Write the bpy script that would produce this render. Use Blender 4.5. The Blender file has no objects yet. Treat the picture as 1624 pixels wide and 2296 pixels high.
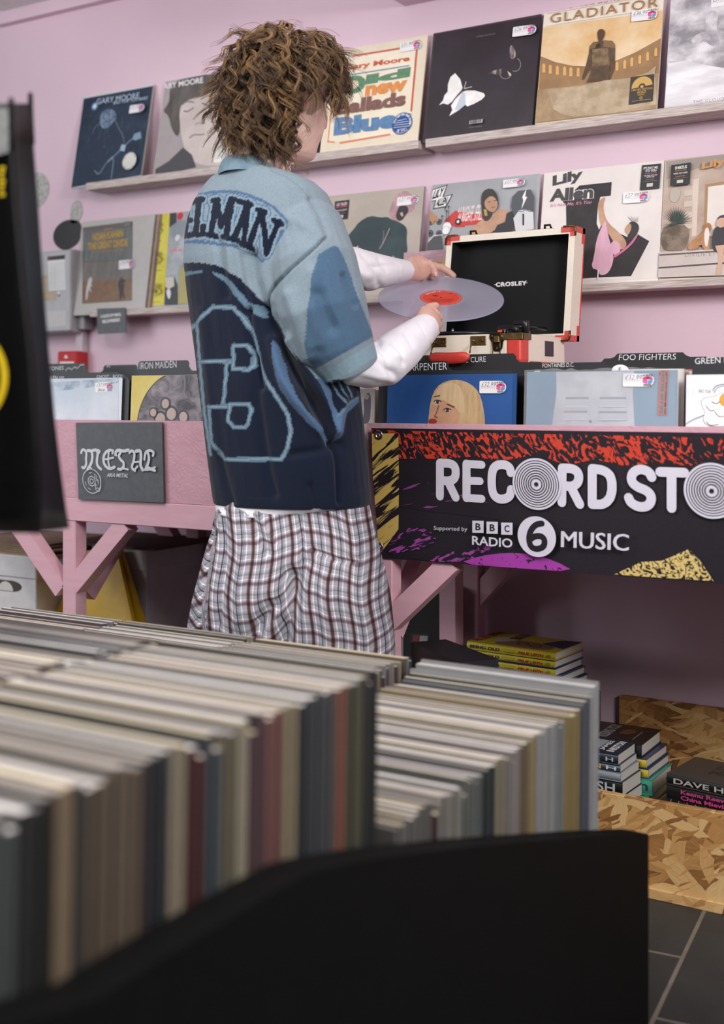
import bpy, math, random
import numpy as np
from mathutils import Vector, Matrix
from mathutils.geometry import tessellate_polygon

random.seed(7)
rng = np.random.default_rng(7)
scene = bpy.context.scene
col = scene.collection

# ------------------------------------------------------------------ camera
F = 2690.0            # focal length in photo pixels (1624 wide)
CX, YH = 812.0, 899.0 # principal column, horizon row
A = 0.5513            # yaw of the camera away from the shelf wall's normal
H = 1.05              # camera height
SA, CA = math.sin(A), math.cos(A)
cam_d = bpy.data.cameras.new('camera')
cam = bpy.data.objects.new('camera', cam_d)
col.objects.link(cam)
cam.location = (0, 0, H)
cam.rotation_euler = (math.pi / 2, 0, A)
cam_d.sensor_fit = 'HORIZONTAL'
cam_d.sensor_width = 36.0
cam_d.lens = 36.0 * F / 1624.0
cam_d.shift_y = (YH - 1148.0) / 1624.0
cam_d.clip_start = 0.02
cam_d.dof.use_dof = True
cam_d.dof.focus_distance = 2.70
cam_d.dof.aperture_fstop = 3.0
cam_d.dof.aperture_blades = 9
scene.camera = cam

# ------------------------------------------------------------------ light and exposure
world = bpy.data.worlds.new('world')
scene.world = world
world.use_nodes = True
bg = world.node_tree.nodes['Background']
bg.inputs[0].default_value = (0.90, 0.93, 1.0, 1)
bg.inputs[1].default_value = 0.09
scene.view_settings.view_transform = 'Standard'
scene.view_settings.look = 'None'
scene.view_settings.exposure = 0.0
scene.view_settings.gamma = 1.0
scene.view_settings.use_curve_mapping = False

def area(name, loc, target, size, power, color=(1, 1, 1), size_y=None):
    l = bpy.data.lights.new(name, 'AREA')
    l.energy = power
    l.color = color
    l.size = size
    if size_y:
        l.shape = 'RECTANGLE'
        l.size_y = size_y
    o = bpy.data.objects.new(name, l)
    col.objects.link(o)
    o.location = loc
    dv = Vector(target) - Vector(loc)
    o.rotation_euler = dv.to_track_quat('-Z', 'Y').to_euler()
    return o

area('shop_window_daylight', (-4.3, -0.6, 1.9), (-1.6, 2.5, 1.5), 1.8, 56, (0.93, 0.96, 1.0))
area('added_ceiling_fill', (-0.9, 0.75, 2.36), (-0.9, 1.15, 0.0), 1.5, 26, (1.0, 0.98, 0.96), 0.8)  # unseen panel, added for soft top light and glare on the sleeves
area('flash_bounced_off_ceiling', (-1.7, 0.75, 1.95), (-1.7, 0.85, 2.39), 0.6, 34, (1.0, 0.99, 0.98))
area('shop_strip_light', (1.35, 0.45, 2.12), (-0.9, 2.8, 1.2), 0.8, 84, (1.0, 0.985, 0.965))

# ------------------------------------------------------------------ helpers
def proj_dir(px, py):
    u = (px - CX) / F
    v = (YH - py) / F
    return Vector((-SA + u * CA, CA + u * SA, v))
CAM = Vector((0, 0, H))
def at(px, py, dep):
    """point seen at a pixel, at a depth along the view axis"""
    return CAM + proj_dir(px, py) * dep
def on_y(px, py, Y):
    d = proj_dir(px, py)
    return CAM + d * (Y / d.y)
def on_z(px, py, Z):
    d = proj_dir(px, py)
    return CAM + d * ((Z - H) / d.z)
def on_x(px, py, X):
    d = proj_dir(px, py)
    return CAM + d * (X / d.x)
def xat(px, Y):
    return on_y(px, YH, Y).x
def project_np(P):
    X = P[:, 0]; Y = P[:, 1]; Z = P[:, 2] - H
    dep = -X * SA + Y * CA
    rt = X * CA + Y * SA
    return np.stack([CX + F * rt / dep, YH - F * Z / dep], 1), dep

def lin(h):
    h = h.lstrip('#')
    c = [int(h[i:i + 2], 16) / 255 for i in (0, 2, 4)]
    return tuple(x / 12.92 if x <= 0.04045 else ((x + 0.055) / 1.055) ** 2.4 for x in c)

MATS = {}
def base_mat(name):
    m = bpy.data.materials.new(name)
    m.use_nodes = True
    nt = m.node_tree
    b = nt.nodes['Principled BSDF']
    return m, nt, b
def noise_node(nt, scale, detail=4, rough=0.55, stretch=(1, 1, 1), rot=(0, 0, 0), coord='Object', dist=0.0):
    tc = nt.nodes.new('ShaderNodeTexCoord')
    mp = nt.nodes.new('ShaderNodeMapping')
    mp.inputs['Rotation'].default_value = rot
    m2 = nt.nodes.new('ShaderNodeMapping')
    m2.inputs['Scale'].default_value = stretch
    n = nt.nodes.new('ShaderNodeTexNoise')
    n.inputs['Scale'].default_value = scale
    n.inputs['Detail'].default_value = detail
    n.inputs['Roughness'].default_value = rough
    n.inputs['Distortion'].default_value = dist
    nt.links.new(tc.outputs[coord], mp.inputs[0])
    nt.links.new(mp.outputs[0], m2.inputs[0])
    nt.links.new(m2.outputs[0], n.inputs['Vector'])
    return n
def ramp(nt, src, stops, interp='LINEAR'):
    r = nt.nodes.new('ShaderNodeValToRGB')
    r.color_ramp.interpolation = interp
    els = r.color_ramp.elements
    while len(els) < len(stops):
        els.new(0.5)
    for e, (p, c) in zip(els, stops):
        e.position = p
        e.color = (*c, 1)
    nt.links.new(src, r.inputs[0])
    return r
def bump(nt, b, src, strength, dist=0.002):
    bp = nt.nodes.new('ShaderNodeBump')
    bp.inputs['Strength'].default_value = strength
    bp.inputs['Distance'].default_value = dist
    nt.links.new(src, bp.inputs['Height'])
    nt.links.new(bp.outputs[0], b.inputs['Normal'])

def M(hexc, rough=0.5, metal=0.0, vary=0.05, coat=0.0, spec=0.5):
    """plain coloured surface with a faint procedural mottling"""
    key = (hexc, rough, metal, vary, coat, spec)
    if key in MATS:
        return MATS[key]
    m, nt, b = base_mat('surface_' + hexc.strip('#').lower())
    c = lin(hexc)
    if vary > 0:
        n = noise_node(nt, 35, 3)
        lo = tuple(x * (1 - vary) for x in c)
        hi = tuple(min(1, x * (1 + vary)) for x in c)
        r = ramp(nt, n.outputs['Fac'], [(0.3, lo), (0.7, hi)])
        nt.links.new(r.outputs[0], b.inputs['Base Color'])
    else:
        b.inputs['Base Color'].default_value = (*c, 1)
    b.inputs['Roughness'].default_value = rough
    b.inputs['Metallic'].default_value = metal
    b.inputs['Coat Weight'].default_value = coat
    b.inputs['Coat Roughness'].default_value = 0.12
    b.inputs['Specular IOR Level'].default_value = spec
    MATS[key] = m
    return m

def two_tone(name, c1, c2, scale, stretch=(1, 1, 1), rot=(0, 0, 0), lo=0.4, hi=0.6, rough=0.6, detail=5, bumpy=0.0, coord='Object', dist=0.0, c3=None, bdist=0.002):
    if name in MATS:
        return MATS[name]
    m, nt, b = base_mat(name)
    n = noise_node(nt, scale, detail, 0.6, stretch, rot, coord, dist)
    st = [(lo, lin(c1)), (hi, lin(c2))]
    if c3:
        st = [(lo, lin(c1)), ((lo + hi) / 2, lin(c3)), (hi, lin(c2))]
    r = ramp(nt, n.outputs['Fac'], st)
    nt.links.new(r.outputs[0], b.inputs['Base Color'])
    b.inputs['Roughness'].default_value = rough
    if bumpy:
        bump(nt, b, n.outputs['Fac'], bumpy, bdist)
    MATS[name] = m
    return m

# walls, boards, wood
def wall_mat():
    m, nt, b = base_mat('pink_wall_paint')
    n = noise_node(nt, 3.0, 4)
    r = ramp(nt, n.outputs['Fac'], [(0.3, lin('#dbbecd')), (0.7, lin('#e0c4d2'))])
    nt.links.new(r.outputs[0], b.inputs['Base Color'])
    n2 = noise_node(nt, 260, 2)
    bump(nt, b, n2.outputs['Fac'], 0.12, 0.001)
    b.inputs['Roughness'].default_value = 0.55
    return m
WALL = wall_mat()
def osb_paint_mat():
    m, nt, b = base_mat('pink_painted_board')
    n = noise_node(nt, 12, 5, 0.6, (1, 1, 1.8))
    r = ramp(nt, n.outputs['Fac'], [(0.3, lin('#d3a0ae')), (0.7, lin('#dcadba'))])
    v = nt.nodes.new('ShaderNodeTexVoronoi')
    v.inputs['Scale'].default_value = 26
    n3 = noise_node(nt, 7, 3)
    nt.links.new(n3.outputs['Color'], v.inputs['Vector'])
    # flakes of the board show as ridges under the paint, a few open pits
    n4 = noise_node(nt, 34, 6, 0.7, (1.0, 1, 2.2), dist=1.6)
    pit = ramp(nt, n4.outputs['Fac'], [(0.26, (0.30, 0.12, 0.15)), (0.33, (1, 1, 1))])
    mx = nt.nodes.new('ShaderNodeMixRGB'); mx.blend_type = 'MULTIPLY'; mx.inputs[0].default_value = 0.75
    nt.links.new(r.outputs[0], mx.inputs[1]); nt.links.new(pit.outputs[0], mx.inputs[2])
    nt.links.new(mx.outputs[0], b.inputs['Base Color'])
    ad = nt.nodes.new('ShaderNodeMath'); ad.operation = 'ADD'
    nt.links.new(v.outputs['Distance'], ad.inputs[0]); nt.links.new(n4.outputs['Fac'], ad.inputs[1])
    bump(nt, b, ad.outputs[0], 0.26, 0.003)
    b.inputs['Roughness'].default_value = 0.5
    return m
PBOARD = osb_paint_mat()
PTIMB = two_tone('pink_painted_timber', '#d5a4b1', '#dcafbc', 10, (1, 1, 5), lo=0.3, hi=0.7, rough=0.5, bumpy=0.25)
SHELFW = two_tone('whitewashed_oak', '#a08d88', '#d9cfca', 16, (1.2, 14, 26), lo=0.32, hi=0.66, rough=0.6, detail=8, bumpy=0.2, c3='#bdafaa', bdist=0.0008)
def osb_mat():
    m, nt, b = base_mat('bare_strand_board')
    tc = nt.nodes.new('ShaderNodeTexCoord')
    wob = noise_node(nt, 9, 3, .6)
    acc = None
    for k, (ry, sc, thr) in enumerate([(0.15, (5, 12, 22), 0), (0.75, (6, 12, 32), .50), (-0.65, (5.5, 12, 26), .55), (1.35, (9, 12, 34), .62), (-0.25, (5, 12, 55), .66), (0.45, (14, 14, 120), .76)]):
        mp = nt.nodes.new('ShaderNodeMapping'); mp.inputs['Rotation'].default_value = (0, ry, 0); mp.inputs['Location'].default_value = (k * 1.37, k * .9, k * 2.1)
        m2 = nt.nodes.new('ShaderNodeMapping'); m2.inputs['Scale'].default_value = sc
        mw = nt.nodes.new('ShaderNodeMixRGB'); mw.blend_type = 'ADD'; mw.inputs[0].default_value = .035
        nt.links.new(tc.outputs['Object'], mw.inputs[1]); nt.links.new(wob.outputs['Color'], mw.inputs[2])
        nt.links.new(mw.outputs[0], mp.inputs[0]); nt.links.new(mp.outputs[0], m2.inputs[0])
        v = nt.nodes.new('ShaderNodeTexVoronoi'); v.inputs['Scale'].default_value = 1.0; nt.links.new(m2.outputs[0], v.inputs['Vector'])
        bw = nt.nodes.new('ShaderNodeSeparateColor'); nt.links.new(v.outputs['Color'], bw.inputs[0])
        gr = nt.nodes.new('ShaderNodeTexNoise'); gr.inputs['Scale'].default_value = 5; gr.inputs['Detail'].default_value = 6
        m3 = nt.nodes.new('ShaderNodeMapping'); m3.inputs['Scale'].default_value = (.7, 1, 3.2); nt.links.new(m2.outputs[0], m3.inputs[0]); nt.links.new(m3.outputs[0], gr.inputs['Vector'])
        ad = nt.nodes.new('ShaderNodeMath'); ad.operation = 'MULTIPLY_ADD'; ad.inputs[1].default_value = .55; nt.links.new(gr.outputs['Fac'], ad.inputs[0]); nt.links.new(bw.outputs[0], ad.inputs[2])
        if acc is None: acc = ad.outputs[0]
        else:
            st = nt.nodes.new('ShaderNodeMath'); st.operation = 'GREATER_THAN'; st.inputs[1].default_value = thr; nt.links.new(bw.outputs[1], st.inputs[0])
            mx = nt.nodes.new('ShaderNodeMix'); nt.links.new(st.outputs[0], mx.inputs[0]); nt.links.new(acc, mx.inputs[2]); nt.links.new(ad.outputs[0], mx.inputs[3]); acc = mx.outputs[0]
    r = ramp(nt, acc, [(0.22, lin('#6b4423')), (0.42, lin('#98693a')), (0.8, lin('#b98a52')), (1.0, lin('#c79b63')), (1.25, lin('#d9b983'))])
    sc_ = nt.nodes.new('ShaderNodeMath'); sc_.operation = 'MULTIPLY'; sc_.inputs[1].default_value = .72; nt.links.new(acc, sc_.inputs[0]); nt.links.new(sc_.outputs[0], r.inputs[0])
    for e, p in zip(r.color_ramp.elements, (.16, .34, .56, .74, .95)): e.position = p
    nt.links.new(r.outputs[0], b.inputs['Base Color'])
    bump(nt, b, acc, 0.3, 0.002)
    b.inputs['Roughness'].default_value = 0.55
    return m
OSB = osb_mat()

class MB:
    """collects faces, then links them as ONE mesh object"""
    def __init__(s):
        s.v = []; s.f = []; s.m = []; s.mats = []; s.sm = []
    def mi(s, mat):
        if mat not in s.mats:
            s.mats.append(mat)
        return s.mats.index(mat)
    def raw(s, verts, faces, mat, smooth=False):
        o = len(s.v); k = s.mi(mat)
        s.v.extend([tuple(p) for p in verts])
        for f in faces:
            s.f.append([i + o for i in f]); s.m.append(k); s.sm.append(smooth)
        return s
    def hexa(s, p, mat):
        """eight corners: 0-3 bottom loop, 4-7 top loop"""
        return s.raw(p, [(0, 3, 2, 1), (4, 5, 6, 7), (0, 1, 5, 4), (1, 2, 6, 5), (2, 3, 7, 6), (3, 0, 4, 7)], mat)
    def box(s, lo, hi, mat, bev=0.0):
        x0, y0, z0 = lo; x1, y1, z1 = hi
        if bev <= 0:
            return s.hexa([(x0, y0, z0), (x1, y0, z0), (x1, y1, z0), (x0, y1, z0), (x0, y0, z1), (x1, y0, z1), (x1, y1, z1), (x0, y1, z1)], mat)
        b = bev
        rings = []
        for (z, i) in ((z0, b), (z0 + b, 0), (z1 - b, 0), (z1, b)):
            xa, xb, ya, yb = x0 + i, x1 - i, y0 + i, y1 - i
            rings.append([(xa + b, ya, z), (xb - b, ya, z), (xb, ya + b, z), (xb, yb - b, z), (xb - b, yb, z), (xa + b, yb, z), (xa, yb - b, z), (xa, ya + b, z)])
        return s.loft(rings, mat)
    def loft(s, rings, mat, caps=True, smooth=False, closed=True):
        n = len(rings[0]); vs = [p for r in rings for p in r]; fs = []
        for i in range(len(rings) - 1):
            for j in range(n if closed else n - 1):
                a = i * n + j; b = i * n + (j + 1) % n
                fs.append((a, b, b + n, a + n))
        if caps and closed:
            fs.append(tuple(range(n - 1, -1, -1)))
            fs.append(tuple((len(rings) - 1) * n + j for j in range(n)))
        return s.raw(vs, fs, mat, smooth)
    def bar(s, p, q, w, t, mat, ref=(0, 1, 0)):
        """straight timber from p to q, w across, t along ref"""
        p = Vector(p); q = Vector(q); d = (q - p).normalized(); r = Vector(ref)
        r = (r - d * r.dot(d)).normalized(); sd = d.cross(r)
        c = []
        for e in (p, q):
            for (a, b) in ((-1, -1), (1, -1), (1, 1), (-1, 1)):
                c.append(e + sd * (a * w / 2) + r * (b * t / 2))
        return s.hexa(c, mat)
    def tube(s, path, rad, mat, n=10, ref=None, smooth=True, round_end=False):
        pts = [Vector(p) for p in path]
        if not isinstance(rad, (list, tuple)):
            rad = [rad] * len(pts)
        rad = [r if isinstance(r, (tuple, list)) else (r, r) for r in rad]
        ref = Vector(ref) if ref else Vector((0.31, 0.2, 0.93))
        if round_end:
            for end in (0, 1):
                a, b = (pts[1], pts[0]) if end == 0 else (pts[-2], pts[-1])
                t = (b - a).normalized(); r = rad[0] if end == 0 else rad[-1]; ex = []; er = []
                m = min(r)
                for k in (0.5, 0.8, 0.97):
                    ex.append(b + t * m * k); er.append((r[0] * math.sqrt(1 - k * k), r[1] * math.sqrt(1 - k * k)))
                if end == 0:
                    pts = ex[::-1] + pts; rad = er[::-1] + rad
                else:
                    pts = pts + ex; rad = rad + er
        rings = []
        for i, p in enumerate(pts):
            t = (pts[min(i + 1, len(pts) - 1)] - pts[max(i - 1, 0)]).normalized()
            sd = t.cross(ref)
            if sd.length < 1e-4:
                sd = t.cross(Vector((1, 0, 0.1)))
            sd.normalize(); up = sd.cross(t)
            rings.append([p + sd * (rad[i][0] * math.cos(2 * math.pi * k / n)) + up * (rad[i][1] * math.sin(2 * math.pi * k / n)) for k in range(n)])
        return s.loft(rings, mat, True, smooth)
    def lathe(s, c, prof, mat, n=32, ax=(0, 0, 1), smooth=True):
        ax = Vector(ax).normalized(); e1 = ax.orthogonal().normalized(); e2 = ax.cross(e1); c = Vector(c)
        rings = [[c + ax * h + (e1 * math.cos(2 * math.pi * k / n) + e2 * math.sin(2 * math.pi * k / n)) * max(r, 1e-5) for k in range(n)] for r, h in prof]
        return s.loft(rings, mat, True, smooth)
    def prism(s, poly, off, mat):
        """poly: 3-D loop, extruded by off"""
        off = Vector(off); a = [Vector(p) for p in poly]; n = len(a)
        tri = tessellate_polygon([a])
        vs = a + [p + off for p in a]
        fs = [tuple(t) for t in tri] + [tuple(i + n for i in reversed(t)) for t in tri]
        fs += [(i, (i + 1) % n, (i + 1) % n + n, i + n) for i in range(n)]
        return s.raw(vs, fs, mat)
    def mesh(s, name, org=(0, 0, 0)):
        me = bpy.data.meshes.new(name)
        ox, oy, oz = org
        me.from_pydata([(a - ox, b - oy, c - oz) for a, b, c in s.v], [], s.f)
        for m in s.mats:
            me.materials.append(m)
        me.polygons.foreach_set('material_index', s.m)
        me.polygons.foreach_set('use_smooth', s.sm)
        me.update()
        return me
    def build(s, name, parent=None, fix=True):
        if parent is not None:
            root = parent
            while root.parent: root = root.parent
            me = s.mesh(name, root.location)
            o = bpy.data.objects.new(name, me)
            o.parent = parent
        else:
            v = np.array(s.v); lo = v.min(0); hi = v.max(0)
            org = ((lo[0] + hi[0]) / 2, (lo[1] + hi[1]) / 2, lo[2])
            me = s.mesh(name, org)
            o = bpy.data.objects.new(name, me)
            o.location = org
        col.objects.link(o)
        if fix:
            import bmesh
            bm = bmesh.new(); bm.from_mesh(me)
            bmesh.ops.recalc_face_normals(bm, faces=bm.faces)
            bm.to_mesh(me); bm.free()
        return o

def tag(o, label=None, cat=None, group=None, kind=None):
    if label: o['label'] = label
    if cat: o['category'] = cat
    if group: o['group'] = group
    if kind: o['kind'] = kind
    return o
def thing(name, loc, label, cat, group=None, rz=0.0):
    o = bpy.data.objects.new(name, None)
    o.empty_display_size = 0.05
    col.objects.link(o)
    o.location = loc
    o.rotation_euler = (0, 0, rz)
    return tag(o, label, cat, group)
def copy_tree(o, parent=None):
    c = o.copy(); col.objects.link(c)
    if parent is not None: c.parent = parent
    for ch in list(o.children): copy_tree(ch, c)
    return c

# ------------------------------------------------------------------ flat print: shapes and lettering on a plane
_TXT = {}
def text_tris(s, bold=0.0, shear=0.0, space=1.0):
    key = (s, bold, shear, space)
    if key in _TXT: return _TXT[key]
    cu = bpy.data.curves.new('lettering_source', 'FONT')
    cu.body = s; cu.offset = bold; cu.shear = shear; cu.space_character = space; cu.resolution_u = 3
    ob = bpy.data.objects.new('lettering_source', cu)
    me = ob.to_mesh()
    n = len(me.vertices)
    v = np.zeros(n * 3); me.vertices.foreach_get('co', v); v = v.reshape(-1, 3)[:, :2]
    me.calc_loop_triangles()
    t = [tuple(x.vertices) for x in me.loop_triangles]
    ob.to_mesh_clear(); bpy.data.objects.remove(ob); bpy.data.curves.remove(cu)
    lo, hi = v.min(0), v.max(0)
    _TXT[key] = ((v - lo) / (hi - lo), t, (hi - lo)[0] / (hi - lo)[1])
    return _TXT[key]

class Print:
    """flat shapes layered on the plane (o; ux, uy); 2-D input is photo pixels traced onto that plane, or metres when px=False"""
    def __init__(s, o, ux, uy, px=True, mb=None, step=0.00018, lift=0.0004):
        s.o = Vector(o); s.ux = Vector(ux).normalized(); s.uy = Vector(uy).normalized(); s.n = s.ux.cross(s.uy)
        s.px = px; s.mb = mb or MB(); s.k = 0; s.step = step; s.lift = lift
    def p(s, a):
        if s.px:
            d = proj_dir(a[0], a[1]); t = (s.o - CAM).dot(s.n) / d.dot(s.n)
            q = CAM + d * t - s.o
            return (q.dot(s.ux), q.dot(s.uy))
        return (a[0], a[1])
    clip = None
    def w(s, uv):
        if s.clip: uv = (min(max(uv[0], .0004), s.clip[0] - .0004), min(max(uv[1], .0004), s.clip[1] - .0004))
        return s.o + s.ux * uv[0] + s.uy * uv[1] + s.n * (s.lift + s.k * s.step)
    def tri(s, uvs, tris, mat):
        s.mb.raw([s.w(q) for q in uvs], tris, mat); s.k += 1
        return s
    def uvpoly(s, q, mat):
        t = tessellate_polygon([[Vector((a, b, 0)) for a, b in q]])
        return s.tri(q, [tuple(x) for x in t], mat)
    def poly(s, pts, mat, smooth=0):
        q = [s.p(a) for a in pts]
        for _ in range(smooth):   # rounded outline
            q = [z for i in range(len(q)) for z in ((q[i][0] * .75 + q[(i + 1) % len(q)][0] * .25, q[i][1] * .75 + q[(i + 1) % len(q)][1] * .25),
                                                    (q[i][0] * .25 + q[(i + 1) % len(q)][0] * .75, q[i][1] * .25 + q[(i + 1) % len(q)][1] * .75))]
        return s.uvpoly(q, mat)
    def disc(s, c, r, mat, n=28, ry=None, a0=0, a1=2 * math.pi, metres=True):
        """circle round a photo pixel (or metre) point; radius in metres"""
        u, v = s.p(c); ry = ry or r
        full = abs(a1 - a0 - 2 * math.pi) < 1e-6
        q = [(u + r * math.cos(a0 + (a1 - a0) * i / (n if full else n - 1)), v + ry * math.sin(a0 + (a1 - a0) * i / (n if full else n - 1))) for i in range(n)]
        return s.uvpoly(q, mat)
    def ring(s, c, r0, r1, mat, n=40):
        u, v = s.p(c); q = []; t = []
        for i in range(n):
            a = 2 * math.pi * i / n
            q += [(u + r0 * math.cos(a), v + r0 * math.sin(a)), (u + r1 * math.cos(a), v + r1 * math.sin(a))]
            j = (i + 1) % n
            t += [(2 * i, 2 * i + 1, 2 * j + 1), (2 * i, 2 * j + 1, 2 * j)]
        return s.tri(q, t, mat)
    def stroke(s, pts, width, mat, closed=False, round_=True, smooth=0):
        """a line of constant width (metres)"""
        q = [s.p(a) for a in pts]
        for _ in range(smooth):
            z = [q[0]]
            for a, b in zip(q, q[1:]):
                z += [(a[0] * .75 + b[0] * .25, a[1] * .75 + b[1] * .25), (a[0] * .25 + b[0] * .75, a[1] * .25 + b[1] * .75)]
            q = z + [q[-1]]
        if closed: q = q + [q[0]]
        h = width / 2; k = s.k; e = 0
        def put(vv, tt):
            nonlocal e
            s.k = k + e; e += 0.03
            s.mb.raw([s.w(z) for z in vv], tt, mat)
        for (a, b) in zip(q, q[1:]):
            dx, dy = b[0] - a[0], b[1] - a[1]; L = math.hypot(dx, dy)
            if L < 1e-7: continue
            nx, ny = -dy / L * h, dx / L * h
            put([(a[0] + nx, a[1] + ny), (a[0] - nx, a[1] - ny), (b[0] - nx, b[1] - ny), (b[0] + nx, b[1] + ny)], [(0, 1, 2, 3)])
        js = q[1:-1] if not round_ else q
        if width > 0.0025:
            for a in js:
                put([(a[0] + h * math.cos(2 * math.pi * i / 10), a[1] + h * math.sin(2 * math.pi * i / 10)) for i in range(10)], [tuple(range(10))])
        s.k = k + max(1, e)
        return s
    def text(s, txt, bl, br, tl, mat, bold=0.0, shear=0.0, space=1.0):
        """lettering filling the parallelogram bottom-left, bottom-right, top-left"""
        v, t, _ = text_tris(txt, bold, shear, space)
        b, r, l = s.p(bl), s.p(br), s.p(tl)
        q = [(b[0] + x * (r[0] - b[0]) + y * (l[0] - b[0]), b[1] + x * (r[1] - b[1]) + y * (l[1] - b[1])) for x, y in v]
        return s.tri(q, t, mat)
    def arc_text(s, txt, c, r, a0, a1, h, mat, bold=0.0, inside=False):
        """letters set round a circle, centre in input units, radius/height in metres, angles in degrees"""
        u, v = s.p(c); n = len(txt)
        for i, ch in enumerate(txt):
            if ch == ' ': continue
            a = math.radians(a0 + (a1 - a0) * (i + 0.5) / n)
            e, t, asp = text_tris(ch, bold)
            w = h * min(asp, 1.3)
            rd = (math.cos(a), math.sin(a)); tg = (math.sin(a), -math.cos(a))
            if inside: rd = (-rd[0], -rd[1]); tg = (-tg[0], -tg[1])
            cx, cy = u + r * math.cos(a), v + r * math.sin(a)
            k = s.k
            q = [(cx + (x - .5) * w * tg[0] + (y - .5) * h * rd[0], cy + (x - .5) * w * tg[1] + (y - .5) * h * rd[1]) for x, y in e]
            s.tri(q, t, mat); s.k = k
        s.k += 1
        return s
# ================================================================== the setting
YW = 2.89            # shelf wall
def struct(name, mb, label):
    o = mb.build(name); return tag(o, label, None, None, 'structure')

struct('wall_back', MB().box((-4.8, YW, -0.02), (2.2, YW + 0.12, 2.75), WALL), 'pink painted wall carrying the record shelves')

def floor_mat():
    m, nt, b = base_mat('dark_slate_tile')
    tc = nt.nodes.new('ShaderNodeTexCoord'); mp = nt.nodes.new('ShaderNodeMapping')
    mp.inputs['Rotation'].default_value = (0, 0, math.radians(-95.7))
    mp.inputs['Location'].default_value = (-0.095, 0.156, 0)
    br = nt.nodes.new('ShaderNodeTexBrick')
    br.inputs['Scale'].default_value = 1.0
    br.inputs['Brick Width'].default_value = 0.49
    br.inputs['Row Height'].default_value = 0.30
    br.inputs['Mortar Size'].default_value = 0.004
    br.inputs['Mortar Smooth'].default_value = 0.1
    br.inputs['Color1'].default_value = (*lin('#2e3134'), 1)
    br.inputs['Color2'].default_value = (*lin('#373a3c'), 1)
    br.inputs['Mortar'].default_value = (*lin('#7b736a'), 1)
    nt.links.new(tc.outputs['Generated' if False else 'Object'], mp.inputs[0])
    nt.links.new(mp.outputs[0], br.inputs['Vector'])
    n = noise_node(nt, 9, 6, 0.65)
    r = ramp(nt, n.outputs['Fac'], [(0.3, (0.6, 0.6, 0.6)), (0.7, (1.15, 1.15, 1.15))])
    mx = nt.nodes.new('ShaderNodeMixRGB'); mx.blend_type = 'MULTIPLY'; mx.inputs[0].default_value = 1
    nt.links.new(br.outputs['Color'], mx.inputs[1]); nt.links.new(r.outputs[0], mx.inputs[2])
    nt.links.new(mx.outputs[0], b.inputs['Base Color'])
    bump(nt, b, n.outputs['Fac'], 0.3, 0.003)
    b.inputs['Roughness'].default_value = 0.55
    return m
fl = MB().box((-4.8, -2.5, -0.06), (2.2, YW, 0.0), floor_mat())
me = fl.mesh('floor'); fo = bpy.data.objects.new('floor', me); col.objects.link(fo)
tag(fo, 'dark slate tiled floor with pale grout', None, None, 'structure')

zc = on_y(25, 30, YW).z
xc = on_y(25, 30, YW).x
WHITE_C = M('#e9e4e3', 0.7)
struct('ceiling', MB().box((xc, -2.5, zc), (2.2, YW, zc + 0.1), WHITE_C), 'off-white ceiling over the shop')
pt = on_y(5, 62, YW)
struct('trim_1', MB().box((pt.x, YW - 0.03, pt.z), (2.2, YW, zc), WALL), 'pink moulding where the wall meets the ceiling')
pb = on_y(908, 14, YW)
struct('trim_2', MB().box((pb.x, 2.25, pb.z), (2.2, YW - 0.002, zc - 0.002), WALL), 'pink boxed bulkhead under the ceiling')

# ================================================================== picture ledges
S = 0.315
ZA, YA, TA = H + 0.6892, 2.818, 0.193       # records on the upper ledges: bottom height, front distance, lean
ZB, YB, TB = H + 0.2766, 2.8325, 0.1597     # lower ledges
def ledge(x0, x1, yf, zb, zt, label):
    t = thing('wall_shelf', ((x0 + x1) / 2, YW, zb), label, 'shelf', 'whitewashed picture ledges')
    MB().box((x0, yf + 0.016, zb), (x1, YW, zb + 0.016), SHELFW, 0.0012).build('plank', t)
    MB().box((x0, yf, zb), (x1, yf + 0.0155, zt), SHELFW, 0.0012).build('front_lip', t)
    return t
ledge(xat(192.5, 2.80), xat(938.3, 2.80), 2.80, H + 0.6725, H + 0.6955, 'upper whitewashed ledge holding three records beside the person\'s head')
ledge(xat(953.6, 2.80), 0.35, 2.80, H + 0.6725, H + 0.6950, 'upper whitewashed ledge holding the butterfly and gladiator records')
ledge(xat(200.7, 2.813), xat(660, 2.813), 2.813, H + 0.2690, H + 0.2885, 'lower whitewashed ledge with the small grey hanging card')
ledge(xat(662, 2.813), 0.35, 2.813, H + 0.2690, H + 0.2880, 'lower whitewashed ledge behind the open record player')

# ================================================================== pink record tables
YF = 2.24   # front of the boards at the top
zt, zm, zl = H - 0.0485, H - 0.2505, H - 0.3115
zfl = H - 0.262
def timber(mb, *a, **k):
    return mb.bar(*a, **k)
def record_table(x0, x1, label):
    t = thing('record_table', ((x0 + x1) / 2, 2.5, 0), label, 'record table', 'pink painted record tables')
    MB().hexa([(x0, YF + 0.022, zm), (x1, YF + 0.022, zm), (x1, YF + 0.04, zm), (x0, YF + 0.04, zm),
               (x0, YF, zt), (x1, YF, zt), (x1, YF + 0.018, zt), (x0, YF + 0.018, zt)], PBOARD).build('front_board', t)
    MB().box((x0, YF + 0.020, zl), (x1, YF + 0.062, zm - 0.001), PTIMB, 0.002).build('rail', t)
    MB().box((x0, YF + 0.042, zfl - 0.018), (x1, 2.84, zfl), PBOARD).build('bottom_board', t)
    for x in (x0, x1 - 0.018):
        MB().box((x, YF + 0.042, zfl), (x + 0.018, 2.84, zt - 0.004), PBOARD).build('end_board', t)
    MB().box((x0 + 0.018, 2.822, zfl), (x1 - 0.018, 2.84, zt), PBOARD).build('back_board', t)
    return t
x_mid = xat(822, YF)
tl = record_table(xat(-90, YF), x_mid - 0.062, 'pink record table with the grey gothic-lettered sign on its front')
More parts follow.
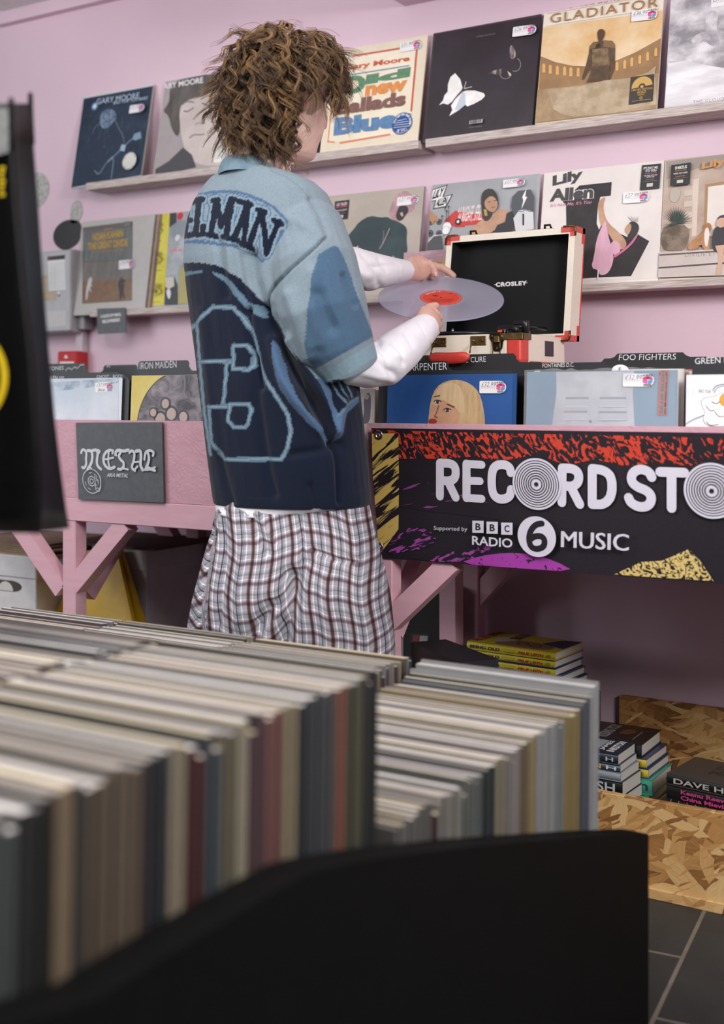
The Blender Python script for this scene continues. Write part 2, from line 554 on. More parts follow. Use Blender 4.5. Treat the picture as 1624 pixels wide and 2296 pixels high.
tr = record_table(x_mid, 0.30, 'pink record table with the black festival banner on its front')
YP = YF + 0.022
def leg(t, x, y0=YP, d=0.042, top=None, w=0.046):
    MB().box((x - w / 2, y0, 0), (x + w / 2, y0 + d, top or zl), PTIMB, 0.002).build('leg', t)
def brace(t, p, q, w=0.046, th=0.038, ref=(0, 1, 0)):
    MB().bar(p, q, w, th, PTIMB, ref).build('brace', t)
xl = (xat(140, YP) + xat(169, YP)) / 2
leg(tl, xl)
yb = YP + 0.021
brace(tl, on_y(146, 1322, yb), on_y(48, 1178, yb))
brace(tl, on_y(160, 1328, yb), on_y(288, 1172, yb))
leg(tl, xl, 2.76, top=zfl - 0.02)
brace(tl, (xl, 2.32, zl - 0.20), (xl, 2.50, zl), ref=(1, 0, 0))
xl2 = xat(345, 2.78)
for dx in (-1, 1):
    brace(tl, (xl + dx * 0.02, 2.781, zl - 0.2), (xl + dx * 0.20, 2.781, zfl - 0.02))
xl3 = x_mid - 0.095
leg(tl, xl3); leg(tl, xl3, 2.76, top=zfl - 0.02)
brace(tl, (xl3 - 0.02, 2.781, zl - 0.19), (xl3 - 0.21, 2.781, zfl - 0.02))
xr = xat(859, YP)
leg(tr, xr)
brace(tr, on_y(868, 1402, yb), on_y(1018, 1258, yb))
xr2 = xat(1054, 2.74)
leg(tr, xr2, 2.74, top=zfl - 0.02)
brace(tr, on_y(1060, 1362, 2.765), on_y(1000, 1278, 2.765))
brace(tr, on_y(1060, 1352, 2.765), on_y(1146, 1256, 2.765))
leg(tr, xat(1012, 2.62), 2.60, top=zfl - 0.02)
brace(tr, (xr, 2.30, zl - 0.20), (xr, 2.48, zl), ref=(1, 0, 0))
for y in (YP, 2.74):
    leg(tr, 0.22, y, top=zl if y < 2.5 else zfl - 0.02)

# ------------------------------------------------------------------ things on the tables' fronts
GREYC = two_tone('grey_card', '#5c5f64', '#66696e', 60, lo=0.3, hi=0.7, rough=0.6)
INKW = M('#dcdde6', 0.6)
def front_y(z):  # face of the leaning front board
    return YF + 0.022 * (zt - z) / (zt - zm)
# grey sign: hangs on the board, reaches below it
sg = [on_y(171, 948, 2.2325), on_y(364, 947, 2.2325), on_y(368, 1127, 2.253), on_y(177, 1119, 2.253)]
n_s = (sg[1] - sg[0]).cross(sg[3] - sg[0]).normalized()
if n_s.y > 0: n_s = -n_s
t = thing('shop_sign', sg[3] + Vector((0.1, 0, 0)), 'square grey sign lettered in white gothic script on the pink table front', 'sign')
MB().prism([p - n_s * 0.004 for p in sg], n_s * 0.0055, GREYC).build('card', t)
P = Print(sg[3] + n_s * 0.002, sg[1] - sg[0], (sg[0] - sg[3]))
P.uy = P.n.cross(P.ux); 
W8 = 0.0085
def px3248(*a):   # traced on a 3.248x enlargement of the sign
    return [(x / 3.248, 900 + y / 3.248) for x, y in a]
G = lambda *a, w=W8: P.stroke(px3248(*a), w * (0.72 if w > 0.004 else 0.8), INKW, smooth=2)
# M
G((592, 372), (600, 348), (622, 352), (632, 380), (626, 420), (632, 455), (612, 488), (600, 478), w=.0095)
G((640, 356), (668, 356), (676, 400), (668, 450), (640, 492), w=.011)
G((676, 356), (706, 348), (716, 380), (706, 430), (712, 470), (738, 492), w=.011)
G((640, 492), (652, 470), (668, 486), w=.006); G((716, 350), (734, 362), (718, 380), w=.007)
# E
G((806, 352), (772, 366), (754, 410), (762, 460), (800, 494), (838, 476), w=.011)
G((798, 356), (832, 352), (822, 376), w=.008); G((770, 420), (830, 408), w=.007); G((796, 366), (792, 440), (806, 486), w=.008)
# T
G((844, 384), (850, 360), (872, 350), (904, 362), (940, 350), w=.0115); G((884, 368), (868, 396), (884, 424), (906, 440), (908, 470), (890, 494), (866, 490), w=.0105)
G((868, 492), (900, 484), (938, 494), w=.007); G((846, 384), (856, 392), w=.006)
# A
G((950, 370), (966, 352), (988, 372), (982, 430), (962, 480), (990, 502), w=.010); G((998, 360), (1030, 352), (1036, 400), (1028, 460), (1046, 496), w=.012)
G((976, 440), (1030, 436), w=.006); G((984, 500), (1010, 470), w=.007)
# L
G((1060, 420), (1066, 366), (1100, 350), (1130, 366), (1122, 392), w=.009); G((1084, 366), (1096, 410), (1084, 460), (1066, 496), (1100, 486), (1136, 500), w=.011)
G((1062, 496), (1080, 470), (1112, 488), (1138, 476), w=.007)
P.text('AKA METAL', *px3248((786, 546), (942, 552), (790, 518)), INKW, 0.012, 0.15, 0.92)
cc = px3248((678, 578))[0]
for r in (0.0315, 0.0125, 0.0062): P.ring(cc, r - 0.0012, r + 0.0006, INKW)
for a in (0.6, 1.4, 3.2, 4.0):
    u, v = P.p(cc); pp = P.px; P.px = False
    P.stroke([(u + 0.022 * math.cos(a + i * .12), v + 0.022 * math.sin(a + i * .12)) for i in range(5)], 0.0014, INKW); P.px = pp
G((702, 540), (706, 600), (716, 612), w=.002); G((714, 545), (718, 580), (726, 560), (730, 600), w=.002); G((734, 540), (742, 538), (746, 580), (748, 610), (742, 640), w=.002)
G((706, 605), (714, 650), (740, 654), (742, 628), (714, 628), w=.002)
P.mb.build('lettering', t, fix=False)

# ------------------------------------------------------------------ banner
BLK = two_tone('banner_vinyl', '#1c1820', '#262029', 420, lo=0.4, hi=0.6, rough=0.5, detail=1)
def flecks(name, c, scale, stretch, rot, thr, soft=0.02, dist=1.2, base='#1f1a22', detail=2.0):
    m, nt, b = base_mat(name)
    n = noise_node(nt, scale, detail, 0.5, stretch, rot, 'Object', dist)
    r = ramp(nt, n.outputs['Fac'], [(thr - soft, lin(base)), (thr + soft, lin(c))])
    nt.links.new(r.outputs[0], b.inputs['Base Color']); b.inputs['Roughness'].default_value = 0.5
    return m
bq = [on_y(833, 960, 2.229), on_y(1790, 985, 2.229), on_y(1790, 1330, 2.2565), on_y(852, 1251, 2.2565)]
ux = Vector((1, 0, 0)); uy = (bq[0] - bq[3]); uy = (uy - ux * uy.dot(ux)).normalized()
n_b = ux.cross(uy)
if n_b.y > 0: n_b = -n_b
Lb = 0.78
bl = bq[3].copy(); tl_ = bq[0].copy(); hgt = 0.2815
t = thing('banner', bl, 'black vinyl banner with big white record-fair lettering on the table front', 'banner')
c0 = tl_; c1 = tl_ + ux * (Lb + 0.35); c3 = bl; c2 = c3 + ux * (Lb + 0.35)
c2 = c1 - uy * hgt; c3b = bl
MB().prism([c0, c1, c2, c3b], -n_b * 0.0012, BLK).build('sheet', t)
P = Print(bl, ux, uy, lift=0.0006)
def b2(*a):  # traced on the 1.971x enlargement
    return [(800 + x / 1.971, 780 + y / 1.971) for x, y in a]
RED = flecks('red_flecks', '#d0402a', 62, (1, 1, .55), (0, .7, 0), 0.535, dist=2.0)
RED2 = flecks('sparse_red_flecks', '#d0402a', 62, (1, 1, .55), (0, .7, 0), 0.60, dist=2.0)
GOLD = flecks('gold_brush_strokes', '#d2b15f', 24, (.35, 1, 3.4), (0, .62, 0), 0.47, dist=0.5, detail=4)
PUR = flecks('purple_speckle', '#a3479f', 55, (.5, 1, 1.6), (0, .35, 0), 0.56, dist=1.5, detail=3)
PUR2 = flecks('purple_sparse', '#8d3f8a', 40, (.35, 1, 1.8), (0, .2, 0), 0.63, dist=1.0, detail=4)
PURS = flecks('purple_arc', '#a83fa6', 70, (1, 1, 1), (0, 0, 0), 0.36, dist=1.2)
GOLD2 = flecks('gold_peak_pattern', '#dcc078', 70, (1, 1, 1), (0, .5, 0), 0.47, dist=2.4)
P.poly(b2((68, 362), (420, 372), (800, 380), (1200, 388), (1480, 396), (1560, 480), (1480, 520), (1300, 512), (1180, 520), (1050, 492), (930, 520), (800, 470), (640, 500), (520, 480), (360, 490), (200, 490), (68, 480)), RED)
P.poly(b2((1480, 396), (1950, 410), (1950, 560), (1700, 530), (1500, 520)), RED2)
P.poly(b2((180, 560), (480, 600), (620, 720), (640, 760), (480, 740), (300, 720), (190, 700)), PUR2)
P.poly(b2((68, 380), (186, 376), (188, 600), (186, 800), (150, 850), (100, 915), (90, 780), (72, 560)), GOLD)
P.poly(b2((150, 850), (200, 800), (290, 790), (360, 830), (330, 880), (220, 900), (130, 915)), PUR, smooth=1)
P.poly(b2((210, 925), (330, 930), (420, 900), (540, 868), (620, 880), (480, 945), (340, 945)), PUR, smooth=1)
P.poly(b2((450, 952), (540, 920), (660, 904), (770, 910), (880, 940), (968, 990), (700, 972)), PURS, smooth=1)
P.poly(b2((1140, 1000), (1260, 945), (1350, 940), (1470, 888), (1520, 940), (1580, 1030), (1300, 1012)), GOLD2)
LW = M('#d9d4e2', 0.5, 0, 0.02)
def bs(*a, w=0.0185, sm=0): P.stroke(b2(*a), w, LW, smooth=sm)
w_ = 0.0182
# R E C O R D   S T O
bs((370, 508), (370, 655)); bs((370, 508), (420, 510), (440, 528), (440, 570), (420, 588), (372, 585), sm=1); bs((405, 588), (440, 660))
bs((488, 512), (488, 662)); bs((488, 512), (556, 516), w=.0165); bs((488, 586), (548, 588), w=.0165); bs((488, 662), (556, 666), w=.0165)
bs((684, 550), (682, 530), (660, 514), (620, 516), (600, 545), (600, 630), (618, 662), (650, 670), (682, 655), (686, 625), sm=2)
bs((912, 530), (910, 682)); bs((912, 530), (960, 532), (985, 552), (985, 590), (960, 612), (914, 608), sm=1); bs((950, 612), (990, 690))
bs((1045, 532), (1045, 690)); bs((1045, 532), (1100, 540), (1132, 572), (1132, 650), (1100, 690), (1045, 690), sm=1)
bs((1308, 570), (1296, 545), (1256, 532), (1222, 550), (1216, 586), (1240, 612), (1290, 630), (1310, 660), (1296, 696), (1256, 704), (1216, 684), (1206, 660), sm=2)
bs((1345, 546), (1452, 550)); bs((1396, 550), (1396, 706))
def rings_o(c, R):
    P.disc(c, R, LW, 48)
    for i in range(8):
        r = R * (0.9 - i * 0.095)
        P.ring(c, r - R * 0.017, r + R * 0.017, BLK, 44)
    P.disc(c, R * 0.085, BLK, 24)
rings_o(b2((800, 600))[0], 0.0525)
rings_o(b2((1575, 629))[0], 0.0525)
# support line
P.text('Supported by', *b2((349, 806), (497, 812), (350, 783)), LW, 0.004)
for (x, y, ch) in ((545, 786, 'B'), (608, 790, 'B'), (673, 794, 'C')):
    P.poly(b2((x - 25, y - 26), (x + 25, y - 25), (x + 25, y + 28), (x - 25, y + 27)), LW)
    P.text(ch, *b2((x - 11, y + 16), (x + 12, y + 17), (x - 11, y - 15)), BLK, 0.03)
P.text('RADIO', *b2((520, 866), (698, 880), (520, 826)), LW, 0.02)
P.disc(b2((805, 830))[0], 0.0415, LW, 40)
P.stroke(b2((828, 772), (800, 776), (776, 806), (770, 845), (780, 876), (805, 886), (836, 876), (842, 848), (830, 828), (800, 826), (775, 842)), 0.0125, BLK, smooth=2)
for dx in (-2.2, 0, 2.2): P.text('MUSIC', *b2((914 + dx, 876), (1210 + dx, 893), (915 + dx, 804)), LW, 0.0)
P.mb.build('printed_lettering', t, fix=False)
STEEL = M('#b9b4ae', 0.3, 1.0)
for c in (b2((100, 385))[0], b2((103, 878))[0]):
    P2 = Print(bl, ux, uy); u, v = P2.p(c); q = P2.w((u, v))
    g = MB(); g.lathe(q, [(0.0055, 0.0008), (0.0095, 0.0008), (0.0105, 0.0022), (0.0085, 0.0038), (0.0062, 0.0028), (0.0055, 0.0008)], STEEL, 24, P2.n)
    g.lathe(q, [(0.0001, 0.0009), (0.0056, 0.0010)], M('#c9939f', 0.6), 20, P2.n)
    g.build('eyelet', t)
# ================================================================== records: sleeves, stickers, covers
K = lambda h, r=0.45, c=0.0: M(h, r, 0, 0.03, c)
BLACK = K('#17161a'); WHITE = K('#f1eff0'); INK = K('#232126')
def sleeve_mesh(mb, pts, th_vec, mat, edge):
    """cover board with a slightly rounded spine: front quad pts (bl, br, tr, tl), thickness along th_vec"""
    a = [Vector(p) for p in pts]; tv = Vector(th_vec)
    b = [p + tv for p in a]
    mb.raw(a, [(0, 1, 2, 3)], mat)
    mb.raw(b, [(3, 2, 1, 0)], edge)
    mb.raw(a + b, [(0, 4, 5, 1), (1, 5, 6, 2), (2, 6, 7, 3), (3, 7, 4, 0)], edge)
    return mb

def sticker(P, tl, tr, bl, price, white=True, note=None, logo_x=0.80):
    """price label: tl, tr, bl corners in photo pixels"""
    tl, tr, bl = [np.array(q, float) for q in (tl, tr, bl)]
    ex, ey = tr - tl, bl - tl
    f = lambda x, y: tuple(tl + ex * x + ey * y)
    SW = K('#eeecef', 0.35)
    pts = [(0.03, 0), (0.78, 0.0), (0.90, 0.08), (0.98, 0.3), (1.0, 0.5), (0.98, 0.72), (0.9, 0.93), (0.78, 1.0), (0.03, 1.0), (0, 0.93), (0, 0.07)]
    P.poly([f(*q) for q in pts], SW)
    P.text(price, f(.07, .46), f(.60, .46), f(.09, .10), INK, -0.012, 0.12)
    if note: P.text(note, f(.16, .92), f(.52, .92), f(.18, .62), INK, -0.01, 0.1)
    else: P.stroke([f(.03, .56), f(.6, .56)], 0.0005, K('#9a979f'))
    L = lambda x, y: f(logo_x + x * .17, .5 - y * .34)
    P.poly([L(-.95, .05), (L(-.95, .5)), L(-.5, .78), L(.2, .82), L(.8, .62), L(.95, .2), L(.9, 0), L(.3, .1), L(.1, .3), L(-.2, .1)], K('#d8447f'))
    P.poly([L(-.95, 0), L(-.2, .05), L(0, -.1), L(-.1, -.8), L(-.7, -.62), L(-.95, -.4)], K('#e0659c'))
    P.poly([L(.1, .0), L(.9, -.05), L(.92, -.5), L(.4, -.78), L(.1, -.8)], K('#4f9bd0'))
    P.poly([L(-.35, .55), L(.1, .6), L(.4, .45), L(0, .35)], INK)
    P.text('A SLICE', L(-.95, .86), L(.95, .86), L(-.95, 1.32), INK, 0.02)
    P.text('VINYL', L(-.8, -1.34), L(.8, -1.34), L(-.8, -.86), INK, 0.02)

def wall_record(px_l, low, label, base, art, width=S, edge=None, dy=0.0, th=0.005, stick=None, group='records propped on the wall ledges', lx=None, coat=0.6):
    """a record leaning on a ledge; px_l = photo column of its bottom-left corner"""
    z, y, t = (ZB, YB, TB) if low else (ZA, YA, TA)
    y += dy
    x0 = xat(px_l, y) if lx is None else lx
    o = Vector((x0, y, z)); ux = Vector((1, 0, 0)); uy = Vector((0, math.sin(t), math.cos(t)))
    n = ux.cross(uy)
    root = thing('record', o + Vector((width / 2, 0.01, 0)), label, 'record', group)
    sleeve_mesh(MB(), [o, o + ux * width, o + ux * width + uy * S, o + uy * S], -n * th, M(base, 0.42, 0, 0.04, coat), M(edge or base, 0.55)).build('sleeve', root)
    P = Print(o, ux, uy); P.clip = (width, S)
    art(P)
    P.mb.build('cover_art', root, fix=False)
    if stick:
        Q = Print(o, ux, uy, lift=0.0004 + P.k * P.step)
        sticker(Q, *stick)
        Q.mb.build('price_sticker', root, fix=False)
    return root, P
def frame_of(pts, sx, ox, oy):
    return [(ox + x / sx, oy + y / sx) for x, y in pts]

# ---- upper ledge, dark blue rain cover
def art(P):
    f = lambda *a: frame_of(a, 4.274, 150, 160)
    P.poly(f((162, 262), (858, 134), (752, 990), (42, 1115)), two_tone('night_rain', '#222d3e', '#354356', 14, lo=.3, hi=.7, rough=.4))
    MOON = K('#cfe2f4'); P.disc(f((268, 335))[0], .014, K('#5f7fa8'), 20); P.disc(f((268, 335))[0], .0085, MOON, 18)
    HB = two_tone('blue_grey_hair', '#44566f', '#8296ae', 60, lo=.35, hi=.65, rough=.6)
    P.poly(f((250, 580), (300, 510), (380, 520), (470, 470), (520, 580), (560, 660), (540, 760), (470, 760), (450, 860), (420, 960), (320, 900), (250, 800)), K('#2a3548'), smooth=1)
    P.poly(f((330, 400), (380, 365), (430, 360), (470, 395), (480, 450), (440, 500), (380, 555), (330, 540), (318, 470)), HB, smooth=1)
    LB = K('#7f97b3')
    P.stroke(f((248, 600), (262, 545), (320, 495)), .0016, LB, smooth=1); P.stroke(f((470, 475), (505, 560), (545, 620), (550, 690)), .0018, LB, smooth=1)
    P.stroke(f((400, 870), (470, 800), (560, 710), (640, 640)), .0035, LB); P.poly(f((630, 650), (650, 600), (710, 580), (720, 640), (660, 665)), LB)
    P.poly(f((510, 760), (530, 700), (570, 710), (555, 770)), K('#9fb4cc'))
    P.stroke(f((270, 950), (310, 1000), (380, 880), (460, 800), (430, 1030)), .0022, K('#93a9c2'), smooth=1)
    for i in range(46):
        x, y = random.uniform(190, 800), random.uniform(200, 820)
        if x - 130 > (y - 250) * .25: P.stroke(f((x, y), (x - 12, y + random.uniform(30, 60))), .0009, K('#6d7f96'))
    T = K('#b9cbe2')
    P.text('GARY MOORE', *f((305, 330), (712, 270), (310, 275)), T, 0.0); P.text('BAD FOR YOU BABY', *f((468, 330), (800, 280), (470, 300)), T, 0.0)
    c = f((620, 870))[0]; P.disc(c, .0285, K('#e6e5e0'), 32, ry=.0285)
    P.arc_text('BAD FOR YOU BABY', c, .0245, 160, 20, .0045, INK); P.arc_text('DOUBLE BLACK VINYL', c, .0255, 215, 325, .004, INK, inside=True)
    for i, w in enumerate((.5, .8, .95, 1, .9, .6)):
        P.stroke(f((620 - 70 * w, 830 + i * 18 + 6), (620 + 70 * w, 820 + i * 18)), .0011, K('#9a9894'))
wall_record(158.5, False, 'dark blue rainy guitarist record at the far end of the upper ledge', '#cfd6da', art, edge='#b8b5ac', width=.300,
            stick=((298, 240), (331, 235), (294.5, 258), '£31.99'))

# ---- grey portrait cover
def art(P):
    f = lambda *a: frame_of(a, 4.274, 150, 160)
    P.poly(f((845, 640), (900, 640), (1080, 620), (1110, 730), (990, 890), (850, 900)), K('#a99fa1'))
    P.poly(f((1080, 330), (1200, 180), (1450, 120), (1620, 250), (1640, 700), (1560, 900), (1240, 905), (1130, 760), (1085, 560)), two_tone('pale_face_tone', '#c5b8b5', '#d3c7c3', 8, rough=.5), smooth=2)
    D = two_tone('dark_hair_print', '#4b4744', '#6d6764', 40, (1, 1, .3), lo=.3, hi=.7)
    P.poly(f((985, 190), (1010, 130), (1100, 70), (1400, 20), (1600, 80), (1640, 240), (1560, 200), (1450, 150), (1320, 240), (1200, 260), (1100, 310), (1075, 400), (1090, 560), (1060, 640), (1000, 540), (980, 430), (920, 380), (960, 330), (985, 280)), D, smooth=1)
    P.poly(f((850, 985), (850, 940), (980, 860), (1115, 730), (1200, 800), (1240, 920), (1000, 975)), K('#4d4d52'))
    e = K('#6b6360')
    P.stroke(f((1125, 380), (1160, 390), (1215, 350)), .004, e, smooth=1); P.stroke(f((1300, 305), (1350, 330), (1400, 300)), .004, e, smooth=1)
    P.stroke(f((1110, 320), (1150, 285), (1220, 300)), .003, e, smooth=1); P.stroke(f((1290, 270), (1330, 240), (1400, 225)), .003, e, smooth=1)
    P.stroke(f((1310, 420), (1330, 500), (1280, 490), (1230, 510)), .0025, K('#9c8f8b'), smooth=1); P.stroke(f((1180, 640), (1220, 605), (1260, 610), (1320, 605)), .0035, K('#8a7d7a'), smooth=1)
    P.text('GARY MOORE', *f((884, 185), (1310, 112), (886, 130)), WHITE, 0.02)
    c = f((1460, 790))[0]; P.disc(c, .0295, K('#edebe6'), 32); P.arc_text('CLOSE AS YOU GET', c, .0245, 185, 5, .006, INK)
    for i, w in enumerate((.5, .8, .9, 1, .9, .6)):
        P.stroke(f((1460 - 70 * w, 745 + i * 18 + 7), (1460 + 70 * w, 738 + i * 18 - 6)), .0011, K('#9a9894'))
wall_record(342, False, 'pale grey portrait record next to the rainy guitarist record', '#aaa2a3', art, edge='#d9d2c4', dy=-0.003)
xd0 = xat(342, YA) + S + .006; xd1 = xat(936, YA) - S - .006
wall_record(516, False, 'dark record mostly hidden behind the head of the person', '#2c2b2d', lambda P: P.stroke([(700, 250), (712, 300)], .004, K('#6f6c6a')), edge='#252426', lx=xd0, width=xd1 - xd0)

# ---- cream lettered cover
def art(P):
    f = lambda *a: frame_of(a, 2.9, 440, 0)
    R = two_tone('worn_red_ink', '#c4573f', '#cf6f55', 60, lo=.3, hi=.7); CR = K('#efe4cf')
    P.poly(f((880, 380), (1440, 300), (1390, 860), (850, 930)), two_tone('cream_print', '#ece0c9', '#f1e8d4', 12))
    P.stroke(f((1020, 365), (1330, 315)), .006, R); P.stroke(f((1436, 320), (1400, 720)), .006, R); P.stroke(f((885, 660), (858, 925)), .004, K('#e08a60')); P.stroke(f((940, 930), (1260, 875)), .005, K('#e0805c')); P.stroke(f((862, 922), (900, 925)), .004, K('#e08a60'))
    P.text('Gary Moore', *f((960, 470), (1388, 408), (965, 425)), R, 0.035); P.stroke(f((990, 490), (1385, 428)), .0028, K('#4d7fae'))
    GR = two_tone('worn_green_ink', '#547f5f', '#6a9473', 70, lo=.3, hi=.7)
    P.text('O', *f((932, 622), (1095, 606), (950, 500)), GR, 0.06); P.text('ld', *f((1102, 552), (1390, 500), (1110, 490)), GR, 0.06)
    P.text('new', *f((1100, 630), (1372, 590), (1106, 560)), two_tone('worn_orange_ink', '#d98743', '#e59c5c', 70, lo=.3, hi=.7), 0.05)
    P.text('Ballads', *f((910, 752), (1362, 688), (920, 660)), two_tone('worn_brown_ink', '#75504a', '#8a655d', 70, lo=.3, hi=.7), 0.05)
    P.text('Blues', *f((896, 886), (1400, 818), (905, 770)), two_tone('worn_blue_ink', '#4d78a6', '#6a8fb6', 70, lo=.3, hi=.7), 0.06)
    c = f((1342, 805))[0]; P.disc(c, .0315, K('#254f90'), 36)
    P.arc_text('Old New Ballads Blues', c, .026, 170, -15, .0062, WHITE, 0.02); P.arc_text('DOUBLE BLACK VINYL', c, .0275, 235, 318, .0035, WHITE, inside=True)
    for i, w in enumerate((.55, .8, .9, 1, .55)):
        P.stroke(f((1342 - 55 * w, 785 + i * 15 + 4), (1342 + 55 * w, 780 + i * 15 - 4)), .0015, K('#d5dbe6'))
    P.disc(f((1320, 855))[0], .0022, WHITE); P.text('ama', *f((1336, 860), (1364, 855), (1337, 848)), WHITE)
wall_record(718, False, 'cream record with big coloured block lettering beside the person\'s face', '#e6dac4', art, edge='#d9cdb6', stick=((898, 98), (946, 89.5), (899, 119), '£31.99'), lx=xat(936, YA) - S)

# ---- black cover with a white butterfly
def art(P):
    f = lambda *a: frame_of(a, 5.075, 930, 20)
    P.poly(f((236, 290), (1450, 80), (1350, 1305), (100, 1500)), two_tone('butterfly_cover_black', '#2e282d', '#38323a', 6, rough=.42))
    WW = two_tone('white_wing', '#e9e7e6', '#f8f6f5', 20, rough=.5)
    P.poly(f((462, 732), (520, 800), (548, 900), (520, 945), (450, 1040), (380, 1090), (325, 1075), (278, 1098), (325, 1040), (340, 985), (378, 940), (380, 860), (410, 775)), WW)
    P.poly(f((548, 945), (590, 930), (690, 930), (790, 960), (804, 990), (770, 1030), (680, 1080), (600, 1112), (580, 1090), (510, 1150), (395, 1220), (430, 1150), (415, 1100), (470, 1020)), WW)
    P.poly(f((548, 945), (575, 960), (582, 1090), (510, 1150), (460, 1150), (500, 1050)), K('#c3ced9'))
    P.stroke(f((572, 905), (545, 925), (470, 1010), (430, 1065)), .0035, K('#4b4440')); P.stroke(f((568, 905), (588, 828)), .0012, WW); P.stroke(f((568, 910), (655, 888)), .0014, WW)
    GW = two_tone('dim_wing', '#4a4345', '#b7aba6', 90, (1, 1, .2), lo=.45, hi=.7)
    P.poly(f((1105, 410), (1130, 430), (1155, 500), (1150, 560), (1100, 580), (1080, 510), (1080, 450)), GW, smooth=1)
    P.poly(f((835, 745), (900, 705), (990, 685), (990, 740), (960, 760), (900, 740)), GW); P.poly(f((1060, 710), (1095, 735), (1108, 760), (1080, 765)), K('#c7bdb9'))
    for i in range(14):
        a = math.radians(60 - i * 13); P.disc(f((1150 + 62 * math.cos(a), 640 - 78 * math.sin(a)))[0], .0011, K('#cfc6c2'), 6)
    for i in range(11):
        a = math.radians(190 + i * 16); P.disc(f((1045 + 62 * math.cos(a), 750 - 55 * math.sin(a)))[0], .0011, K('#cfc6c2'), 6)
    g = K('#9b9298'); P.text('CHASE ATLANTIC', *f((712, 338), (932, 300), (713, 325)), g, 0, 0, 1.3); P.text('DALLIANCE', *f((636, 1368), (776, 1350), (637, 1356)), g, 0, 0, 1.3)
    P.poly(f((638, 1282), (788, 1262), (785, 1305), (633, 1325)), K('#cfc9cc'))
    x = 640
    while x < 782:
        w = random.choice((2, 3, 5)); y0 = 1282 - (x - 638) * .133; P.poly(f((x, y0), (x + w, y0), (x + w - 4, y0 + 43), (x - 4, y0 + 43)), K('#3a353b')); x += w + random.choice((3, 4, 6))
wall_record(948.3, False, 'black record with a white butterfly on its cover', '#423d42', art, edge='#3a363a', stick=((1155, 65), (1208, 58), (1152.5, 87), '£26.99'))

# ---- arena cover
def art(P):
    f = lambda *a: frame_of(a, 3.658, 1180, 0)
    SKY = two_tone('arena_sky', '#d9a968', '#efdcbb', 7, lo=.3, hi=.65, detail=6, rough=.45)
    P.poly(f((140, 72), (1150, -100), (1105, 890), (72, 1012)), K('#ece3d3'))
    P.poly(f((132, 230), (500, 175), (900, 120), (1145, 80), (1125, 640), (95, 730)), SKY)
    AR = two_tone('arena_stone', '#8d6d49', '#a98660', 18, lo=.3, hi=.7)
    P.poly(f((118, 462), (240, 510), (380, 540), (520, 545), (640, 530), (760, 490), (900, 430), (1128, 310), (1125, 600), (860, 680), (700, 690), (400, 710), (105, 740)), AR)
    AL = K('#dcab6a')
    for (x, y) in ((147, 560), (200, 570), (258, 578), (318, 585), (370, 592), (430, 595)): P.poly(f((x - 13, y + 35), (x - 12, y - 30), (x, y - 40), (x + 12, y - 28), (x + 12, y + 35)), AL)
    for (x, y) in ((748, 545), (812, 530), (870, 510), (936, 490), (1000, 465), (1068, 430)): P.poly(f((x - 13, y + 38), (x - 12, y - 20), (x, y - 38), (x + 13, y - 28), (x + 12, y + 35)), AL)
    P.poly(f((95, 740), (300, 720), (900, 640), (1120, 600), (1100, 890), (75, 1012)), two_tone('arena_dust', '#99805f', '#b39a78', 15))
    P.poly(f((200, 735), (450, 710), (640, 665), (850, 645), (1000, 600), (1070, 545), (1060, 600), (1080, 860), (700, 930), (400, 962), (300, 940), (230, 900), (185, 760)), two_tone('painted_glare_field', '#a99478', '#c2b095', 20))  # glare on the shrink wrap, painted in as a paler sandy patch
    DK = two_tone('dark_figure', '#4a3a2c', '#6b5540', 40, lo=.3, hi=.7)
    P.poly(f((590, 345), (560, 350), (525, 385), (520, 440), (490, 560), (470, 620), (460, 660), (480, 655), (530, 560), (535, 600), (500, 680), (690, 660), (690, 540), (700, 600), (680, 640), (690, 660), (730, 560), (735, 400), (720, 350), (660, 335)), DK)
    P.poly(f((470, 760), (530, 560), (660, 560), (690, 780)), K('#6f5a46')) if False else None
    P.poly(f((588, 260), (620, 238), (652, 258), (648, 300), (625, 345), (600, 350), (590, 310)), K('#5a4231'), smooth=1)
    P.poly(f((525, 385), (560, 345), (590, 355), (575, 400), (530, 405)), K('#7b6248')); P.poly(f((640, 335), (710, 340), (735, 375), (730, 400), (640, 390)), K('#83694d'))
    P.poly(f((548, 410), (680, 400), (690, 540), (545, 545)), two_tone('breastplate', '#6a5540', '#8f775a', 50)); P.poly(f((570, 410), (620, 390), (610, 360), (580, 370)), K('#3f3126'))
    BR = K('#6b5136'); P.stroke(f((178, 118), (1150, -46)), .0006, BR); P.stroke(f((168, 222), (1100, 76)), .0006, BR)
    P.text('MUSIC FROM MOTION', *f((222, 98), (830, 0), (226, 70)), BR, 0.008, 0, 1.3)
    P.text('GLADIATOR', *f((205, 196), (1090, 62), (208, 122)), K('#a3794f'), 0.0, 0, 1.15)
    P.poly(f((865, 640), (1058, 614), (1045, 835), (847, 866)), K('#3f3a36')); c = f((957, 718))[0]
    GO = K('#caa45c'); P.disc(c, .026, GO, 28, a0=0.08, a1=math.pi + .08); P.disc(c, .0085, K('#3f3a36'), 20, a0=0.08, a1=math.pi + .08); P.disc(c, .004, GO, 16); 
    P.text('LIMITED EDITION', *f((870, 758), (1042, 738), (870, 742)), GO, 0.01); P.text('GOLD', *f((918, 778), (990, 768), (919, 756)), GO, 0.02); P.text('VINYL', *f((920, 796), (982, 788), (921, 782)), GO, 0.01)
    P.ring(f((950, 812))[0], .0032, .0042, GO, 20); P.text('U', *f((944, 820), (956, 819), (944, 806)), GO, .02); P.stroke(f((876, 842), (1030, 822)), .002, K('#8a7a5e'))
wall_record(1199.4, False, 'sepia record with a dark armoured figure in an arena', '#d9cbb5', art, edge='#e3dad0', stick=((1419.5, 27), (1477, 21), (1418, 51.5), '£36.99'))
